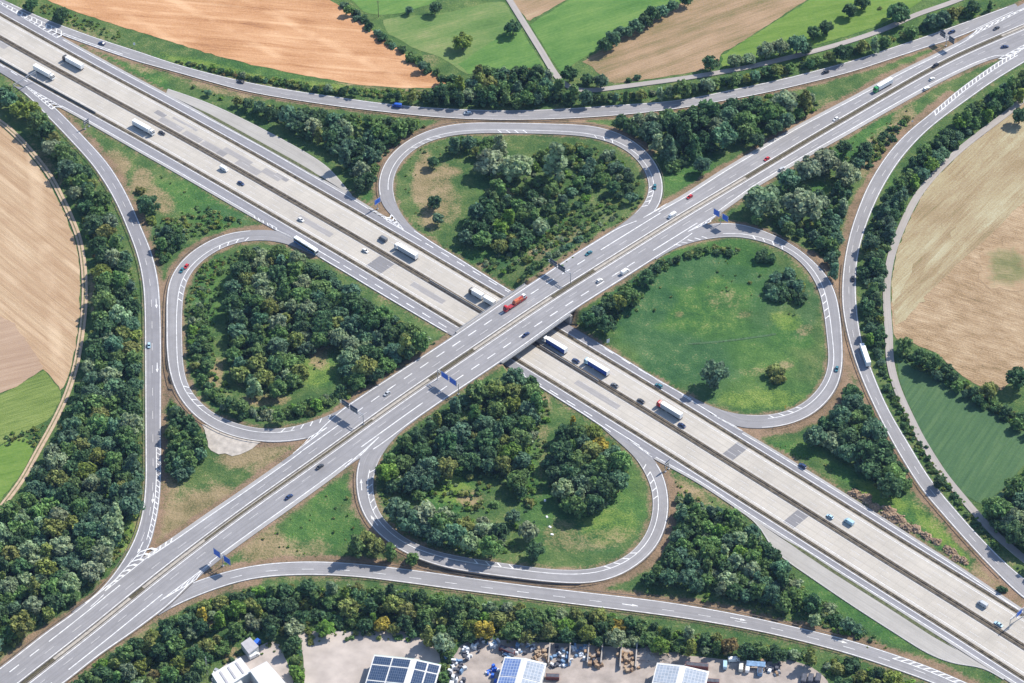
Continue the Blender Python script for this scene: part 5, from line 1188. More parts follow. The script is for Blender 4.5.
g_['n2'] = grow('yardbelt', [(284, 640), (296, 640), (303, 660), (304, 700), (296, 700), (292, 670)], (3.2, 2.5), {'mid green': 2, 'bright green': 1, 'dark green': 2}, {'round': 1, 'bush': 1}, 600, .75, seed=23)
g_['n3'] = grow('yardbelt', [(440, 650), (452, 652), (450, 664), (448, 700), (440, 700), (438, 668)], (3.0, 2.4), {'mid green': 2, 'dark green': 3}, {'round': 1, 'bush': 1}, 500, .75, seed=24)
g_['n4'] = grow('yardbelt', [(826, 658), (850, 660), (880, 672), (920, 686), (900, 700), (860, 700), (840, 682), (826, 672)], (4.2, 3.2, 2.4), AUT, {'bush': 3, 'round': 2}, 900, .8, seed=25)
g_['o'] = grow('sliver', [(170, 402), (178, 412), (192, 422), (202, 432), (205, 446), (202, 462), (192, 472), (178, 476), (169, 472), (168, 440)], (4.2, 3.4, 2.7), {'dark green': 4, 'mid green': 3, 'bluish green': 2}, {'round': 4, 'broad': 2}, 1100, .7, seed=26, margin=1.0)
g_['p'] = grow('scrub', [(156, 232), (170, 226), (190, 224), (184, 240), (172, 252), (163, 266), (158, 262), (154, 245)], (3.6, 2.6, 2), MIXG, {'bush': 3, 'round': 1}, 800, .74, seed=27)
g_['q'] = grow('meadow_thicket', [(766, 284), (774, 272), (790, 268), (802, 280), (810, 298), (804, 302), (790, 303), (774, 302), (766, 294)], (4.0, 3.2, 2.4), {'dark green': 4, 'bluish green': 2}, BUSH, 900, .66, seed=28)
g_['r'] = grow('meadow_bank', [(575, 322), (590, 312), (605, 296), (640, 276), (660, 262), (700, 246), (730, 246), (748, 250), (728, 256), (700, 256), (672, 266), (655, 276), (640, 300), (620, 318), (600, 330)], (2.6, 2.0), {'mid green': 3, 'dark green': 3, 'olive': 1}, BUSH, 900, .85, seed=29)
g_['s'] = grow('verge_row', [(120, 46), (180, 60), (240, 74), (300, 84), (350, 90), (346, 95), (300, 89), (240, 78), (180, 64)], (2.8, 2.2, 1.7), {'dark green': 3, 'grey green': 1, 'mid green': 2, 'bluish green': 2}, {'bush': 3, 'round': 1}, 1200, .95, seed=30)
g_['t'] = grow('dryloop', [(516, 284), (524, 266), (560, 248), (600, 222), (626, 208), (634, 206), (610, 222), (570, 248), (540, 268), (524, 280)], (3.0, 2.3, 1.8), MIXG, {'bush': 3, 'round': 1}, 1300, .78, seed=31)
g_['u'] = grow('stoneloop', [(340, 288), (360, 300), (400, 322), (432, 338), (428, 340), (396, 326), (350, 302)], (2.0, 1.5), {'mid green': 2, 'dark green': 2}, BUSH, 500, .8, seed=32)
g_['v'] = grow('slip_scrub', [(878, 132), (900, 122), (912, 114), (905, 128), (890, 142), (878, 160), (868, 172), (866, 160)], (2.4, 1.8), {'olive': 2, 'dark green': 2, 'mid green': 1}, BUSH, 500, .9, seed=33)
# paler stands inside the darker woods
_r = np.random.default_rng(99)
for pl, w_ in (([(62, 470), (110, 478), (128, 515), (118, 545), (80, 575), (40, 590), (20, 570), (55, 530)], PALE), ([(234, 246), (300, 256), (310, 275), (270, 285), (240, 280)], PALE), ([(690, 498), (760, 535), (800, 600), (760, 590), (700, 540)], {'grey green': 2, 'mid green': 3, 'bright green': .6, 'bluish green': 1}), ([(380, 490), (440, 508), (505, 525), (505, 552), (440, 548), (390, 520)], PALE), ([(440, 375), (500, 372), (540, 385), (535, 410), (470, 400)], {'mid green': 3, 'olive': 2, 'yellow green': .6, 'dark green': 1})):
    for p_ in plants:
        if not p_['label'] and inside(pl, np.array([p_['px']]), np.array([p_['py']]))[0] and _r.uniform() < .7: p_['tone'] = pick(_r, w_)
SC = {'olive': 3, 'mid green': 3, 'bright green': 1.2, 'dark green': 1.2, 'yellow green': .9, 'rust brown': .2}
OPEN = {'olive': 3, 'mid green': 2.5, 'bright green': 2, 'yellow green': 1.2}
for i, (pl, n, rd) in enumerate([
    ([(118, 47), (175, 60), (240, 74), (300, 84), (345, 90), (346, 96), (300, 90), (240, 81), (175, 67), (120, 52)], 640, (.8, 2.4)), ([(20, 4), (48, 4), (82, 17), (125, 31), (115, 40), (80, 28), (40, 12)], 110, (.5, 1.3)), ([(346, 88), (406, 90), (446, 88), (450, 100), (400, 99), (350, 94)], 160, (.6, 1.8)),
    ([(155, 222), (200, 205), (245, 222), (225, 228), (185, 240), (165, 258), (156, 250)], 150, (.6, 1.8)), ([(80, 122), (110, 148), (140, 165), (200, 195), (250, 224), (215, 212), (160, 185), (120, 165)], 110, (.4, 1.0)), ([(186, 300), (200, 270), (225, 254), (250, 249), (235, 262), (214, 276), (206, 300), (205, 350), (200, 380), (188, 360)], 260, (.5, 1.4)),
    ([(575, 322), (640, 285), (690, 250), (740, 246), (790, 262), (815, 290), (820, 330), (800, 320), (760, 300), (700, 300), (640, 320), (600, 336)], 240, (.4, 1.2)), ([(590, 338), (640, 320), (700, 330), (690, 380), (640, 370)], 120, (.4, .9)), ([(700, 330), (800, 330), (815, 370), (780, 405), (730, 405), (700, 385)], 90, (.3, .8)),
    ([(410, 146), (440, 140), (446, 152), (420, 165), (408, 195), (425, 230), (460, 250), (500, 265), (490, 278), (440, 250), (410, 215), (400, 180)], 230, (.4, 1.2)), ([(516, 288), (560, 258), (630, 212), (645, 190), (640, 210), (560, 270), (522, 292)], 170, (.5, 1.4)), ([(500, 250), (560, 222), (600, 205), (590, 222), (540, 250), (505, 272)], 120, (.4, 1.2)),
    ([(520, 372), (560, 398), (610, 440), (640, 470), (645, 505), (620, 550), (560, 562), (520, 555), (530, 480), (540, 430), (530, 395)], 300, (.3, .9)), ([(430, 490), (460, 474), (490, 480), (500, 500), (470, 512), (440, 506)], 70, (.3, .9)), ([(380, 460), (390, 455), (395, 500), (420, 530), (500, 556), (440, 552), (395, 525), (378, 495)], 150, (.4, 1.3)),
    ([(240, 545), (300, 510), (345, 480), (356, 500), (370, 530), (330, 556), (270, 558)], 190, (.3, 1.0)), ([(672, 478), (720, 505), (760, 535), (790, 575), (840, 612), (880, 640), (900, 660), (840, 636), (790, 622), (700, 600), (690, 520)], 340, (.5, 1.5)), ([(770, 440), (812, 448), (850, 480), (880, 502), (930, 535), (970, 562), (940, 550), (880, 515), (800, 462)], 150, (.3, 1.0)),
    ([(740, 160), (800, 125), (850, 100), (940, 50), (900, 80), (840, 115), (770, 155)], 150, (.4, 1.2)), ([(830, 140), (880, 125), (960, 75), (900, 130), (860, 160), (840, 200), (825, 190)], 150, (.4, 1.2)), ([(800, 190), (850, 160), (842, 215), (820, 210)], 60, (.4, 1.2)),
    ([(170, 500), (260, 440), (300, 442), (230, 500), (170, 540), (155, 545), (165, 500)], 90, (.3, .8)), ([(330, 640), (60, 700), (100, 660), (220, 605), (330, 585), (600, 620), (800, 650), (800, 660), (600, 645), (440, 640)], 500, (.6, 1.8)), ([(120, 530), (142, 515), (135, 540), (90, 590), (0, 655), (0, 635), (70, 600)], 260, (.6, 1.8)),
    ([(300, 350), (340, 352), (345, 385), (310, 385)], 40, (.3, 1.0)), ([(870, 350), (890, 380), (940, 470), (1010, 560), (1000, 560), (930, 480), (880, 400)], 260, (.5, 1.4)), ([(862, 250), (880, 200), (930, 150), (1000, 95), (990, 110), (935, 160), (890, 215), (880, 280), (886, 340), (870, 330)], 360, (.5, 1.5)), ([(540, 74), (600, 94), (700, 84), (850, 47), (980, 8), (980, 16), (850, 56), (700, 94), (600, 103), (500, 104), (420, 100), (440, 88)], 480, (.5, 1.6)),
    ([(55, 175), (75, 205), (90, 250), (95, 300), (90, 340), (98, 340), (104, 300), (98, 240), (80, 190), (60, 165)], 140, (.5, 1.5)), ([(0, 436), (48, 424), (36, 448), (22, 440), (0, 449)], 60, (.5, 1.5)), ([(900, 352), (960, 380), (1024, 420), (1024, 432), (960, 390), (900, 362)], 140, (.5, 1.4))]):
    fill('scrub', pl, n if rd[1] > 1.25 else n // 6 if rd[1] > .95 else 0, (), 60 + i, SC if rd[1] > 1.25 else OPEN, rd)
print('GROW', len(tufts), g_, 'plants', len(plants), sum(p['kind'] == 'bush' for p in plants))
# ------------------------------------------------------------------ materials for objects
def paint_mat(name, rough=0.35, coat=0.4):
    m, nt, b = new_mat(name); k = NB(nt); oi = k.node('ShaderNodeObjectInfo'); n = k.noise(k.pos(), 0.7, 3)
    k.link(k.mix(k.mapr(n, 0.45, 0.75, 0, 0.25), oi.outputs['Color'], k.mix(1.0, oi.outputs['Color'], (0.7, 0.68, 0.64), 'MULTIPLY')), b.inputs['Base Color'])
    b.inputs['Roughness'].default_value = rough; b.inputs['Coat Weight'].default_value = coat; b.inputs['Coat Roughness'].default_value = 0.12
    return m


M['paintwork'] = paint_mat('vehicle_paint'); M['tarp'] = paint_mat('tarpaulin', 0.6, 0.0)
M['glass'] = flat_mat('tinted_glass', (0.012, 0.016, 0.022), 0.08); M['tyre'] = flat_mat('tyre_rubber', (0.018, 0.018, 0.019), 0.9); M['rim'] = flat_mat('wheel_rim', (0.35, 0.35, 0.36), 0.4, 0.8)
M['lamp'] = flat_mat('lamp_glass', (0.75, 0.75, 0.72), 0.15); M['red_lamp'] = flat_mat('red_lamp_glass', (0.35, 0.015, 0.012), 0.2); M['chassis'] = flat_mat('chassis_black', (0.03, 0.03, 0.032), 0.7)
M['steel'] = flat_mat('galvanised_steel', (0.42, 0.43, 0.44), 0.5, 0.6, noise=0.12); M['rust'] = flat_mat('rusty_rail', (0.20, 0.165, 0.13), 0.7, 0.2, noise=0.25)
M['sign_blue'] = flat_mat('sign_blue', (0.012, 0.12, 0.56), 0.45); M['sign_white'] = flat_mat('sign_white', (0.8, 0.8, 0.8), 0.5); M['sign_back'] = flat_mat('sign_back', (0.085, 0.10, 0.125), 0.6, 0.3, noise=0.15)
M['yellow'] = flat_mat('yellow_marker', (0.75, 0.55, 0.03), 0.5)

PCOL = {'white': (0.80, 0.80, 0.78), 'silver': (0.46, 0.48, 0.50), 'black': (0.018, 0.019, 0.022), 'dark blue': (0.018, 0.042, 0.12), 'bright blue': (0.02, 0.10, 0.48), 'red': (0.50, 0.022, 0.025), 'grey': (0.14, 0.15, 0.16),
        'dark grey': (0.045, 0.05, 0.058), 'teal': (0.03, 0.16, 0.20), 'green': (0.035, 0.33, 0.09), 'orange': (0.52, 0.13, 0.05), 'pale blue': (0.38, 0.56, 0.66), 'cream': (0.72, 0.69, 0.6), 'curtain blue': (0.03, 0.085, 0.36), 'dark green': (0.03, 0.075, 0.055)}


def loft(mb, secs, mi=0):
    """secs: list of rings (same number of points)"""
    for a, b in zip(secs[:-1], secs[1:]): mb.hull(a, b, mi, caps=False)
    mb.poly(list(reversed(secs[0])), mi); mb.poly(secs[-1], mi)


def ring(x, hw, z0, z1, sh=0.25, c=0.12):
    """rounded cross-section of a body at x"""
    return [(x, -hw + c, z0), (x, hw - c, z0), (x, hw, z0 + c), (x, hw, z1 - sh), (x, hw - c, z1), (x, -hw + c, z1), (x, -hw, z1 - sh), (x, -hw, z0 + c)]


def wheel_mesh(r=0.33, w=0.24):
    mb = MB(); mb.tube((0, -w / 2, 0), (0, w / 2, 0), r, n=14); mb.tube((0, -w / 2 - .012, 0), (0, w / 2 + .012, 0), r * .6, n=10, mi=1)
    return mb.mesh('wheel', [M['tyre'], M['rim']])


def lamp_mesh(name, mat, w=.36, h=.16):
    mb = MB(); mb.box(-.03, .03, -w / 2, w / 2, -h / 2, h / 2, top=(.01, .01, .02, .02)); return mb.mesh(name, mat)


WHEEL, WHEEL_L = wheel_mesh(), wheel_mesh(0.5, 0.32)
HEAD, TAIL = lamp_mesh('headlight', M['lamp']), lamp_mesh('tail_light', M['red_lamp'])


def part(name, me, parent, loc=(0, 0, 0), color=None):
    o = add(name, me, parent); o.location = loc
    if color: o.color = (*color, 1)
    return o


def car_parts(style):
    """body (hull, bonnet, roof) and glasshouse of one car, x forward"""
    L, Wd, Hgt = {'hatch': (4.1, 1.76, 1.50), 'saloon': (4.75, 1.84, 1.46), 'estate': (4.75, 1.84, 1.50), 'suv': (4.7, 1.92, 1.72)}[style]
    h = Wd / 2; x0, x1 = -L / 2, L / 2; belt = Hgt * .62; b = MB()
    loft(b, [ring(x0, h * .80, .42, belt * .93), ring(x0 + .18, h * .95, .27, belt), ring(-.6, h, .22, belt + .02), ring(.7, h, .22, belt), ring(x1 - .75, h * .97, .24, belt * .90), ring(x1 - .18, h * .88, .28, belt * .76), ring(x1, h * .66, .40, belt * .62)])
    rr = {'hatch': (-1.75, -1.35, .28, 1.05), 'saloon': (-1.65, -.85, .35, 1.15), 'estate': (-2.15, -1.85, .35, 1.15), 'suv': (-2.1, -1.8, .42, 1.1)}[style]
    g = MB(); tz = Hgt
    lo = [(rr[0], -h * .9, belt - .02), (rr[3], -h * .9, belt - .02), (rr[3], h * .9, belt - .02), (rr[0], h * .9, belt - .02)]
    hi = [(rr[1], -h * .70, tz - .06), (rr[2], -h * .70, tz - .06), (rr[2], h * .70, tz - .06), (rr[1], h * .70, tz - .06)]
    g.hull(lo, hi)
    loft(b, [[(x, -h * .72 * k, tz - .075), (x, h * .72 * k, tz - .075), (x, h * .66 * k, tz), (x, -h * .66 * k, tz)] for x, k in ((rr[1] - .05, .96), (rr[1] + .3, 1.02), (rr[2] - .2, 1.02), (rr[2] + .06, .97))])
    for sy in (-1, 1):  # pillars and mirrors
        for (xa, xb) in ((rr[0], rr[1]), (rr[3], rr[2]), ((rr[0] + rr[3]) / 2, (rr[1] + rr[2]) / 2)): b.beam((xa, sy * h * .905, belt - .02), (xb, sy * h * .715, tz - .05), .09)
        b.box(rr[3] - .15, rr[3] + .05, sy * (h + .07) - .08, sy * (h + .07) + .08, belt, belt + .14)
    return b.mesh('body', M['paintwork']), g.mesh('windows', M['glass']), L, h


CARS = {s: car_parts(s) for s in ('hatch', 'saloon', 'estate', 'suv')}


def make_car(name, style, colour, loc, rz, label, cat='car', group='cars on the motorways and slip roads'):
    bm_, gm_, L, h = CARS[style]; t = thing(name, loc, rz, label, cat, group); c = PCOL[colour]
    part('body', bm_, t, color=c); part('windows', gm_, t)
    for x in (-L * .30, L * .30):
        for y in (-h + .1, h - .1): part('wheel', WHEEL, t, (x, y, .33))
    for y in (-h * .62, h * .62): part('headlight', HEAD, t, (L / 2 - .08, y, .62)); part('tail_light', TAIL, t, (-L / 2 + .03, y, .78))
    return t


def van_mesh():
    b = MB(); h = 1.0
    loft(b, [ring(-2.8, .93, .4, 2.25), ring(-2.6, h, .3, 2.4), ring(1.0, h, .28, 2.42), ring(1.75, .98, .28, 2.1), ring(2.15, .96, .3, 1.35), ring(2.75, .86, .34, 1.0)])
    g = MB(); g.hull([(1.22, -.86, 2.32), (1.22, .86, 2.32), (2.14, .90, 1.40), (2.14, -.90, 1.40)], [(1.26, -.86, 2.36), (1.26, .86, 2.36), (2.18, .90, 1.43), (2.18, -.90, 1.43)])
    for sy in (-1, 1): g.box(.6, 1.5, sy * 1.003 - .01, sy * 1.003 + .01, 1.35, 1.95)
    return b.mesh('body', M['paintwork']), g.mesh('windows', M['glass'])


VAN = van_mesh()


def make_van(name, colour, loc, rz, label, group='cars on the motorways and slip roads', cat='van'):
    t = thing(name, loc, rz, label, cat, group); part('body', VAN[0], t, color=PCOL[colour]); part('windows', VAN[1], t)
    for x in (-1.7, 1.85):
        for y in (-.9, .9): part('wheel', WHEEL, t, (x, y, .33))
    for y in (-.68, .68): part('headlight', HEAD, t, (2.68, y, .75)); part('tail_light', TAIL, t, (-2.78, y, 1.0))
    return t


def cab_mesh():
    b = MB(); loft(b, [ring(-1.1, 1.22, .75, 3.35), ring(-.2, 1.24, .6, 3.72), ring(.55, 1.24, .55, 3.55), ring(.95, 1.22, .5, 2.7), ring(1.12, 1.16, .48, 1.7), ring(1.15, 1.1, .5, .9)])
    b.box(-1.5, -1.1, -1.0, 1.0, .75, 1.1)
    g = MB(); g.hull([(.66, -1.08, 3.32), (.66, 1.08, 3.32), (1.12, 1.08, 1.95), (1.12, -1.08, 1.95)], [(.72, -1.08, 3.34), (.72, 1.08, 3.34), (1.17, 1.08, 1.97), (1.17, -1.08, 1.97)])
    for sy in (-1, 1): g.box(-.1, .75, sy * 1.245 - .01, sy * 1.245 + .01, 1.95, 2.8)
    return b.mesh('cab', M['paintwork']), g.mesh('windscreen', M['glass'])


CAB = cab_mesh()


def box_mesh(L, H0=1.05, H1=4.0, w=1.275):
    b = MB(); c = .05
    loft(b, [ring(-L / 2, w - .02, H0, H1 - .02, .06, .04), ring(-L / 2 + .08, w, H0, H1, .06, .04), ring(L / 2 - .08, w, H0, H1, .06, .04), ring(L / 2, w - .02, H0, H1 - .02, .06, .04)])
    n = max(4, int(L / 1.5))
    for i in range(1, n):   # roof bows and side posts just proud of the skin
        x = -L / 2 + L * i / n; b.box(x - .03, x + .03, -w + .06, w - .06, H1, H1 + .015)
        for sy in (-1, 1): b.box(x - .03, x + .03, sy * (w + .008) - .008, sy * (w + .008) + .008, H0 + .05, H1 - .08)
    return b


def frame_mesh(L):
    b = MB(); b.box(-L / 2, L / 2, -.55, .55, .62, 1.0)
    for sy in (-1, 1): b.box(-L * .18, L * .16, sy * 1.2 - .03, sy * 1.2 + .03, .45, .95)
    b.box(-L / 2 - .05, -L / 2 + .08, -1.2, 1.2, .45, .75)
    return b


def axles(t, xs, group=None):
    for x in xs:
        for y in (-1.02, 1.02): part('wheel', WHEEL_L, t, (x, y, .5))


_tc = {}
def cache(key, f):
    if key not in _tc: _tc[key] = f()
    return _tc[key]


def make_truck(name, loc, rz, label, cabc='white', boxc='white', side=None, L=13.6, group='lorries on the motorways', cat='lorry', cab=True):
    """articulated lorry; origin at the middle of its length, x forward"""
    t = thing(name, loc, rz, label, cat, group); tot = L + 2.9; bx = -tot / 2 + L / 2
    if cab:
        part('cab', CAB[0], t, (tot / 2 - 1.15, 0, 0), PCOL[cabc]); ws = part('windscreen', CAB[1], t, (tot / 2 - 1.15, 0, 0))
        part('chassis', cache('trc', lambda: frame_mesh(5.6).mesh('chassis', M['chassis'])), t, (tot / 2 - 3.0, 0, 0))
        for y in (-.85, .85): part('headlight', HEAD, t, (tot / 2 + .0, y, .8))
    part('trailer_box', cache(('box', L), lambda: box_mesh(L).mesh('trailer_box', M['tarp'])), t, (bx, 0, 0), PCOL[boxc])
    if side:
        def sc():
            b = MB()
            for sy in (-1, 1): b.box(-L / 2 + .12, L / 2 - .12, sy * 1.305 - .012, sy * 1.305 + .012, 1.15, 3.78)
            return b.mesh('side_curtain', M['tarp'])
        part('side_curtain', cache(('sc', L), sc), t, (bx, 0, 0), PCOL[side])
    part('trailer_frame', cache(('fr', L), lambda: frame_mesh(L).mesh('trailer_frame', M['chassis'])), t, (bx, 0, .02))
    axles(t, [tot / 2 - 1.4, tot / 2 - 5.0, bx - L * .18, bx - L * .28, bx - L * .38])
    for y in (-1.0, 1.0): part('tail_light', TAIL, t, (-tot / 2 - .04, y, .85))
    return t


def make_coach(name, loc, rz, label):
    t = thing(name, loc, rz, label, 'coach'); L = 18.0; b = MB()
    loft(b, [ring(-L / 2, 1.15, .5, 3.5, .2), ring(-L / 2 + .3, 1.27, .35, 3.72, .2), ring(L / 2 - .9, 1.27, .32, 3.72, .2), ring(L / 2 - .3, 1.25, .32, 3.3, .2), ring(L / 2, 1.12, .4, 1.6, .2)])
    for x in (-4, 1.5): b.box(x - 1.3, x + 1.3, -.8, .8, 3.72, 3.9, top=(.2, .2, .1, .1))
    part('body', b.mesh('body', M['paintwork']), t, color=PCOL['white'])
    g = MB()
    for sy in (-1, 1): g.box(-L / 2 + .5, L / 2 - 1.2, sy * 1.275 - .012, sy * 1.275 + .012, 1.75, 3.15)
    g.hull([(L / 2 - .38, -1.1, 3.25), (L / 2 - .38, 1.1, 3.25), (L / 2 - .04, 1.05, 1.7), (L / 2 - .04, -1.05, 1.7)], [(L / 2 - .32, -1.1, 3.27), (L / 2 - .32, 1.1, 3.27), (L / 2 + .03, 1.05, 1.72), (L / 2 + .03, -1.05, 1.72)])
    part('windows', g.mesh('windows', M['glass']), t)
    s = MB()
    for sy in (-1, 1): s.box(-L / 2 + .3, L / 2 - .5, sy * 1.28 - .012, sy * 1.28 + .012, .55, 1.6)
    part('side_panel', s.mesh('side_panel', M['paintwork']), t, color=(0.05, 0.20, 0.55)); axles(t, [L / 2 - 2.8, -L / 2 + 3.4, -L / 2 + 2.2])
    for y in (-.85, .85): part('headlight', HEAD, t, (L / 2 - .02, y, .8)); part('tail_light', TAIL, t, (-L / 2 + .02, y, 1.0))
    return t


def make_drawbar(name, loc, rz, label):
    t = thing(name, loc, rz, label, 'lorry', 'lorries on the motorways'); tot = 18.4
    part('cab', CAB[0], t, (tot / 2 - 1.15, 0, 0), PCOL['dark grey']); part('windscreen', CAB[1], t, (tot / 2 - 1.15, 0, 0))
    me = cache(('box', 7.3), lambda: box_mesh(7.3).mesh('trailer_box', M['tarp'])); fr = cache(('fr', 7.3), lambda: frame_mesh(7.3).mesh('trailer_frame', M['chassis']))
    for nme, x in (('load_box', tot / 2 - 2.4 - 3.65), ('trailer_box', -tot / 2 + 3.65)): part(nme, me, t, (x, 0, 0), PCOL['white']); part('trailer_frame' if nme[0] == 't' else 'chassis', fr, t, (x, 0, .02))
    d = MB(); d.beam((-tot / 2 + 7.2, 0, .8), (-tot / 2 + 9.0, 0, .8), .25, .2); part('drawbar', d.mesh('drawbar', M['chassis']), t)
    axles(t, [tot / 2 - 1.4, tot / 2 - 6.8, -tot / 2 + 1.6, -tot / 2 + 5.6])
    for y in (-.85, .85): part('headlight', HEAD, t, (tot / 2, y, .8)); part('tail_light', TAIL, t, (-tot / 2 - .04, y, .85))
    return t


def make_lowloader(name, loc, rz, label):
    t = thing(name, loc, rz, label, 'lorry', 'lorries on the motorways'); tot = 16.5
    part('cab', CAB[0], t, (tot / 2 - 1.15, 0, 0), PCOL['red']); part('windscreen', CAB[1], t, (tot / 2 - 1.15, 0, 0)); part('chassis', cache('trc', lambda: frame_mesh(5.6).mesh('chassis', M['chassis'])), t, (tot / 2 - 3.0, 0, 0))
    b = MB(); b.box(-tot / 2, tot / 2 - 6.2, -1.27, 1.27, .75, 1.05); b.box(tot / 2 - 6.4, tot / 2 - 3.2, -1.2, 1.2, 1.05, 1.45); b.box(-tot / 2 - .05, -tot / 2 + .5, -1.25, 1.25, 1.05, 1.5)
    part('loading_bed', b.mesh('loading_bed', M['paintwork']), t, color=(0.35, 0.03, 0.03)); axles(t, [tot / 2 - 1.4, tot / 2 - 4.6, tot / 2 - 5.6, -tot / 2 + 1.2, -tot / 2 + 2.4, -tot / 2 + 3.6])
    for y in (-.85, .85): part('headlight', HEAD, t, (tot / 2, y, .8)); part('tail_light', TAIL, t, (-tot / 2 - .04, y, .85))
    m = thing('construction_machine', loc, rz, 'orange wheeled construction machine with a white cab carried on the red low-loader', 'machine'); c = MB()
    c.box(-5.6, 1.2, -1.15, 1.15, 1.62, 2.75, top=(.3, .4, .08, .08)); c.box(-2.8, .6, -1.0, 1.0, 2.75, 3.25, top=(.4, .3, .15, .15)); part('body', c.mesh('body', M['paintwork']), m, color=PCOL['orange'])
    d = MB(); d.box(-7.6, -5.7, -1.0, 1.0, 1.6, 3.5, top=(.1, .25, .1, .1)); part('driver_cab', d.mesh('driver_cab', M['paintwork']), m, color=PCOL['white'])
    e = MB(); e.box(-7.62, -7.58, -.8, .8, 2.5, 3.3); [e.box(-7.3, -6.1, s * .985 - .01, s * .985 + .01, 2.5, 3.3) for s in (-1, 1)]; part('windows', e.mesh('windows', M['glass']), m)
    f = MB(); f.beam((.9, .35, 2.4), (-5.6, .35, 3.45), .35, .4); part('boom', f.mesh('boom', M['paintwork']), m, color=PCOL['red'])
    for x in (-6.4, -3.0, .2):
        for y in (-1.0, 1.0): part('wheel', WHEEL_L, m, (x, y, 1.55))
    return t


def on_road(road, px, py, up=0.7, sign=1):
    i = int(np.argmin(((to_px(road.C)[0] - np.array([px, py])) ** 2).sum(-1))); z = road.C[i, 2]
    p = W(px, py, z + up); i = int(np.argmin(((road.C[:, :2] - p[:2]) ** 2).sum(-1))); z = road.C[i, 2]; p = W(px, py, z + up)
    a = road.C[max(0, i - 2)]; b = road.C[min(len(road.C) - 1, i + 2)]; d = (b - a) * sign
    return (p[0], p[1], z + .012), math.atan2(d[1], d[0])


R = ramps
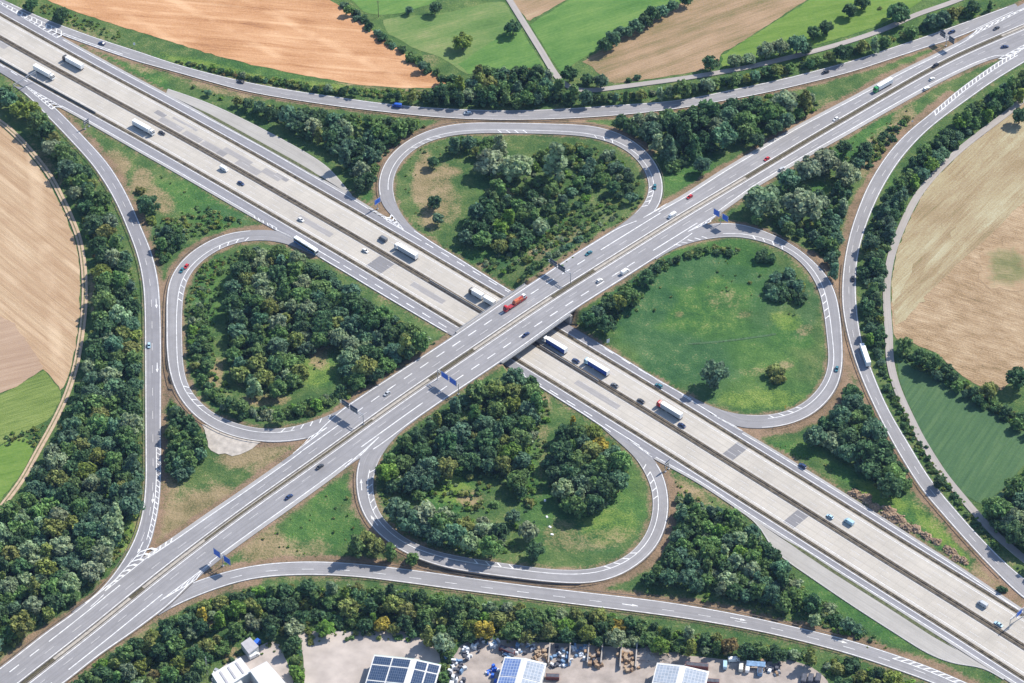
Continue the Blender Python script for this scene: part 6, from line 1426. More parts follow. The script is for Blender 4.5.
# cars: (road, px, py, direction along the surveyed line, style, colour, label)
for rd, px, py, sg, st, co, lab in [
    (R['top'], 101.8, 43, 1, 'saloon', 'dark blue', 'dark blue car on the top slip road just before the hatched nose'),
    (R['top'], 240.6, 81.4, 1, 'saloon', 'black', 'black car on the top slip road below the stubble field, casting a long shadow'),
    (R['top'], 467.6, 112.8, 1, 'estate', 'white', 'white car on the top slip road above the loop crest'),
    (R['top'], 825.5, 72, 1, 'saloon', 'black', 'black car on the top slip road below the bright grass field'),
    (R['top'], 951.8, 31.7, 1, 'estate', 'dark blue', 'dark blue car on the slip road passing behind the twin signs'),
    (road_an, 162, 132.8, 0, 'saloon', 'black', 'x'),
    (road_as, 162, 132.7, 1, 'saloon', 'black', 'black car just ahead of the white lorry on the concrete carriageway'),
    (road_as, 241, 183, 1, 'saloon', 'dark blue', 'dark blue car following the white van on the concrete carriageway'),
    (road_as, 301, 219.5, 1, 'hatch', 'white', 'white hatchback on the concrete carriageway level with the coach'),
    (road_as, 365.3, 250.5, 1, 'hatch', 'white', 'white hatchback just before the grey repair patch in the concrete'),
    (road_an, 576, 360.5, -1, 'saloon', 'dark blue', 'dark blue car in front of the blue-sided lorry'),
    (road_an, 614.8, 385, -1, 'saloon', 'grey', 'grey car with a pale bonnet alone behind the blue-sided lorry'),
    (road_an, 641, 400.7, -1, 'saloon', 'dark grey', 'dark grey car beside the median just ahead of the red-cabbed lorry'),
    (col_n, 659, 385.5, -1, 'estate', 'teal', 'teal-blue car on the collector road beside the green meadow'),
    (road_an, 682, 425, -1, 'saloon', 'dark blue', 'dark blue car tucked behind the red-cabbed lorry'),
    (R['loop_right'], 836.8, 368.7, 1, 'hatch', 'teal', 'teal car on the loop round the green meadow'),
    (R['right'], 853, 278.2, 1, 'saloon', 'black', 'black car on the long curve beside the country lane'),
    (col_n, 802.6, 465.7, -1, 'suv', 'dark blue', 'dark blue off-roader on the collector road beside the bare verge'),
    (road_an, 830, 516.4, -1, 'hatch', 'pale blue', 'pale blue small car ahead of the dark van with a white roof'),
    (road_an, 998.5, 624, -1, 'saloon', 'pale blue', 'blue-white car behind the grey van low on the concrete motorway'),
    (R['left'], 149, 345.2, 1, 'hatch', 'pale blue', 'pale blue car on the straight slip road beside the long wood'),
    (R['loop_left'], 181.8, 270, -1, 'hatch', 'teal', 'small dark teal car on the wooded loop next to a red one'),
    (R['loop_left'], 186.2, 266.2, -1, 'hatch', 'red', 'small red car on the wooded loop just ahead of a teal one'),
    (road_bs, 320, 466.3, 1, 'saloon', 'dark grey', 'dark grey car with a pale roof on the wide road below the crushed stone'),
    (road_bs, 289, 496.5, 1, 'saloon', 'dark blue', 'dark blue car following the grey one towards the bridge'),
    (road_bn, 387, 393.4, -1, 'hatch', 'silver', 'silver car coming off the bridge beside the paved reserve'),
    (road_bs, 526, 334.2, 1, 'saloon', 'dark blue', 'dark blue car in mid bridge deck'),
    (road_bs, 599.5, 280.3, 1, 'hatch', 'white', 'white hatchback just past the dark planted strip on the bridge approach'),
    (road_bn, 588.7, 253, -1, 'saloon', 'teal', 'dark teal car approaching the back of the gantry by the bridge'),
    (R['loop_top'], 654.8, 186.6, 1, 'saloon', 'teal', 'teal car on the loop round the dry grass near its mouth'),
    (road_bn, 689.7, 196.6, -1, 'hatch', 'red', 'red hatchback by the loop mouth on the crossing road'),
    (road_bn, 766.8, 158.7, -1, 'hatch', 'red', 'red hatchback beside the start of the planted median'),
    (road_bs, 782, 168.7, 1, 'estate', 'silver', 'silver estate car beside the huge pale trees'),
    (road_bn, 836, 118.8, -1, 'hatch', 'white', 'white hatchback following the red one along the planted median'),
    (road_bn, 935.4, 65.4, -1, 'suv', 'black', 'black off-roader following the green-cabbed lorry'),
    (road_bs, 932, 78.7, 1, 'hatch', 'white', 'white hatchback, foremost of two white cars heading out'),
    (road_bs, 926.4, 88.3, 1, 'estate', 'white', 'white estate car in the outer lane behind another white car'),
    (road_bn, 996.5, 28, -1, 'saloon', 'dark grey', 'dark grey car beside the chevron hatching of the merging slip road'),
    (road_bs, 1005, 46.4, 1, 'saloon', 'dark blue', 'dark blue car at the hatched nose of the right slip road')]:
    if sg == 0: continue
    loc, rz = on_road(rd, px, py, .7, sg); make_car('car', st, co, loc, rz, lab)
for rd, px, py, sg, co, lab in [(road_as, 224, 168.6, 1, 'white', 'white van leading a dark blue car on the concrete carriageway'), (R['top'], 397, 105.3, 1, 'bright blue', 'bright blue van on the top slip road above the thicket'),
                                (road_bs, 625, 271.3, 1, 'white', 'white van with a dark windscreen on the crossing road beside the meadow bank'), (road_bn, 672, 215.3, -1, 'white', 'white van at the loop mouth behind a red hatchback'),
                                (road_an, 849, 521.5, -1, 'pale blue', 'pale van with a dark front behind the pale small car'), (road_an, 982.6, 603.7, -1, 'silver', 'silver-grey van in the outer concrete lane near the picture corner'),
                                (road_an, 383, 238.5, -1, 'grey', 'grey delivery van ahead of the long white lorry on the concrete')]:
    loc, rz = on_road(rd, px, py, 1.1, sg); make_van('van', co, loc, rz, lab)
for rd, px, py, sg, kw, lab in [(road_an, 72.8, 61.6, -1, dict(cabc='black'), 'white box lorry with a black cab nearest the picture corner, heading away'), (road_as, 44, 71.7, 1, dict(cabc='white'), 'all-white lorry passing the portal gantry'),
                                (road_as, 143.5, 127.0, 1, dict(cabc='white'), 'all-white lorry behind a black car beside the dry triangle'), (road_an, 406, 250.5, -1, dict(cabc='white', side='silver'), 'long white lorry with shade painted grey on its sides behind the grey van'),  # long lorry: silver panels paint in the shade of its white sides
                                (road_an, 554.5, 344, -1, dict(cabc='white', side='curtain blue'), 'white-roofed lorry half hidden under the bridge'), (road_an, 596.5, 366, -1, dict(cabc='pale blue', side='curtain blue'), 'white-roofed lorry with deep blue sides and a pale cab'),
                                (road_an, 669.5, 409, -1, dict(cabc='red', side='silver'), 'white lorry with a red cab on the concrete carriageway'), (R['right'], 865, 354.2, 1, dict(cabc='white', side='pale blue'), 'white lorry alone on the slip road beside the country lane'),
                                (road_bn, 883, 84.8, -1, dict(cabc='green', boxc='white', L=12.0), 'white lorry with a bright green cab on the crossing road')]:
    loc, rz = on_road(rd, px, py, 2.4, sg); make_truck('lorry', loc, rz, lab, **kw)
loc, rz = on_road(road_an, 482, 296.3, 2.4, -1); make_drawbar('lorry', loc, rz, 'white drawbar lorry with two separate boxes about to pass the bridge')
loc, rz = on_road(col_s, 306, 245.2, 2.2, 1); make_coach('coach', loc, rz, 'long white coach with blue sides joining from the wooded loop')
loc, rz = on_road(road_bn, 515, 303.2, 1.4, -1); make_lowloader('lorry', loc, rz, 'red low-loader lorry on the bridge carrying an orange machine')


# ------------------------------------------------------------------ sign gantries
def panel(parent, x, z, w=5.0, h=3.7, y=0.0, front=True):
    """sign panel in the plane across the road; local -y is the face"""
    b = MB(); b.box(x - w / 2, x + w / 2, y - .06, y + .06, z - h / 2, z + h / 2); p = b.build('sign_panel', M['sign_back'], parent)
    f = MB(); f.box(x - w / 2 + .02, x + w / 2 - .02, y - .10, y - .063, z - h / 2 + .02, z + h / 2 - .02); f.build('sign_face', M['sign_blue'], p)
    e = MB(); u = .14; v_ = .26
    for a in ((x - w / 2 + u, x - w / 2 + v_, z - h / 2 + u, z + h / 2 - u), (x + w / 2 - v_, x + w / 2 - u, z - h / 2 + u, z + h / 2 - u)): e.box(a[0], a[1], y - .12, y - .103, a[2], a[3])
    for a in (z - h / 2 + u, z + h / 2 - v_): e.box(x - w / 2 + v_, x + w / 2 - v_, y - .12, y - .103, a, a + .12)
    e.build('sign_border', M['sign_white'], p)
    return p


def gantry(label, loc, rz, x0, x1, signs, h=7.0, posts=None, z0=0.0):
    """local x across the road, -y faces the traffic that reads it"""
    t = thing('sign_gantry', loc, rz, label, 'sign gantry', 'sign gantries over the roads')
    for x in (posts if posts is not None else (x0, x1)):
        b = MB(); b.tube((x, 0, -.4), (x, 0, h + .3), .22, .17, 8); b.box(x - .5, x + .5, -.5, .5, -.5, .12); b.build('post', M['steel'], t)
    b = MB(); b.beam((x0, .18, h), (x1, .18, h), .3, .3); b.beam((x0, .18, h - 1.3), (x1, .18, h - 1.3), .22, .22)
    n = max(2, int(abs(x1 - x0) / 1.6))
    for i in range(n): b.beam((x0 + (x1 - x0) * i / n, .18, h - 1.3 * (i % 2)), (x0 + (x1 - x0) * (i + 1) / n, .18, h - 1.3 * ((i + 1) % 2)), .1, .1)
    b.build('beam', M['steel'], t)
    for x, w_, hh in signs: panel(t, x, h - .55, w_, hh, -.12)
    return t


def across(road, px, py, sign):
    """local frame at a surveyed road point: y axis = direction of travel"""
    loc, a = on_road(road, px, py, 0.0, sign); return loc, a - math.pi / 2


def span(road, foot, other):
    return foot


# facing the reader travelling towards the upper part of the picture
loc, rz = across(road_bs, 448.5, 387, 1); gantry('gantry with two blue signs facing us below the bridge', loc, rz, -8.2, 7.6, [(-2.6, 5.4, 3.9), (3.6, 5.4, 3.9)])
loc, rz = across(road_bn, 352, 417, -1); gantry('gantry showing two dark sign backs above the crushed stone loop mouth', loc, rz, -8.4, 8.4, [(-1.6, 5.4, 3.9), (4.6, 5.4, 3.9)], posts=(-8.4,))
loc, rz = across(road_bn, 559.5, 276, -1); gantry('gantry showing two dark sign backs next to the bridge', loc, rz, -8.4, 8.4, [(-1.4, 5.4, 3.9), (4.8, 5.4, 3.9)], posts=(-8.4,))
loc, rz = across(road_bs, 223, 565.5, 1); gantry('pair of blue signs at the nose where the bottom slip road leaves', loc, rz, -5.6, 5.6, [(-3.6, 4.8, 4.3), (3.6, 4.8, 4.3)], posts=(0,))
loc, rz = across(road_bs, 720.5, 224, 1); gantry('pair of blue signs at the nose of the green meadow loop', loc, rz, -5.4, 5.4, [(-3.2, 4.4, 4.2), (3.2, 4.4, 4.2)], posts=(0,))
loc, rz = across(road_bn, 946, 45.5, -1); gantry('twin dark sign backs on the grass between slip road and crossing road', loc, rz, -6.4, 6.4, [(-3.9, 4.6, 4.2), (3.9, 4.6, 4.2)], posts=(0,))
loc, rz = across(col_n, 377.5, 208.5, -1); gantry('single blue sign on the green triangle at the dry grass loop', loc, rz, -2.4, 2.4, [(0, 4.6, 3.6)], posts=(0,), h=6.0)
loc, rz = across(col_s, 25, 88, 1); gantry('pale portal gantry spanning the collector road near the picture corner', loc, rz, -9.5, 8.5, [(-3.5, 3.4, 1.6)], h=7.4)
loc, rz = across(col_s, 87, 127.5, 1); gantry('small grey-backed sign beside the collector road at the dry triangle', loc, rz, -2.2, 2.2, [(0, 4.2, 2.8)], posts=(-1.6, 1.6), h=4.6)
loc, rz = across(col_s, 667, 470, 1); gantry('grey-backed sign at the nose of the loop nearest the yards', loc, rz, -2.0, 2.0, [(0, 3.8, 3.2)], posts=(-1.4, 1.4), h=5.2)
loc, rz = across(col_n, 1019, 620, -1); gantry('gantry cut by the picture edge over the collector road', loc, rz, -8.0, 3.0, [(-1.2, 4.4, 3.4)], h=6.6)


# small roadside things
def pole_sign(name, label, cat, px, py, h, w_, hh, mat, rz=0.0, r=.06):
    p = G(px, py, 0); t = thing(name, tuple(p), rz, label, cat); b = MB(); b.tube((0, 0, -.3), (0, 0, h), r, n=6); b.build('post', M['steel'], t)
    c = MB(); c.box(-w_ / 2, w_ / 2, -.05, -.01 - 1e-3, h - hh, h); c.build('board', mat, t); return t


pole_sign('roadside_sign', 'small white roadside sign on the verge below the stubble field', 'sign', 134.5, 47, 3.2, 1.2, 1.8, M['sign_white'])
pole_sign('roadside_marker', 'thin yellow marker post beside the green meadow loop', 'marker post', 785, 410, 3.4, .7, 2.2, M['yellow'])
pole_sign('roadside_sign', 'white sign board tilted beside the collector road near the bridge', 'sign', 608, 344, 3.6, 1.8, 2.6, M['sign_white'], .5)
pole_sign('roadside_sign', 'small pale sign by the bare soil of the dry bank beside the right slip road', 'sign', 912, 124, 2.6, 1.0, 1.0, M['sign_white'])
p = G(378.5, 17, 0); t = thing('utility_pole', tuple(p), 0, 'dark wooden utility pole on the meadow ditch at the top', 'utility pole'); b = MB(); b.tube((0, 0, -.4), (0, 0, 12.5), .2, .13, 8); b.build('pole', M['bark'], t)
b = MB(); b.beam((-1.1, 0, 11.6), (1.1, 0, 11.6), .14); b.beam((-.8, 0, 10.7), (.8, 0, 10.7), .12); b.build('crossarm', M['bark'], t)
for i, (px, py, lab) in enumerate([(545, 500.5, 'white slab in the shade of the dark clump on the loop grass'), (547, 517, 'white slab on the grass just below the clump shadow'), (550, 527, 'upper of two white slabs close together on the loop grass'), (552, 534.5, 'lower of two white slabs close together on the loop grass')]):
    p = G(px, py, 0); b = MB(); b.box(-.55, .55, -.8, .8, 0, .35, top=(.1, .12, .1, .15)); o = b.build('stone_slab', M['sign_white'], None, False, tuple(p)); o.rotation_euler = (0, 0, .4 * i); tag(o, lab, 'stone slab', 'white slabs on the loop grass')


# ------------------------------------------------------------------ guard rails and barriers
def rail(name, label, pts, mat, h=.78, deep=.34, w_=.16, post=8.0):
    """steel rail along a 3-d line"""
    P_ = resample(pts, 4.0); n = len(P_); t = tangents(P_[:, :2]); nn = np.stack([-t[:, 1], t[:, 0]], -1) * (w_ / 2); b = MB()
    sec = [np.c_[P_[:, :2] + s * nn, P_[:, 2] + z] for s, z in ((1, h - deep), (1, h), (-1, h), (-1, h - deep))]
    for i in range(n - 1): b.hull([q[i] for q in sec], [q[i + 1] for q in sec], 0, caps=i in (0, n - 2))
    for p_ in resample(pts, post): b.box(p_[0] - .06, p_[0] + .06, p_[1] - .06, p_[1] + .06, p_[2] - .4, p_[2] + h - .05)
    return tag(b.build(name, mat), label, 'guard rail', 'guard rails along the roads')


def line_on(road, off, side, a=None, b=None, dz=0.0):
    s0 = 0 if a is None else s_at(road, *a); s1 = road.len if b is None else s_at(road, *b); s0, s1 = min(s0, s1), max(s0, s1)
    ss = np.linspace(s0, s1, max(3, int((s1 - s0) / 3))); return road.at(ss, np.full(len(ss), off), side) + [0, 0, dz]


for nme, rd, off, sd, a, b_, lab in [
    ('guard_rail', road_bm, .45, 'L', None, None, 'steel guard rail on the upper side of the crossing road reserve'), ('guard_rail', road_bm, .45, 'R', None, None, 'steel guard rail on the lower side of the crossing road reserve'),
    ('guard_rail', road_am, .5, 'L', None, None, 'guard rail on the upper side of the concrete motorway median'), ('guard_rail', road_am, .5, 'R', None, None, 'guard rail on the lower side of the concrete motorway median'),
    ('guard_rail', strip_n, .8, 'L', None, None, 'guard rail on the strip between concrete and upper collector'), ('guard_rail', strip_s, .8, 'L', None, None, 'guard rail on the strip between concrete and lower collector'),
    ('guard_rail', R['loop_top'], -.7, 'L', (382, 204), (660, 204), 'guard rail round the outside of the dry grass loop'), ('guard_rail', R['loop_left'], -.7, 'L', (262, 441), (226, 234), 'guard rail round the outside of the crushed stone loop'),
    ('guard_rail', R['loop_bottom'], -.7, 'L', (661, 471), (358, 470), 'guard rail round the outside of the loop nearest the yards'), ('guard_rail', R['loop_right'], -.7, 'L', (760, 230), (770, 427), 'guard rail round the outside of the green meadow loop'),
    ('guard_rail', R['left'], -.7, 'R', (30, 98), (20, 650), 'guard rail along the wood side of the left slip road'), ('guard_rail', R['top'], -.7, 'R', (900, 57), (150, 65), 'guard rail along the lower side of the top slip road'),
    ('guard_rail', R['bottom'], -.7, 'L', (330, 561), (840, 638), 'guard rail along the upper side of the bottom slip road'), ('guard_rail', R['right'], -.7, 'L', (1000, 578), (845, 262), 'guard rail along the inner side of the right slip road'),
    ('guard_rail', R['bottom'], -.6, 'R', (330, 575), (840, 653), 'guard rail along the lower side of the bottom slip road'),
    ('guard_rail', road_bn, -.5, 'L', (0, 668), (90, 598), 'guard rail beside the long wood on the crossing road'), ('guard_rail', road_bs, -.5, 'R', (60, 686), (190, 585), 'guard rail beside the tree belt on the crossing road')]:
    rail(nme, lab, line_on(rd, off, sd, a, b_), M['rust'])
# concrete walls in the dividing strips
def barrier(label, pts, h=1.0):
    P_ = resample(pts, 4.0); n = len(P_); t = tangents(P_[:, :2]); nn = np.stack([-t[:, 1], t[:, 0]], -1); b = MB()
    sec = [np.c_[P_[:, :2] + s * nn, P_[:, 2] + z] for s, z in ((.32, -.1), (.12, h), (-.12, h), (-.32, -.1))]
    for i in range(n - 1): b.hull([q[i] for q in sec], [q[i + 1] for q in sec], 0, caps=i in (0, n - 2))
    return tag(b.build('concrete_barrier', M['bridge']), label, 'barrier')
barrier('high concrete barrier beside the collector near the portal gantry', line_on(strip_s, .5, 'L', (-20, 48), (96, 115)), 1.2)
barrier('concrete barrier in the motorway median before the bridge', line_on(road_am, 1.6, 'L', (430, 281), (485, 314)), 1.1)
barrier('concrete barrier in the motorway median after the bridge', line_on(road_am, 1.6, 'L', (540, 346), (600, 383)), 1.1)
# dark planted stretches of the crossing road reserve
M['planting'] = flat_mat('low_planting', (0.075, 0.066, 0.036), 1.0, noise=0.5, nscale=0.9)
for a, b_ in (((474, 350), (429, 380)), ((597, 270), (551, 297)), ((1002, 36), (745, 179)), ((130, 597), (142, 588)), ((18, 686), (52, 661))):
    s0, s1 = sorted((s_at(road_bm, *a), s_at(road_bm, *b_))); band('planted_reserve', road_bm, .35, 2.4, M['planting'], .012, 'L', s0, s1)


# ------------------------------------------------------------------ bridge
offA = LA.proj(bc)[1]; ib = np.where(np.abs(offA) < 28.5)[0]; i0, i1 = ib.min(), ib.max() + 1
bridge = thing('road_bridge', (0, 0, 0), 0, 'concrete bridge carrying the crossing road over the pale motorway', 'bridge')
Lb = road_bn.L[i0:i1]; Rb = road_bs.R[i0:i1]; ub = (Rb - Lb) / np.linalg.norm(Rb - Lb, axis=1, keepdims=True); nbk = len(Lb)
def bsec(name, prof, mat):
    b = MB()
    secs = [[tuple((Lb[i] if sd == 'L' else Rb[i]) + ub[i] * o + np.array([0, 0, z])) for sd, o, z in prof] for i in range(nbk)]
    for a, c in zip(secs[:-1], secs[1:]): b.hull(a, c, 0, caps=False)
    b.poly(list(reversed(secs[0]))); b.poly(secs[-1]); return b.build(name, mat, bridge)
bsec('deck', [('L', -1.5, -.04), ('L', -1.5, -.5), ('L', 1.5, -1.05), ('R', -1.5, -1.05), ('R', 1.5, -.5), ('R', 1.5, -.04)], M['bridge'])
for sd, sg in (('L', -1), ('R', 1)):
    bsec('edge_beam', [(sd, sg * .25, -.035), (sd, sg * 1.5, -.035), (sd, sg * 1.5, .28), (sd, sg * .25, .28)], M['shoulder'])
    pts = np.array([(Lb[i] if sd == 'L' else Rb[i]) + ub[i] * sg * 1.2 for i in range(nbk)]); b = MB()
    for i in range(nbk - 1):
        for z in (.65, 1.0, 1.3): b.beam(pts[i] + [0, 0, z], pts[i + 1] + [0, 0, z], .07)
        b.beam(pts[i] + [0, 0, .27], pts[i] + [0, 0, 1.32], .08)
    b.build('railing', M['steel'], bridge)
for iend, sg in ((0, -1), (nbk - 1, 1)):
    t2 = tangents(bc)[i0 + iend] * sg; b = MB(); a, c = Lb[iend] - ub[iend] * 1.4, Rb[iend] + ub[iend] * 1.4; t3 = np.r_[t2, 0]
    b.hull([a + t3 * -.6 + [0, 0, -1.06], c + t3 * -.6 + [0, 0, -1.06], c + t3 * 1.4 + [0, 0, -1.06], a + t3 * 1.4 + [0, 0, -1.06]],
           [(a + t3 * -.6) * [1, 1, 0] + [0, 0, -.8], (c + t3 * -.6) * [1, 1, 0] + [0, 0, -.8], (c + t3 * 1.4) * [1, 1, 0] + [0, 0, -.8], (a + t3 * 1.4) * [1, 1, 0] + [0, 0, -.8]])
    b.build('abutment', M['bridge'], bridge)
for off in (-16.4, 0.0, 16.4):
    j = i0 + int(np.argmin(np.abs(offA[i0:i1] - off))); L1, R1 = road_bn.L[j], road_bs.R[j]; u = (R1 - L1) / np.linalg.norm(R1 - L1); wd = np.linalg.norm(R1 - L1)
    for k_ in range(5):
        q = L1 + u * (wd * (k_ + .5) / 5); b = MB(); b.tube((q[0], q[1], -.5), (q[0], q[1], q[2] - 1.1), .5, n=12); b.build('column', M['bridge'], bridge)

band('planted_reserve', road_bm, 1.05, 1.0, M['planting'], .012, 'L', *sorted((s_at(road_bm, 372, 420), s_at(road_bm, 205, 541))))
# ------------------------------------------------------------------ rubble heaps beside the collector
def heap_mesh(name, seed, r, h, mat, rocks=14, stretch=1.0, mats=None):
    q = np.random.default_rng(seed); n, m = 18, 6; b = MB(); V = []
    for j in range(m + 1):
        f = j / m
        for i in range(n):
            a = 2 * math.pi * i / n; rr_ = r * (1 - f) ** .8 * (1 + .28 * math.sin(3 * a + seed) * (1 - f) + q.uniform(-.14, .14)); z = h * f * (1 + q.uniform(-.2, .2)) if j else -.3
            V.append((rr_ * math.cos(a) * stretch, rr_ * math.sin(a), z))
    b.v = V; b.f = [(j * n + i, j * n + (i + 1) % n, (j + 1) * n + (i + 1) % n, (j + 1) * n + i) for j in range(m) for i in range(n)]; b.m = [0] * len(b.f)
    for _ in range(rocks):
        a = q.uniform(0, 6.28); d = r * q.uniform(.1, 1.05); s = q.uniform(.25, .75); z = max(0, h * (1 - d / r)) ; i0_ = len(b.v)
        vv = ICO_V * s * q.uniform(.6, 1.25, (12, 3)) + [d * math.cos(a) * stretch, d * math.sin(a), z + s * .3]; b.v += [tuple(x) for x in vv]; k_ = q.integers(0, len(mats) if mats else 1)
        b.f += [tuple(int(c) + i0_ for c in f_) for f_ in ICO_F]; b.m += [int(k_)] * 20
    return b.mesh(name, mats or [mat])


M['earth'] = flat_mat('broken_earth', (0.24, 0.165, 0.105), 1.0, noise=0.45, nscale=0.9); M['earth2'] = flat_mat('pale_rock', (0.35, 0.26, 0.175), 1.0, noise=0.35, nscale=0.9)
hp = [(855, 492.5, 4.2, 'first rubble heap, at the end nearest the wood'), (865.5, 497, 4.6, 'pale-topped rubble heap, second along the row'), (875, 506, 3.6, 'dark rubble heap sitting close to the collector road'), (889, 509, 4.4, 'tall rubble heap behind the row near its middle'),
      (897, 517, 5.4, 'largest rubble heap in the middle of the row'), (887, 514, 3.6, 'pale heap just in front of the largest one'), (907, 526, 4.0, 'rubble heap with a dark foot below the largest one'), (916, 528, 4.0, 'rounded rubble heap past the middle'), (926, 534.5, 3.6, 'small rubble heap before the gap in the row'),
      (936, 540, 3.4, 'pale rubble heap standing alone in a gap'), (950, 549.5, 3.8, 'rubble heap among the last three'), (957, 557, 3.4, 'last but one rubble heap, nearest the collector'), (963.5, 559.5, 3.2, 'last rubble heap at the far end by the bare soil')]
for i, (px, py, r, lab) in enumerate(hp):
    p = G(px, py, 1.0); o = add('rubble_heap', heap_mesh('rubble_heap', 40 + i, r * .72, r * .42, None, 26, 1.35, [M['earth'], M['earth2']])); o.location = tuple(p); o.rotation_euler = (0, 0, -.75 + .15 * math.sin(3 * i)); tag(o, lab, 'rubble heap', 'rubble heaps along the collector road')

# ------------------------------------------------------------------ buildings
def solar_mat(name, c, line, bw=1.0, bh=1.7, mortar=.05):
    m, nt, b = new_mat(name); k = NB(nt); tc = k.node('ShaderNodeTexCoord'); br = k.node('ShaderNodeTexBrick'); br.offset = 0
    br.inputs['Scale'].default_value = 1; br.inputs['Brick Width'].default_value = bw; br.inputs['Row Height'].default_value = bh; br.inputs['Mortar Size'].default_value = mortar
    br.inputs['Color1'].default_value = (*c, 1); br.inputs['Color2'].default_value = (*[x * 1.25 for x in c], 1); br.inputs['Mortar'].default_value = (*line, 1)
    k.link(tc.outputs['Object'], br.inputs['Vector']); k.link(br.outputs['Color'], b.inputs['Base Color']); b.inputs['Roughness'].default_value = 0.25
    return m


M['solar'] = solar_mat('solar_panel', (0.022, 0.042, 0.085), (0.16, 0.19, 0.24), 1.0, 1.7); M['solar_light'] = solar_mat('solar_panel_pale', (0.25, 0.285, 0.33), (0.46, 0.48, 0.50), 1.6, 1.9, .12); M['solar_blue'] = solar_mat('solar_panel_blue', (0.10, 0.155, 0.31), (0.36, 0.42, 0.52), 1.4, 1.9, .10)
M['roof_white'] = flat_mat('white_sheet_roof', (0.60, 0.60, 0.58), 0.5, noise=0.12, nscale=0.2); M['roof_grey'] = flat_mat('grey_roof', (0.36, 0.35, 0.36), 0.7, noise=0.12); M['cladding'] = flat_mat('wall_cladding', (0.45, 0.47, 0.47), 0.6, noise=0.1); M['fascia'] = flat_mat('mint_fascia', (0.42, 0.58, 0.50), 0.5)
M['door'] = flat_mat('roller_door', (0.20, 0.24, 0.30), 0.5)


def hall(label, A, B, length, eave, ridge, rx=.5, left=None, right=None, roofm='roof_white', fasc=False):
    """gabled hall: A, B = surveyed far eave corners (left, right); it runs from there towards the viewer"""
    a, b_ = W(*A, eave), W(*B, eave); d = b_ - a; wd = float(np.hypot(d[0], d[1])); rz = math.atan2(d[1], d[0])
    t = thing('industrial_hall', (a[0], a[1], 0), rz, label, 'hall', 'halls of the yards'); x = wd * rx; L = length; wm = MB()
    wm.hull([(.2, -.2, -.3), (wd - .2, -.2, -.3), (wd - .2, -L, -.3), (.2, -L, -.3)][::-1], [(.2, -.2, eave - .05), (wd - .2, -.2, eave - .05), (wd - .2, -L, eave - .05), (.2, -L, eave - .05)][::-1])
    for y in (-.2, -L): wm.tri((.2, y, eave - .06), (wd - .2, y, eave - .06), (x, y, ridge - .1))
    w_ = wm.build('wall', M['cladding'], t)
    for sx in (.17, wd - .17):
        dm = MB(); dm.box(sx - .03, sx + .03, -L * .45 - 2.2, -L * .45 + 2.2, 0, 4.2); dm.build('door', M['door'], w_)
    rm = MB(); th = .16
    for (xa, za, xb, zb_) in ((-.3, eave - .04, x, ridge), (x, ridge, wd + .3, eave - .04)):
        rm.hull([(xa, .3, za), (xb, .3, zb_), (xb, -L - .4, zb_), (xa, -L - .4, za)][::-1], [(xa, .3, za + th), (xb, .3, zb_ + th), (xb, -L - .4, zb_ + th), (xa, -L - .4, za + th)][::-1])
    ro = rm.build('roof', M[roofm], t)
    if fasc:
        fm = MB(); fm.hull([(-.3, .31, eave - .5), (-.3, .5, eave - .5), (x, .5, ridge - .45), (x, .31, ridge - .45)], [(-.3, .31, eave + .15), (-.3, .5, eave + .15), (x, .5, ridge + .2), (x, .31, ridge + .2)]); fm.hull([(x, .31, ridge - .45), (x, .5, ridge - .45), (wd + .3, .5, eave - .5), (wd + .3, .31, eave - .5)], [(x, .31, ridge + .2), (x, .5, ridge + .2), (wd + .3, .5, eave + .15), (wd + .3, .31, eave + .15)]); fm.build('fascia', M['fascia'], ro)
    for side, spec in (('l', left), ('r', right)):
        if not spec: continue
        cols, rows, mt = spec; xa, za, xb, zb_ = (0, eave, x - 1.2, None) if side == 'l' else (x + 1.2, None, wd, eave)
        sl = (ridge - eave) / x if side == 'l' else (eave - ridge) / (wd - x); zf = (lambda q: eave + sl * q) if side == 'l' else (lambda q: ridge + sl * (q - x))
        edges_y = rows; W_ = (xb - xa)
        for c in range(cols):
            x0_, x1_ = xa + W_ * c / cols + .35, xa + W_ * (c + 1) / cols - .35
            for y0_, y1_ in edges_y:
                pm = MB(); pm.hull([(x0_, -y0_, zf(x0_) + th + .03), (x1_, -y0_, zf(x1_) + th + .03), (x1_, -y1_, zf(x1_) + th + .03), (x0_, -y1_, zf(x0_) + th + .03)][::-1], [(x0_, -y0_, zf(x0_) + th + .11), (x1_, -y0_, zf(x1_) + th + .11), (x1_, -y1_, zf(x1_) + th + .11), (x0_, -y1_, zf(x0_) + th + .11)][::-1])
                pm.build('solar_array', M[mt], ro)
    return t


hall('hall with dark solar arrays and a white ridge strip in the gravel yard', (374.5, 655.5), (440.5, 665.5), 38, 6.0, 7.3, .60, (2, [(.6, 5.4), (6.2, 15.5), (16.3, 25.5), (26.3, 36)], 'solar'), (2, [(.6, 5.4), (6.2, 15.5), (16.3, 25.5), (26.3, 36)], 'solar'), fasc=True)
hall('hall with a blue and a pale solar roof half in the recycling yard', (505, 657.3), (546, 664), 40, 6.5, 7.8, .48, (1, [(.8, 12), (12.6, 24), (24.6, 38)], 'solar_blue'), (1, [(.8, 12), (12.6, 24), (24.6, 38)], 'solar_light'))
hall('hall with a pale gridded roof beside the parked vans', (657.5, 663.3), (708.5, 672), 36, 6.5, 7.6, .5, (1, [(.8, 12), (12.6, 24), (24.6, 35)], 'solar_light'), (1, [(.8, 12), (12.6, 24), (24.6, 35)], 'solar_light'))


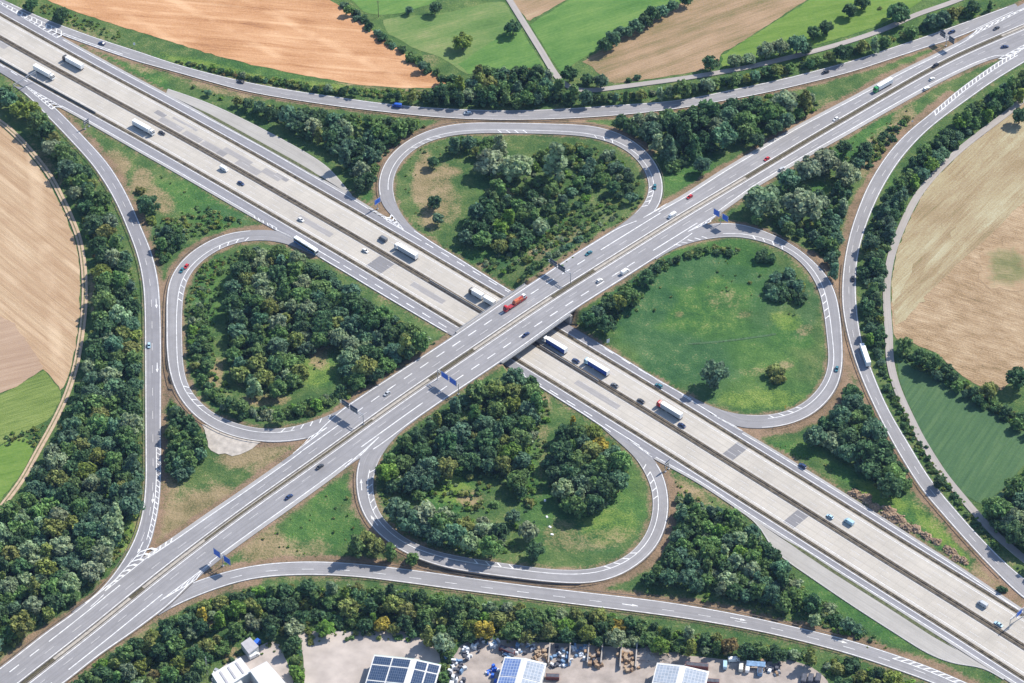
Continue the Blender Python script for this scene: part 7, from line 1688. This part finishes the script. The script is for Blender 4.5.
def flat_house(name, label, corners, h, roofm, strips=0, wallm='cladding', cat='building'):
    """flat building from its surveyed roof corners"""
    p = np.array([W(x, y, h) for x, y in corners]); o = p[0].copy(); t = thing(name, (o[0], o[1], 0), 0, label, cat); q = p - [o[0], o[1], 0]; q = q[::-1]
    b = MB(); b.hull([(x, y, -.3) for x, y, z in q], [(x, y, h - .02) for x, y, z in q]); w_ = b.build('wall', M[wallm], t); c_ = q.mean(0); r_ = MB(); e = [(c_ + (v - c_) * 1.02) for v in q]
    r_.hull([(x, y, h) for x, y, z in e], [(x, y, h + .25) for x, y, z in e]); ro = r_.build('roof', M[roofm], t)
    q2 = p - [o[0], o[1], 0]
    for i in range(strips):
        f0, f1 = (i + .75) / (strips + .6), (i + .97) / (strips + .6); s_ = MB(); A0, A1 = q2[0] + (q2[1] - q2[0]) * f0, q2[0] + (q2[1] - q2[0]) * f1; B0, B1 = q2[3] + (q2[2] - q2[3]) * f0, q2[3] + (q2[2] - q2[3]) * f1
        k_ = lambda u, v_, g: u + (v_ - u) * g
        lo = [k_(A0, B0, .12), k_(A1, B1, .12), k_(A1, B1, .88), k_(A0, B0, .88)]
        s_.hull([(x, y, h + .26) for x, y, z in lo[::-1]], [(x, y, h + .5) for x, y, z in lo[::-1]]); s_.build('skylight', M['roof_grey'], ro)
    d0, d1 = q2[-1], q2[-2]; m = (d0 + d1) / 2; u = (d1 - d0) / np.linalg.norm((d1 - d0)[:2]); nn = np.array([u[1], -u[0], 0]); nn = nn if nn @ (m - q2.mean(0)) > 0 else -nn
    dm = MB(); a = m - u * 1.6 + nn * .03; b2 = m + u * 1.6 + nn * .03; dm.hull([(a[0], a[1], 0), (b2[0], b2[1], 0), (b2[0] + nn[0] * .05, b2[1] + nn[1] * .05, 0), (a[0] + nn[0] * .05, a[1] + nn[1] * .05, 0)], [(a[0], a[1], 3.4), (b2[0], b2[1], 3.4), (b2[0] + nn[0] * .05, b2[1] + nn[1] * .05, 3.4), (a[0] + nn[0] * .05, a[1] + nn[1] * .05, 3.4)]); dm.build('door', M['door'], w_)
    return t


flat_house('warehouse', 'white flat-roofed warehouse at the bottom of the depot yard', [(250, 671), (266.8, 662), (300, 700), (280, 712)], 7, 'roof_white')
flat_house('workshop', 'white-roofed workshop with grey skylight strips beside the depot', [(212, 674), (240.5, 658), (251, 672), (222, 690)], 6, 'roof_white', 3)
flat_house('shed', 'small grey-roofed shed beside the blue tarpaulin', [(241, 643.5), (250, 637.5), (258.5, 646.5), (249, 654)], 4.2, 'roof_grey')
flat_house('workshop', 'low pale annex in front of the striped workshop roof', [(222, 690), (240, 679), (250, 696), (236, 706)], 4.5, 'roof_white')


def small(name, label, cat, px, py, mesh, rz=0.0, up=.6, color=None, group=None):
    p = G(px, py, up); o = add(name, mesh); o.location = (p[0], p[1], p[2] + .12); o.rotation_euler = (0, 0, rz)
    if color: o.color = (*color, 1)
    return tag(o, label, cat, group)


def lump(seed, sx, sy, h, mat, n=9):
    q = np.random.default_rng(seed); b = MB()
    for _ in range(n):
        x, y = q.uniform(-sx, sx), q.uniform(-sy, sy); w_, d_, hh = q.uniform(.5, 1.4), q.uniform(.4, 1.1), q.uniform(.5, h); a = q.uniform(0, 3.14); c, s = math.cos(a), math.sin(a)
        P4 = [(x + c * u - s * v_, y + s * u + c * v_) for u, v_ in ((-w_, -d_), (w_, -d_), (w_, d_), (-w_, d_))]; k_ = q.uniform(.6, .95)
        b.hull([(u, v_, -.1) for u, v_ in P4], [(x + (u - x) * k_, y + (v_ - y) * k_, hh) for u, v_ in P4], int(q.integers(0, len(mat))))
    return b.mesh('scrap_heap', mat)


M['scrap_white'] = flat_mat('scrap_white', (0.62, 0.64, 0.66), 0.6, noise=0.3, nscale=.8); M['scrap_dark'] = flat_mat('scrap_dark', (0.06, 0.065, 0.085), 0.7, noise=0.4, nscale=.8); M['scrap_blue'] = flat_mat('scrap_blue', (0.14, 0.25, 0.40), 0.6, noise=0.4, nscale=.8)
M['scrap_wood'] = flat_mat('scrap_wood', (0.30, 0.20, 0.12), 0.9, noise=0.4, nscale=.8); M['tarp_blue'] = flat_mat('blue_tarpaulin', (0.02, 0.12, 0.55), 0.5, noise=0.2, nscale=1); M['container_red'] = flat_mat('container_red', (0.17, 0.055, 0.05), 0.6, noise=0.2); M['wall_c'] = flat_mat('bay_concrete', (0.34, 0.31, 0.28), 0.9, noise=0.2)
# bays of the recycling yard: walls and their contents
for i, px in enumerate((549.5, 570, 588.5, 602, 621, 636.5)):
    a = G(px + .5, 646.5, 0); c = G(px - 1.2, 666 if i < 4 else 670, 0); u = np.array([c[0] - a[0], c[1] - a[1]]); L_ = float(np.hypot(*u)); b = MB(); b.box(0, L_, -.3, .3, -.2, 2.6)
    o = b.build('bay_wall', M['wall_c'], None, False, (a[0], a[1], a[2] + .1)); o.rotation_euler = (0, 0, math.atan2(u[1], u[0]))
    tag(o, ['bay wall between the wood heap and the blue-white scrap', 'bay wall between the blue-white scrap and the red soil', 'bay wall between the blue scrap and the brown heap', 'bay wall just past the brown heap', 'bay wall before the timber bay', 'bay wall past the timber bay'][i], 'bay wall', 'bay walls of the recycling yard')
mixs = lambda *k_: [M[x] for x in k_]
for i, (px, py, sx, sy, h, ms, n, lab) in enumerate([(541, 655, 5, 4, 2.2, ('scrap_wood', 'earth2'), 20, 'brown wood heap in the recycling yard'), (560, 656, 5, 6.5, 2.0, ('scrap_white', 'scrap_blue', 'scrap_dark'), 30, 'blue and white scrap heap between two bay walls'), (581, 652, 4.5, 5, 1.8, ('scrap_blue', 'scrap_white'), 20, 'blue scrap heap at the back of its bay'), (595.5, 659, 4, 6, 2.4, ('scrap_wood', 'scrap_dark', 'earth'), 24, 'dark brown heap filling a narrow bay'), (628, 661, 3.4, 6, 2.2, ('earth2', 'scrap_wood'), 22, 'timber heap in the bay nearest the gridded hall'),
        (518, 649, 9, 4, 2.2, ('scrap_white', 'scrap_blue', 'scrap_dark'), 34, 'long heap of pale appliances along the tree belt'), (471, 650, 5, 4, 2.0, ('scrap_dark', 'scrap_white'), 22, 'dark and white scrap at the corner of the tree belt'), (477, 641, 4, 3, 2.2, ('scrap_white', 'scrap_dark'), 14, 'white scrap pile under the trees'), (456, 664, 3, 6, 2.4, ('scrap_white', 'scrap_dark', 'scrap_blue'), 22, 'stacked white goods along the hedge of the recycling yard'), (453, 679, 3, 5, 2.4, ('scrap_white', 'scrap_dark'), 18, 'stacked white goods at the picture edge'),
        (495, 674, 4, 4, 2.2, ('tarp_blue', 'scrap_white'), 12, 'bright blue tarpaulin heap beside the blue-roofed hall'), (492, 641.5, 4, 3, 2.0, ('scrap_white', 'scrap_blue'), 12, 'pale scrap beside the red lorry'), (770, 668, 3, 5, 2.0, ('scrap_dark', 'scrap_wood', 'scrap_white'), 22, 'dark mixed scrap beside the blue shelter'), (218, 676, 4, 4, 3.0, ('scrap_white', 'steel'), 14, 'pale tanks and pipework beside the striped workshop')]):
    small('scrap_heap', lab, 'scrap heap', px, py, lump(70 + i, sx, sy, h, mixs(*ms), n), .1 * i, group='scrap heaps of the yards')
for i, (px, py, r, lab) in enumerate([(648, 655, 7, 'wide grey gravel heap behind the gridded hall'), (668, 657, 4.5, 'small brown gravel heap behind the gridded hall')]):
    p = G(px, py, .6); o = add('gravel_heap', heap_mesh('gravel_heap', 300 + i, r, r * .3, None, 4, 1.4, [M['yard'], M['earth2']])); o.location = tuple(p); tag(o, lab, 'gravel heap', 'gravel heaps of the yard')


def container(label, px, py, L_, rz, mat, open_=True):
    b = MB(); b.box(-L_ / 2, L_ / 2, -1.2, 1.2, .1, 2.3)
    for i in range(int(L_ / .6)):
        for sy in (-1, 1): b.box(-L_ / 2 + .3 + i * .6, -L_ / 2 + .42 + i * .6, sy * 1.25 - .05, sy * 1.25 + .05, .15, 2.25)
    p = G(px, py, 1.2); t = thing('container', (p[0], p[1], p[2] + .12), rz, label, 'container', 'containers of the yards'); b.build('body', mat, t)
    if open_: c = MB(); c.box(-L_ / 2 + .15, L_ / 2 - .15, -1.05, 1.05, 2.3, 2.42, top=(.2, .2, .2, .2)); c.build('load', M['scrap_dark'], t)
    return t


container('dark red skip standing in the middle of the recycling yard', 552.5, 677, 6.5, -.05, M['container_red']); container('red roll-off container under the tree belt', 507, 650.5, 8, -.5, M['container_red']); container('rusty long wagon-like container behind the gridded hall', 697, 666, 11, -.12, M['container_red'])
container('dark container at the edge of the gridded hall', 712, 682, 7, -.1, M['container_red']); container('blue container beside the small shed', 256.5, 643, 4, .9, M['tarp_blue'], False); container('pale blue container beside the parked vans', 760, 671, 5, 1.45, M['scrap_blue'])
for i, px in enumerate((804, 810.5, 818)):
    container(['dark empty skip nearest the vans', 'dark empty skip in the middle of three', 'dark empty skip nearest the bottom slip road'][i], px, 679 - .3 * i, 5, 1.35, M['scrap_dark'])
gv = 'vans parked in the recycling yard'
for px, py, c, rz, lab, f in ((725, 664.5, 'pale blue', 1.5, 'pale blue van parked behind the gridded hall', 'van'), (741, 667, 'cream', 1.45, 'cream van parked beside another pale van', 'van'), (747.5, 668, 'white', 1.45, 'white van parked against the cream one', 'van'), (734, 659.5, 'white', .1, 'small white van at the back of the yard', 'van'), (254, 655.5, 'white', .6, 'white van parked below the small shed', 'van')):
    p = G(px, py, 1.1); make_van('van', c, (p[0], p[1], p[2] + .13), rz, lab, gv)
b = MB(); b.box(-4.5, 4.5, -1.6, 1.6, 2.6, 2.8); p = G(756, 664, 2.6); t = thing('shelter', (p[0], p[1], p[2] + .1), -.1, 'open blue-roofed shelter behind the parked vans', 'shelter'); b.build('roof', M['scrap_blue'], t)
for x in (-4.2, 4.2):
    for y in (-1.4, 1.4): c = MB(); c.beam((x, y, 0), (x, y, 2.6), .14); c.build('post', M['steel'], t)
# mast by the workshop
p = G(207.5, 676, 0); t = thing('mast', tuple(p), 0, 'thin lattice mast beside the striped workshop', 'mast'); b = MB()
for x, y in ((-.5, -.5), (.5, -.5), (.5, .5), (-.5, .5)): b.beam((x, y, -.3), (x * .5, y * .5, 12), .1)
for i in range(8): z0, z1 = i * 1.5, i * 1.5 + 1.5; f0, f1 = 1 - z0 / 24, 1 - z1 / 24; b.beam((-.5 * f0, -.5 * f0, z0), (.5 * f1, -.5 * f1, z1), .07); b.beam((.5 * f0, .5 * f0, z0), (-.5 * f1, .5 * f1, z1), .07)
b.build('lattice', M['steel'], t); b = MB(); b.tube((0, 0, 11.5), (0, 0, 14), .08, n=6); b.build('antenna', M['sign_white'], t)
def emit_plants():
    """the largest 300 trees and 300 bushes of the picture as things, the rest as one mass each"""
    for p in plants: p['pxr'] = p['r'] * float(to_px(np.array([p['x'], p['y'], p['z'] + p['r']]))[1]) * (10 if p['label'] else 1)
    infr = lambda p: -6 < p['px'] < 1030 and -6 < p['py'] < 689
    trees = sorted([p for p in plants if p['kind'] != 'bush'], key=lambda p: -p['pxr'] * (1 if infr(p) else .01)); bushes = sorted([p for p in plants if p['kind'] == 'bush'], key=lambda p: -p['pxr'] * (1 if infr(p) else .01))
    A, Bm = trees[:298], bushes[:298]
    label_plants(A + Bm)
    r = np.random.default_rng(5)
    for p in A + Bm:
        pm = PMESH[p['kind']]; me = pm[r.integers(len(pm))]; s = p['r']; rz = r.uniform(0, 6.28)
        c = np.array(TONES[p['tone']]) * r.uniform(.85, 1.18); c = c * r.uniform(.94, 1.06, 3)
        if p['kind'] == 'bush':
            o = add('bush', me); o.location = (p['x'], p['y'], p['z'] - .1 * s); o.scale = (s, s, s * p['hs']); o.rotation_euler = (0, 0, rz); o.color = (*c, 1)
            tag(o, p['label'], 'bush', p['group'])
        else:
            t = thing('tree', (p['x'], p['y'], p['z']), rz, p['label'], 'tree', p['group'])
            cr = add('crown', me, t); cr.scale = (s, s, s * p['hs']); cr.color = (*c, 1)
            tk = add('trunk', TRUNK, t); tk.scale = (s, s, s * p['hs'] * 1.3)
    for nme, rest, lab, cat in (('woodland', trees[298:], 'smaller crowded trees filling the woods between the roads and fields', 'woodland'), ('undergrowth', bushes[298:] + tufts, 'low scrub and small bushes along verges and wood edges', 'undergrowth')):
        VV, FQ, FT, TT, CC = [], [], [], [], []; off = 0
        for p in rest:
            pr = PROTO[p['kind']][LIGHT[p['kind']]:]; V, Q, T3, ti = pr[r.integers(len(pr))]; a = r.uniform(0, 6.28); s = p['r']
            R = np.array([[math.cos(a), -math.sin(a), 0], [math.sin(a), math.cos(a), 0], [0, 0, 1]])
            VV.append((V * [1, 1, p['hs']] * s) @ R.T + [p['x'], p['y'], p['z']]); FQ.append(Q + off); FT.append(T3 + off); TT.append(ti)
            c = np.array(TONES[p['tone']]) * r.uniform(.85, 1.18) * r.uniform(.94, 1.06, 3); CC.append(np.tile(np.r_[c, 1], (len(V), 1))); off += len(V)
        me = crown_mesh(nme, (np.concatenate(VV), np.concatenate(FQ), np.concatenate(FT), np.concatenate(TT)), M['leaf_mass'])
        at = me.attributes.new('tone', 'FLOAT_COLOR', 'POINT'); at.data.foreach_set('color', np.concatenate(CC).astype(np.float32).ravel())
        tag(add(nme, me), lab, cat, None, 'stuff')


WOODS = {  # name of each stand and the landmarks its plants are told apart by
    'track': ('the dirt track wood', [((5, 100), 'the gantry'), ((75, 210), 'the tan harvested field'), ((140, 330), 'the straight slip road'), ((60, 410), 'the crop field'), ((20, 500), 'the pasture field'), ((120, 550), 'the hatched slip road nose'), ((10, 640), 'the crossing road')]),
    'layby': ('the lay-by thicket', [((190, 85), 'the lay-by tip'), ((320, 110), 'the top slip road'), ((375, 190), 'the blue sign'), ((420, 125), 'the loop road')]),
    'dryloop': ('the dry grass loop', [((435, 190), 'the dry grass'), ((480, 250), 'the motorway'), ((560, 140), 'the top slip road'), ((640, 190), 'the loop mouth'), ((530, 270), 'the gantry')]),
    'grove': ('the pale grove', [((620, 120), 'the loop road'), ((690, 165), 'the green strip'), ((810, 100), 'the wedge of grass'), ((730, 100), 'the slip road')]),
    'lanerow': ('the farm lane row', [((370, 95), 'the stubble field'), ((490, 75), 'the large meadow'), ((570, 90), 'the lane bend'), ((660, 85), 'the hay field'), ((790, 60), 'the bright grass field'), ((940, 25), 'the twin signs')]),
    'hedge_top': ('the stubble field hedge', [((345, 5), 'the picture top'), ((400, 50), 'the meadow'), ((448, 84), 'the stubble field tip')]),
    'hedge_hay': ('the hay field row', [((603, 46), 'its lower end'), ((685, 0), 'the picture top')]),
    'mouth': ('the grass pocket thicket', [((780, 222), 'the loop road'), ((830, 195), 'the grass pocket'), ((838, 275), 'the narrow soil wedge'), ((868, 150), 'the slip road')]),
    'lane': ('the country lane belt', [((1020, 85), 'the streaked field top'), ((930, 150), 'the slip road hatching'), ((885, 230), 'the streaked field'), ((880, 320), 'the fallow field'), ((900, 420), 'the clover field'), ((990, 545), 'the corner wood')]),
    'quarry': ('the rubble heap wood', [((850, 390), 'the loop road'), ((815, 440), 'the grass strip'), ((890, 500), 'the rubble heaps'), ((895, 450), 'the slip road')]),
    'hedge': ('the clover field hedge', [((905, 350), 'the country lane'), ((1030, 430), 'the picture edge'), ((970, 385), 'the olive tree')]),
    'corner': ('the corner wood', [((1000, 495), 'the clover field'), ((1000, 530), 'the country lane'), ((1050, 520), 'the picture edge')]),
    'stoneloop': ('the crushed stone loop', [((240, 255), 'the loop head'), ((330, 270), 'the coach'), ((430, 340), 'the bridge'), ((320, 365), 'the small clearing'), ((235, 440), 'the crushed stone'), ((190, 330), 'the slip road'), ((345, 395), 'the gantry')]),
    'yardloop': ('the yard-side loop', [((515, 372), 'the bridge'), ((455, 385), 'the blue gantry'), ((385, 460), 'the loop mouth'), ((450, 490), 'the bright clearing'), ((490, 550), 'the lower loop road'), ((600, 440), 'the motorway'), ((560, 500), 'the open loop grass')]),
    'laybysouth': ('the grey lay-by thicket', [((680, 500), 'the loop road'), ((770, 540), 'the lay-by'), ((640, 585), 'the bare soil wedge'), ((740, 605), 'the slip road'), ((840, 625), 'the tapering verge')]),
    'yardbelt': ('the yard tree belt', [((90, 675), 'the crossing road'), ((230, 595), 'the slip road nose'), ((255, 640), 'the small shed'), ((340, 620), 'the gravel yard'), ((440, 640), 'the solar roof hall'), ((560, 640), 'the scrap bays'), ((690, 650), 'the parked vans'), ((800, 655), 'the yard end'), ((860, 670), 'the bottom slip road')]),
    'sliver': ('the stone-side copse', [((170, 400), 'the narrow soil wedge'), ((205, 440), 'the stone'), ((180, 478), 'the hatched slip road')]),
    'scrub': ('the slip road scrub', [((158, 262), 'the narrow soil wedge'), ((190, 226), 'the loop road')]),
    'meadow_thicket': ('the meadow thicket', [((766, 290), 'the meadow'), ((812, 295), 'the loop road')]),
    'meadow_bank': ('the meadow bank', [((580, 320), 'the bridge'), ((650, 270), 'the dark trees'), ((735, 250), 'the loop road')]),
    'verge_row': ('the stubble field verge', [((120, 46), 'the roadside marker'), ((240, 76), 'the dark car'), ((345, 92), 'the blue van')]),
    'slip_scrub': ('the dry bank', [((870, 168), 'the grass pocket'), ((908, 118), 'the slip road hatching')])}
ORD = ['nearest', 'second nearest', 'third nearest', 'fourth nearest', 'fifth nearest', 'sixth nearest', 'seventh nearest', 'eighth nearest', 'ninth nearest', 'tenth nearest', 'eleventh nearest', 'twelfth nearest', 'thirteenth nearest', 'fourteenth nearest', 'fifteenth nearest', 'sixteenth nearest']


def label_plants(ps):
    cells = {}
    for p in ps:
        p['group'] = 'trees and bushes standing alone or in loose rows' if p['wood'] == 'solo' else None
        if p['label']: continue
        nm, lms = WOODS[p['wood']]; j = min(range(len(lms)), key=lambda i: (lms[i][0][0] - p['px']) ** 2 + (lms[i][0][1] - p['py']) ** 2)
        kd_ = 'bush' if p['kind'] == 'bush' else 'slender tree' if p['kind'] == 'tall' else 'spreading tree' if p['kind'] == 'broad' else 'round tree'
        p['group'] = ('bushes in ' if p['kind'] == 'bush' else 'trees in ') + nm
        cells.setdefault((p['wood'], j, p['tone'], kd_), []).append(p)
    for (wd, j, tone, kd_), l in cells.items():
        nm, lms = WOODS[wd]; (lx, ly), lm = lms[j]; l.sort(key=lambda p: (lx - p['px']) ** 2 + (ly - p['py']) ** 2)
        for i, p in enumerate(l):
            if len(l) == 1: p['label'] = f'only {tone} {kd_} near {lm} in {nm}'
            else: p['label'] = f'{tone} {kd_}, {ORD[min(i, 15)]} {lm} in {nm}'


emit_plants()
# ------------------------------------------------------------------ light
HAZE = 1.6e-5
SUN_EL = math.radians(43); SUN_AZ = math.atan2(0.78, 0.62)       # azimuth from +y towards +x
w = bpy.data.worlds.new('World'); scene.world = w; w.use_nodes = True
nt = w.node_tree; bg = nt.nodes['Background']; sky = nt.nodes.new('ShaderNodeTexSky'); sky.sky_type = 'NISHITA'
sky.sun_disc = False; sky.sun_elevation = SUN_EL; sky.sun_rotation = SUN_AZ; sky.altitude = 500; sky.air_density = 1.0; sky.dust_density = 0.8; sky.ozone_density = 1.6
nt.links.new(sky.outputs['Color'], bg.inputs['Color']); bg.inputs['Strength'].default_value = 0.13
sd = bpy.data.lights.new('sun', 'SUN'); sd.energy = 4.3; sd.angle = math.radians(0.5); sd.color = (1.0, 0.935, 0.845)
so = bpy.data.objects.new('sun', sd); COL.objects.link(so)
dv = Vector((math.sin(SUN_AZ) * math.cos(SUN_EL), math.cos(SUN_AZ) * math.cos(SUN_EL), math.sin(SUN_EL)))
so.rotation_euler = dv.to_track_quat('Z', 'Y').to_euler(); so.location = (300, 250, 300)
vs = scene.view_settings; vs.view_transform = 'Standard'; vs.look = 'None'; vs.exposure = 0.74; vs.gamma = 1.0; vs.use_curve_mapping = False
scene.render.engine = 'CYCLES'; scene.cycles.max_bounces = 5; scene.cycles.diffuse_bounces = 3; scene.cycles.glossy_bounces = 2
scene.cycles.caustics_reflective = False; scene.cycles.caustics_refractive = False

# the air between the helicopter and the ground
hm = bpy.data.materials.new('air'); hm.use_nodes = True; hn = hm.node_tree; hn.nodes.clear()
out = hn.nodes.new('ShaderNodeOutputMaterial'); pv = hn.nodes.new('ShaderNodeVolumePrincipled'); hn.links.new(pv.outputs[0], out.inputs['Volume'])
pv.inputs['Color'].default_value = (0.36, 0.54, 1.0, 1); pv.inputs['Density'].default_value = HAZE; pv.inputs['Anisotropy'].default_value = 0.0
hb = MB(); ex = 430 * 41; hb.box(-ex, ex, -ex, ex, -2.5, CAM_H + 30); ho = hb.build('haze', hm); tag(ho, 'thin bluish air over the whole valley', 'haze', None, 'stuff')
scene.cycles.volume_bounces = 0; scene.cycles.volume_max_steps = 64
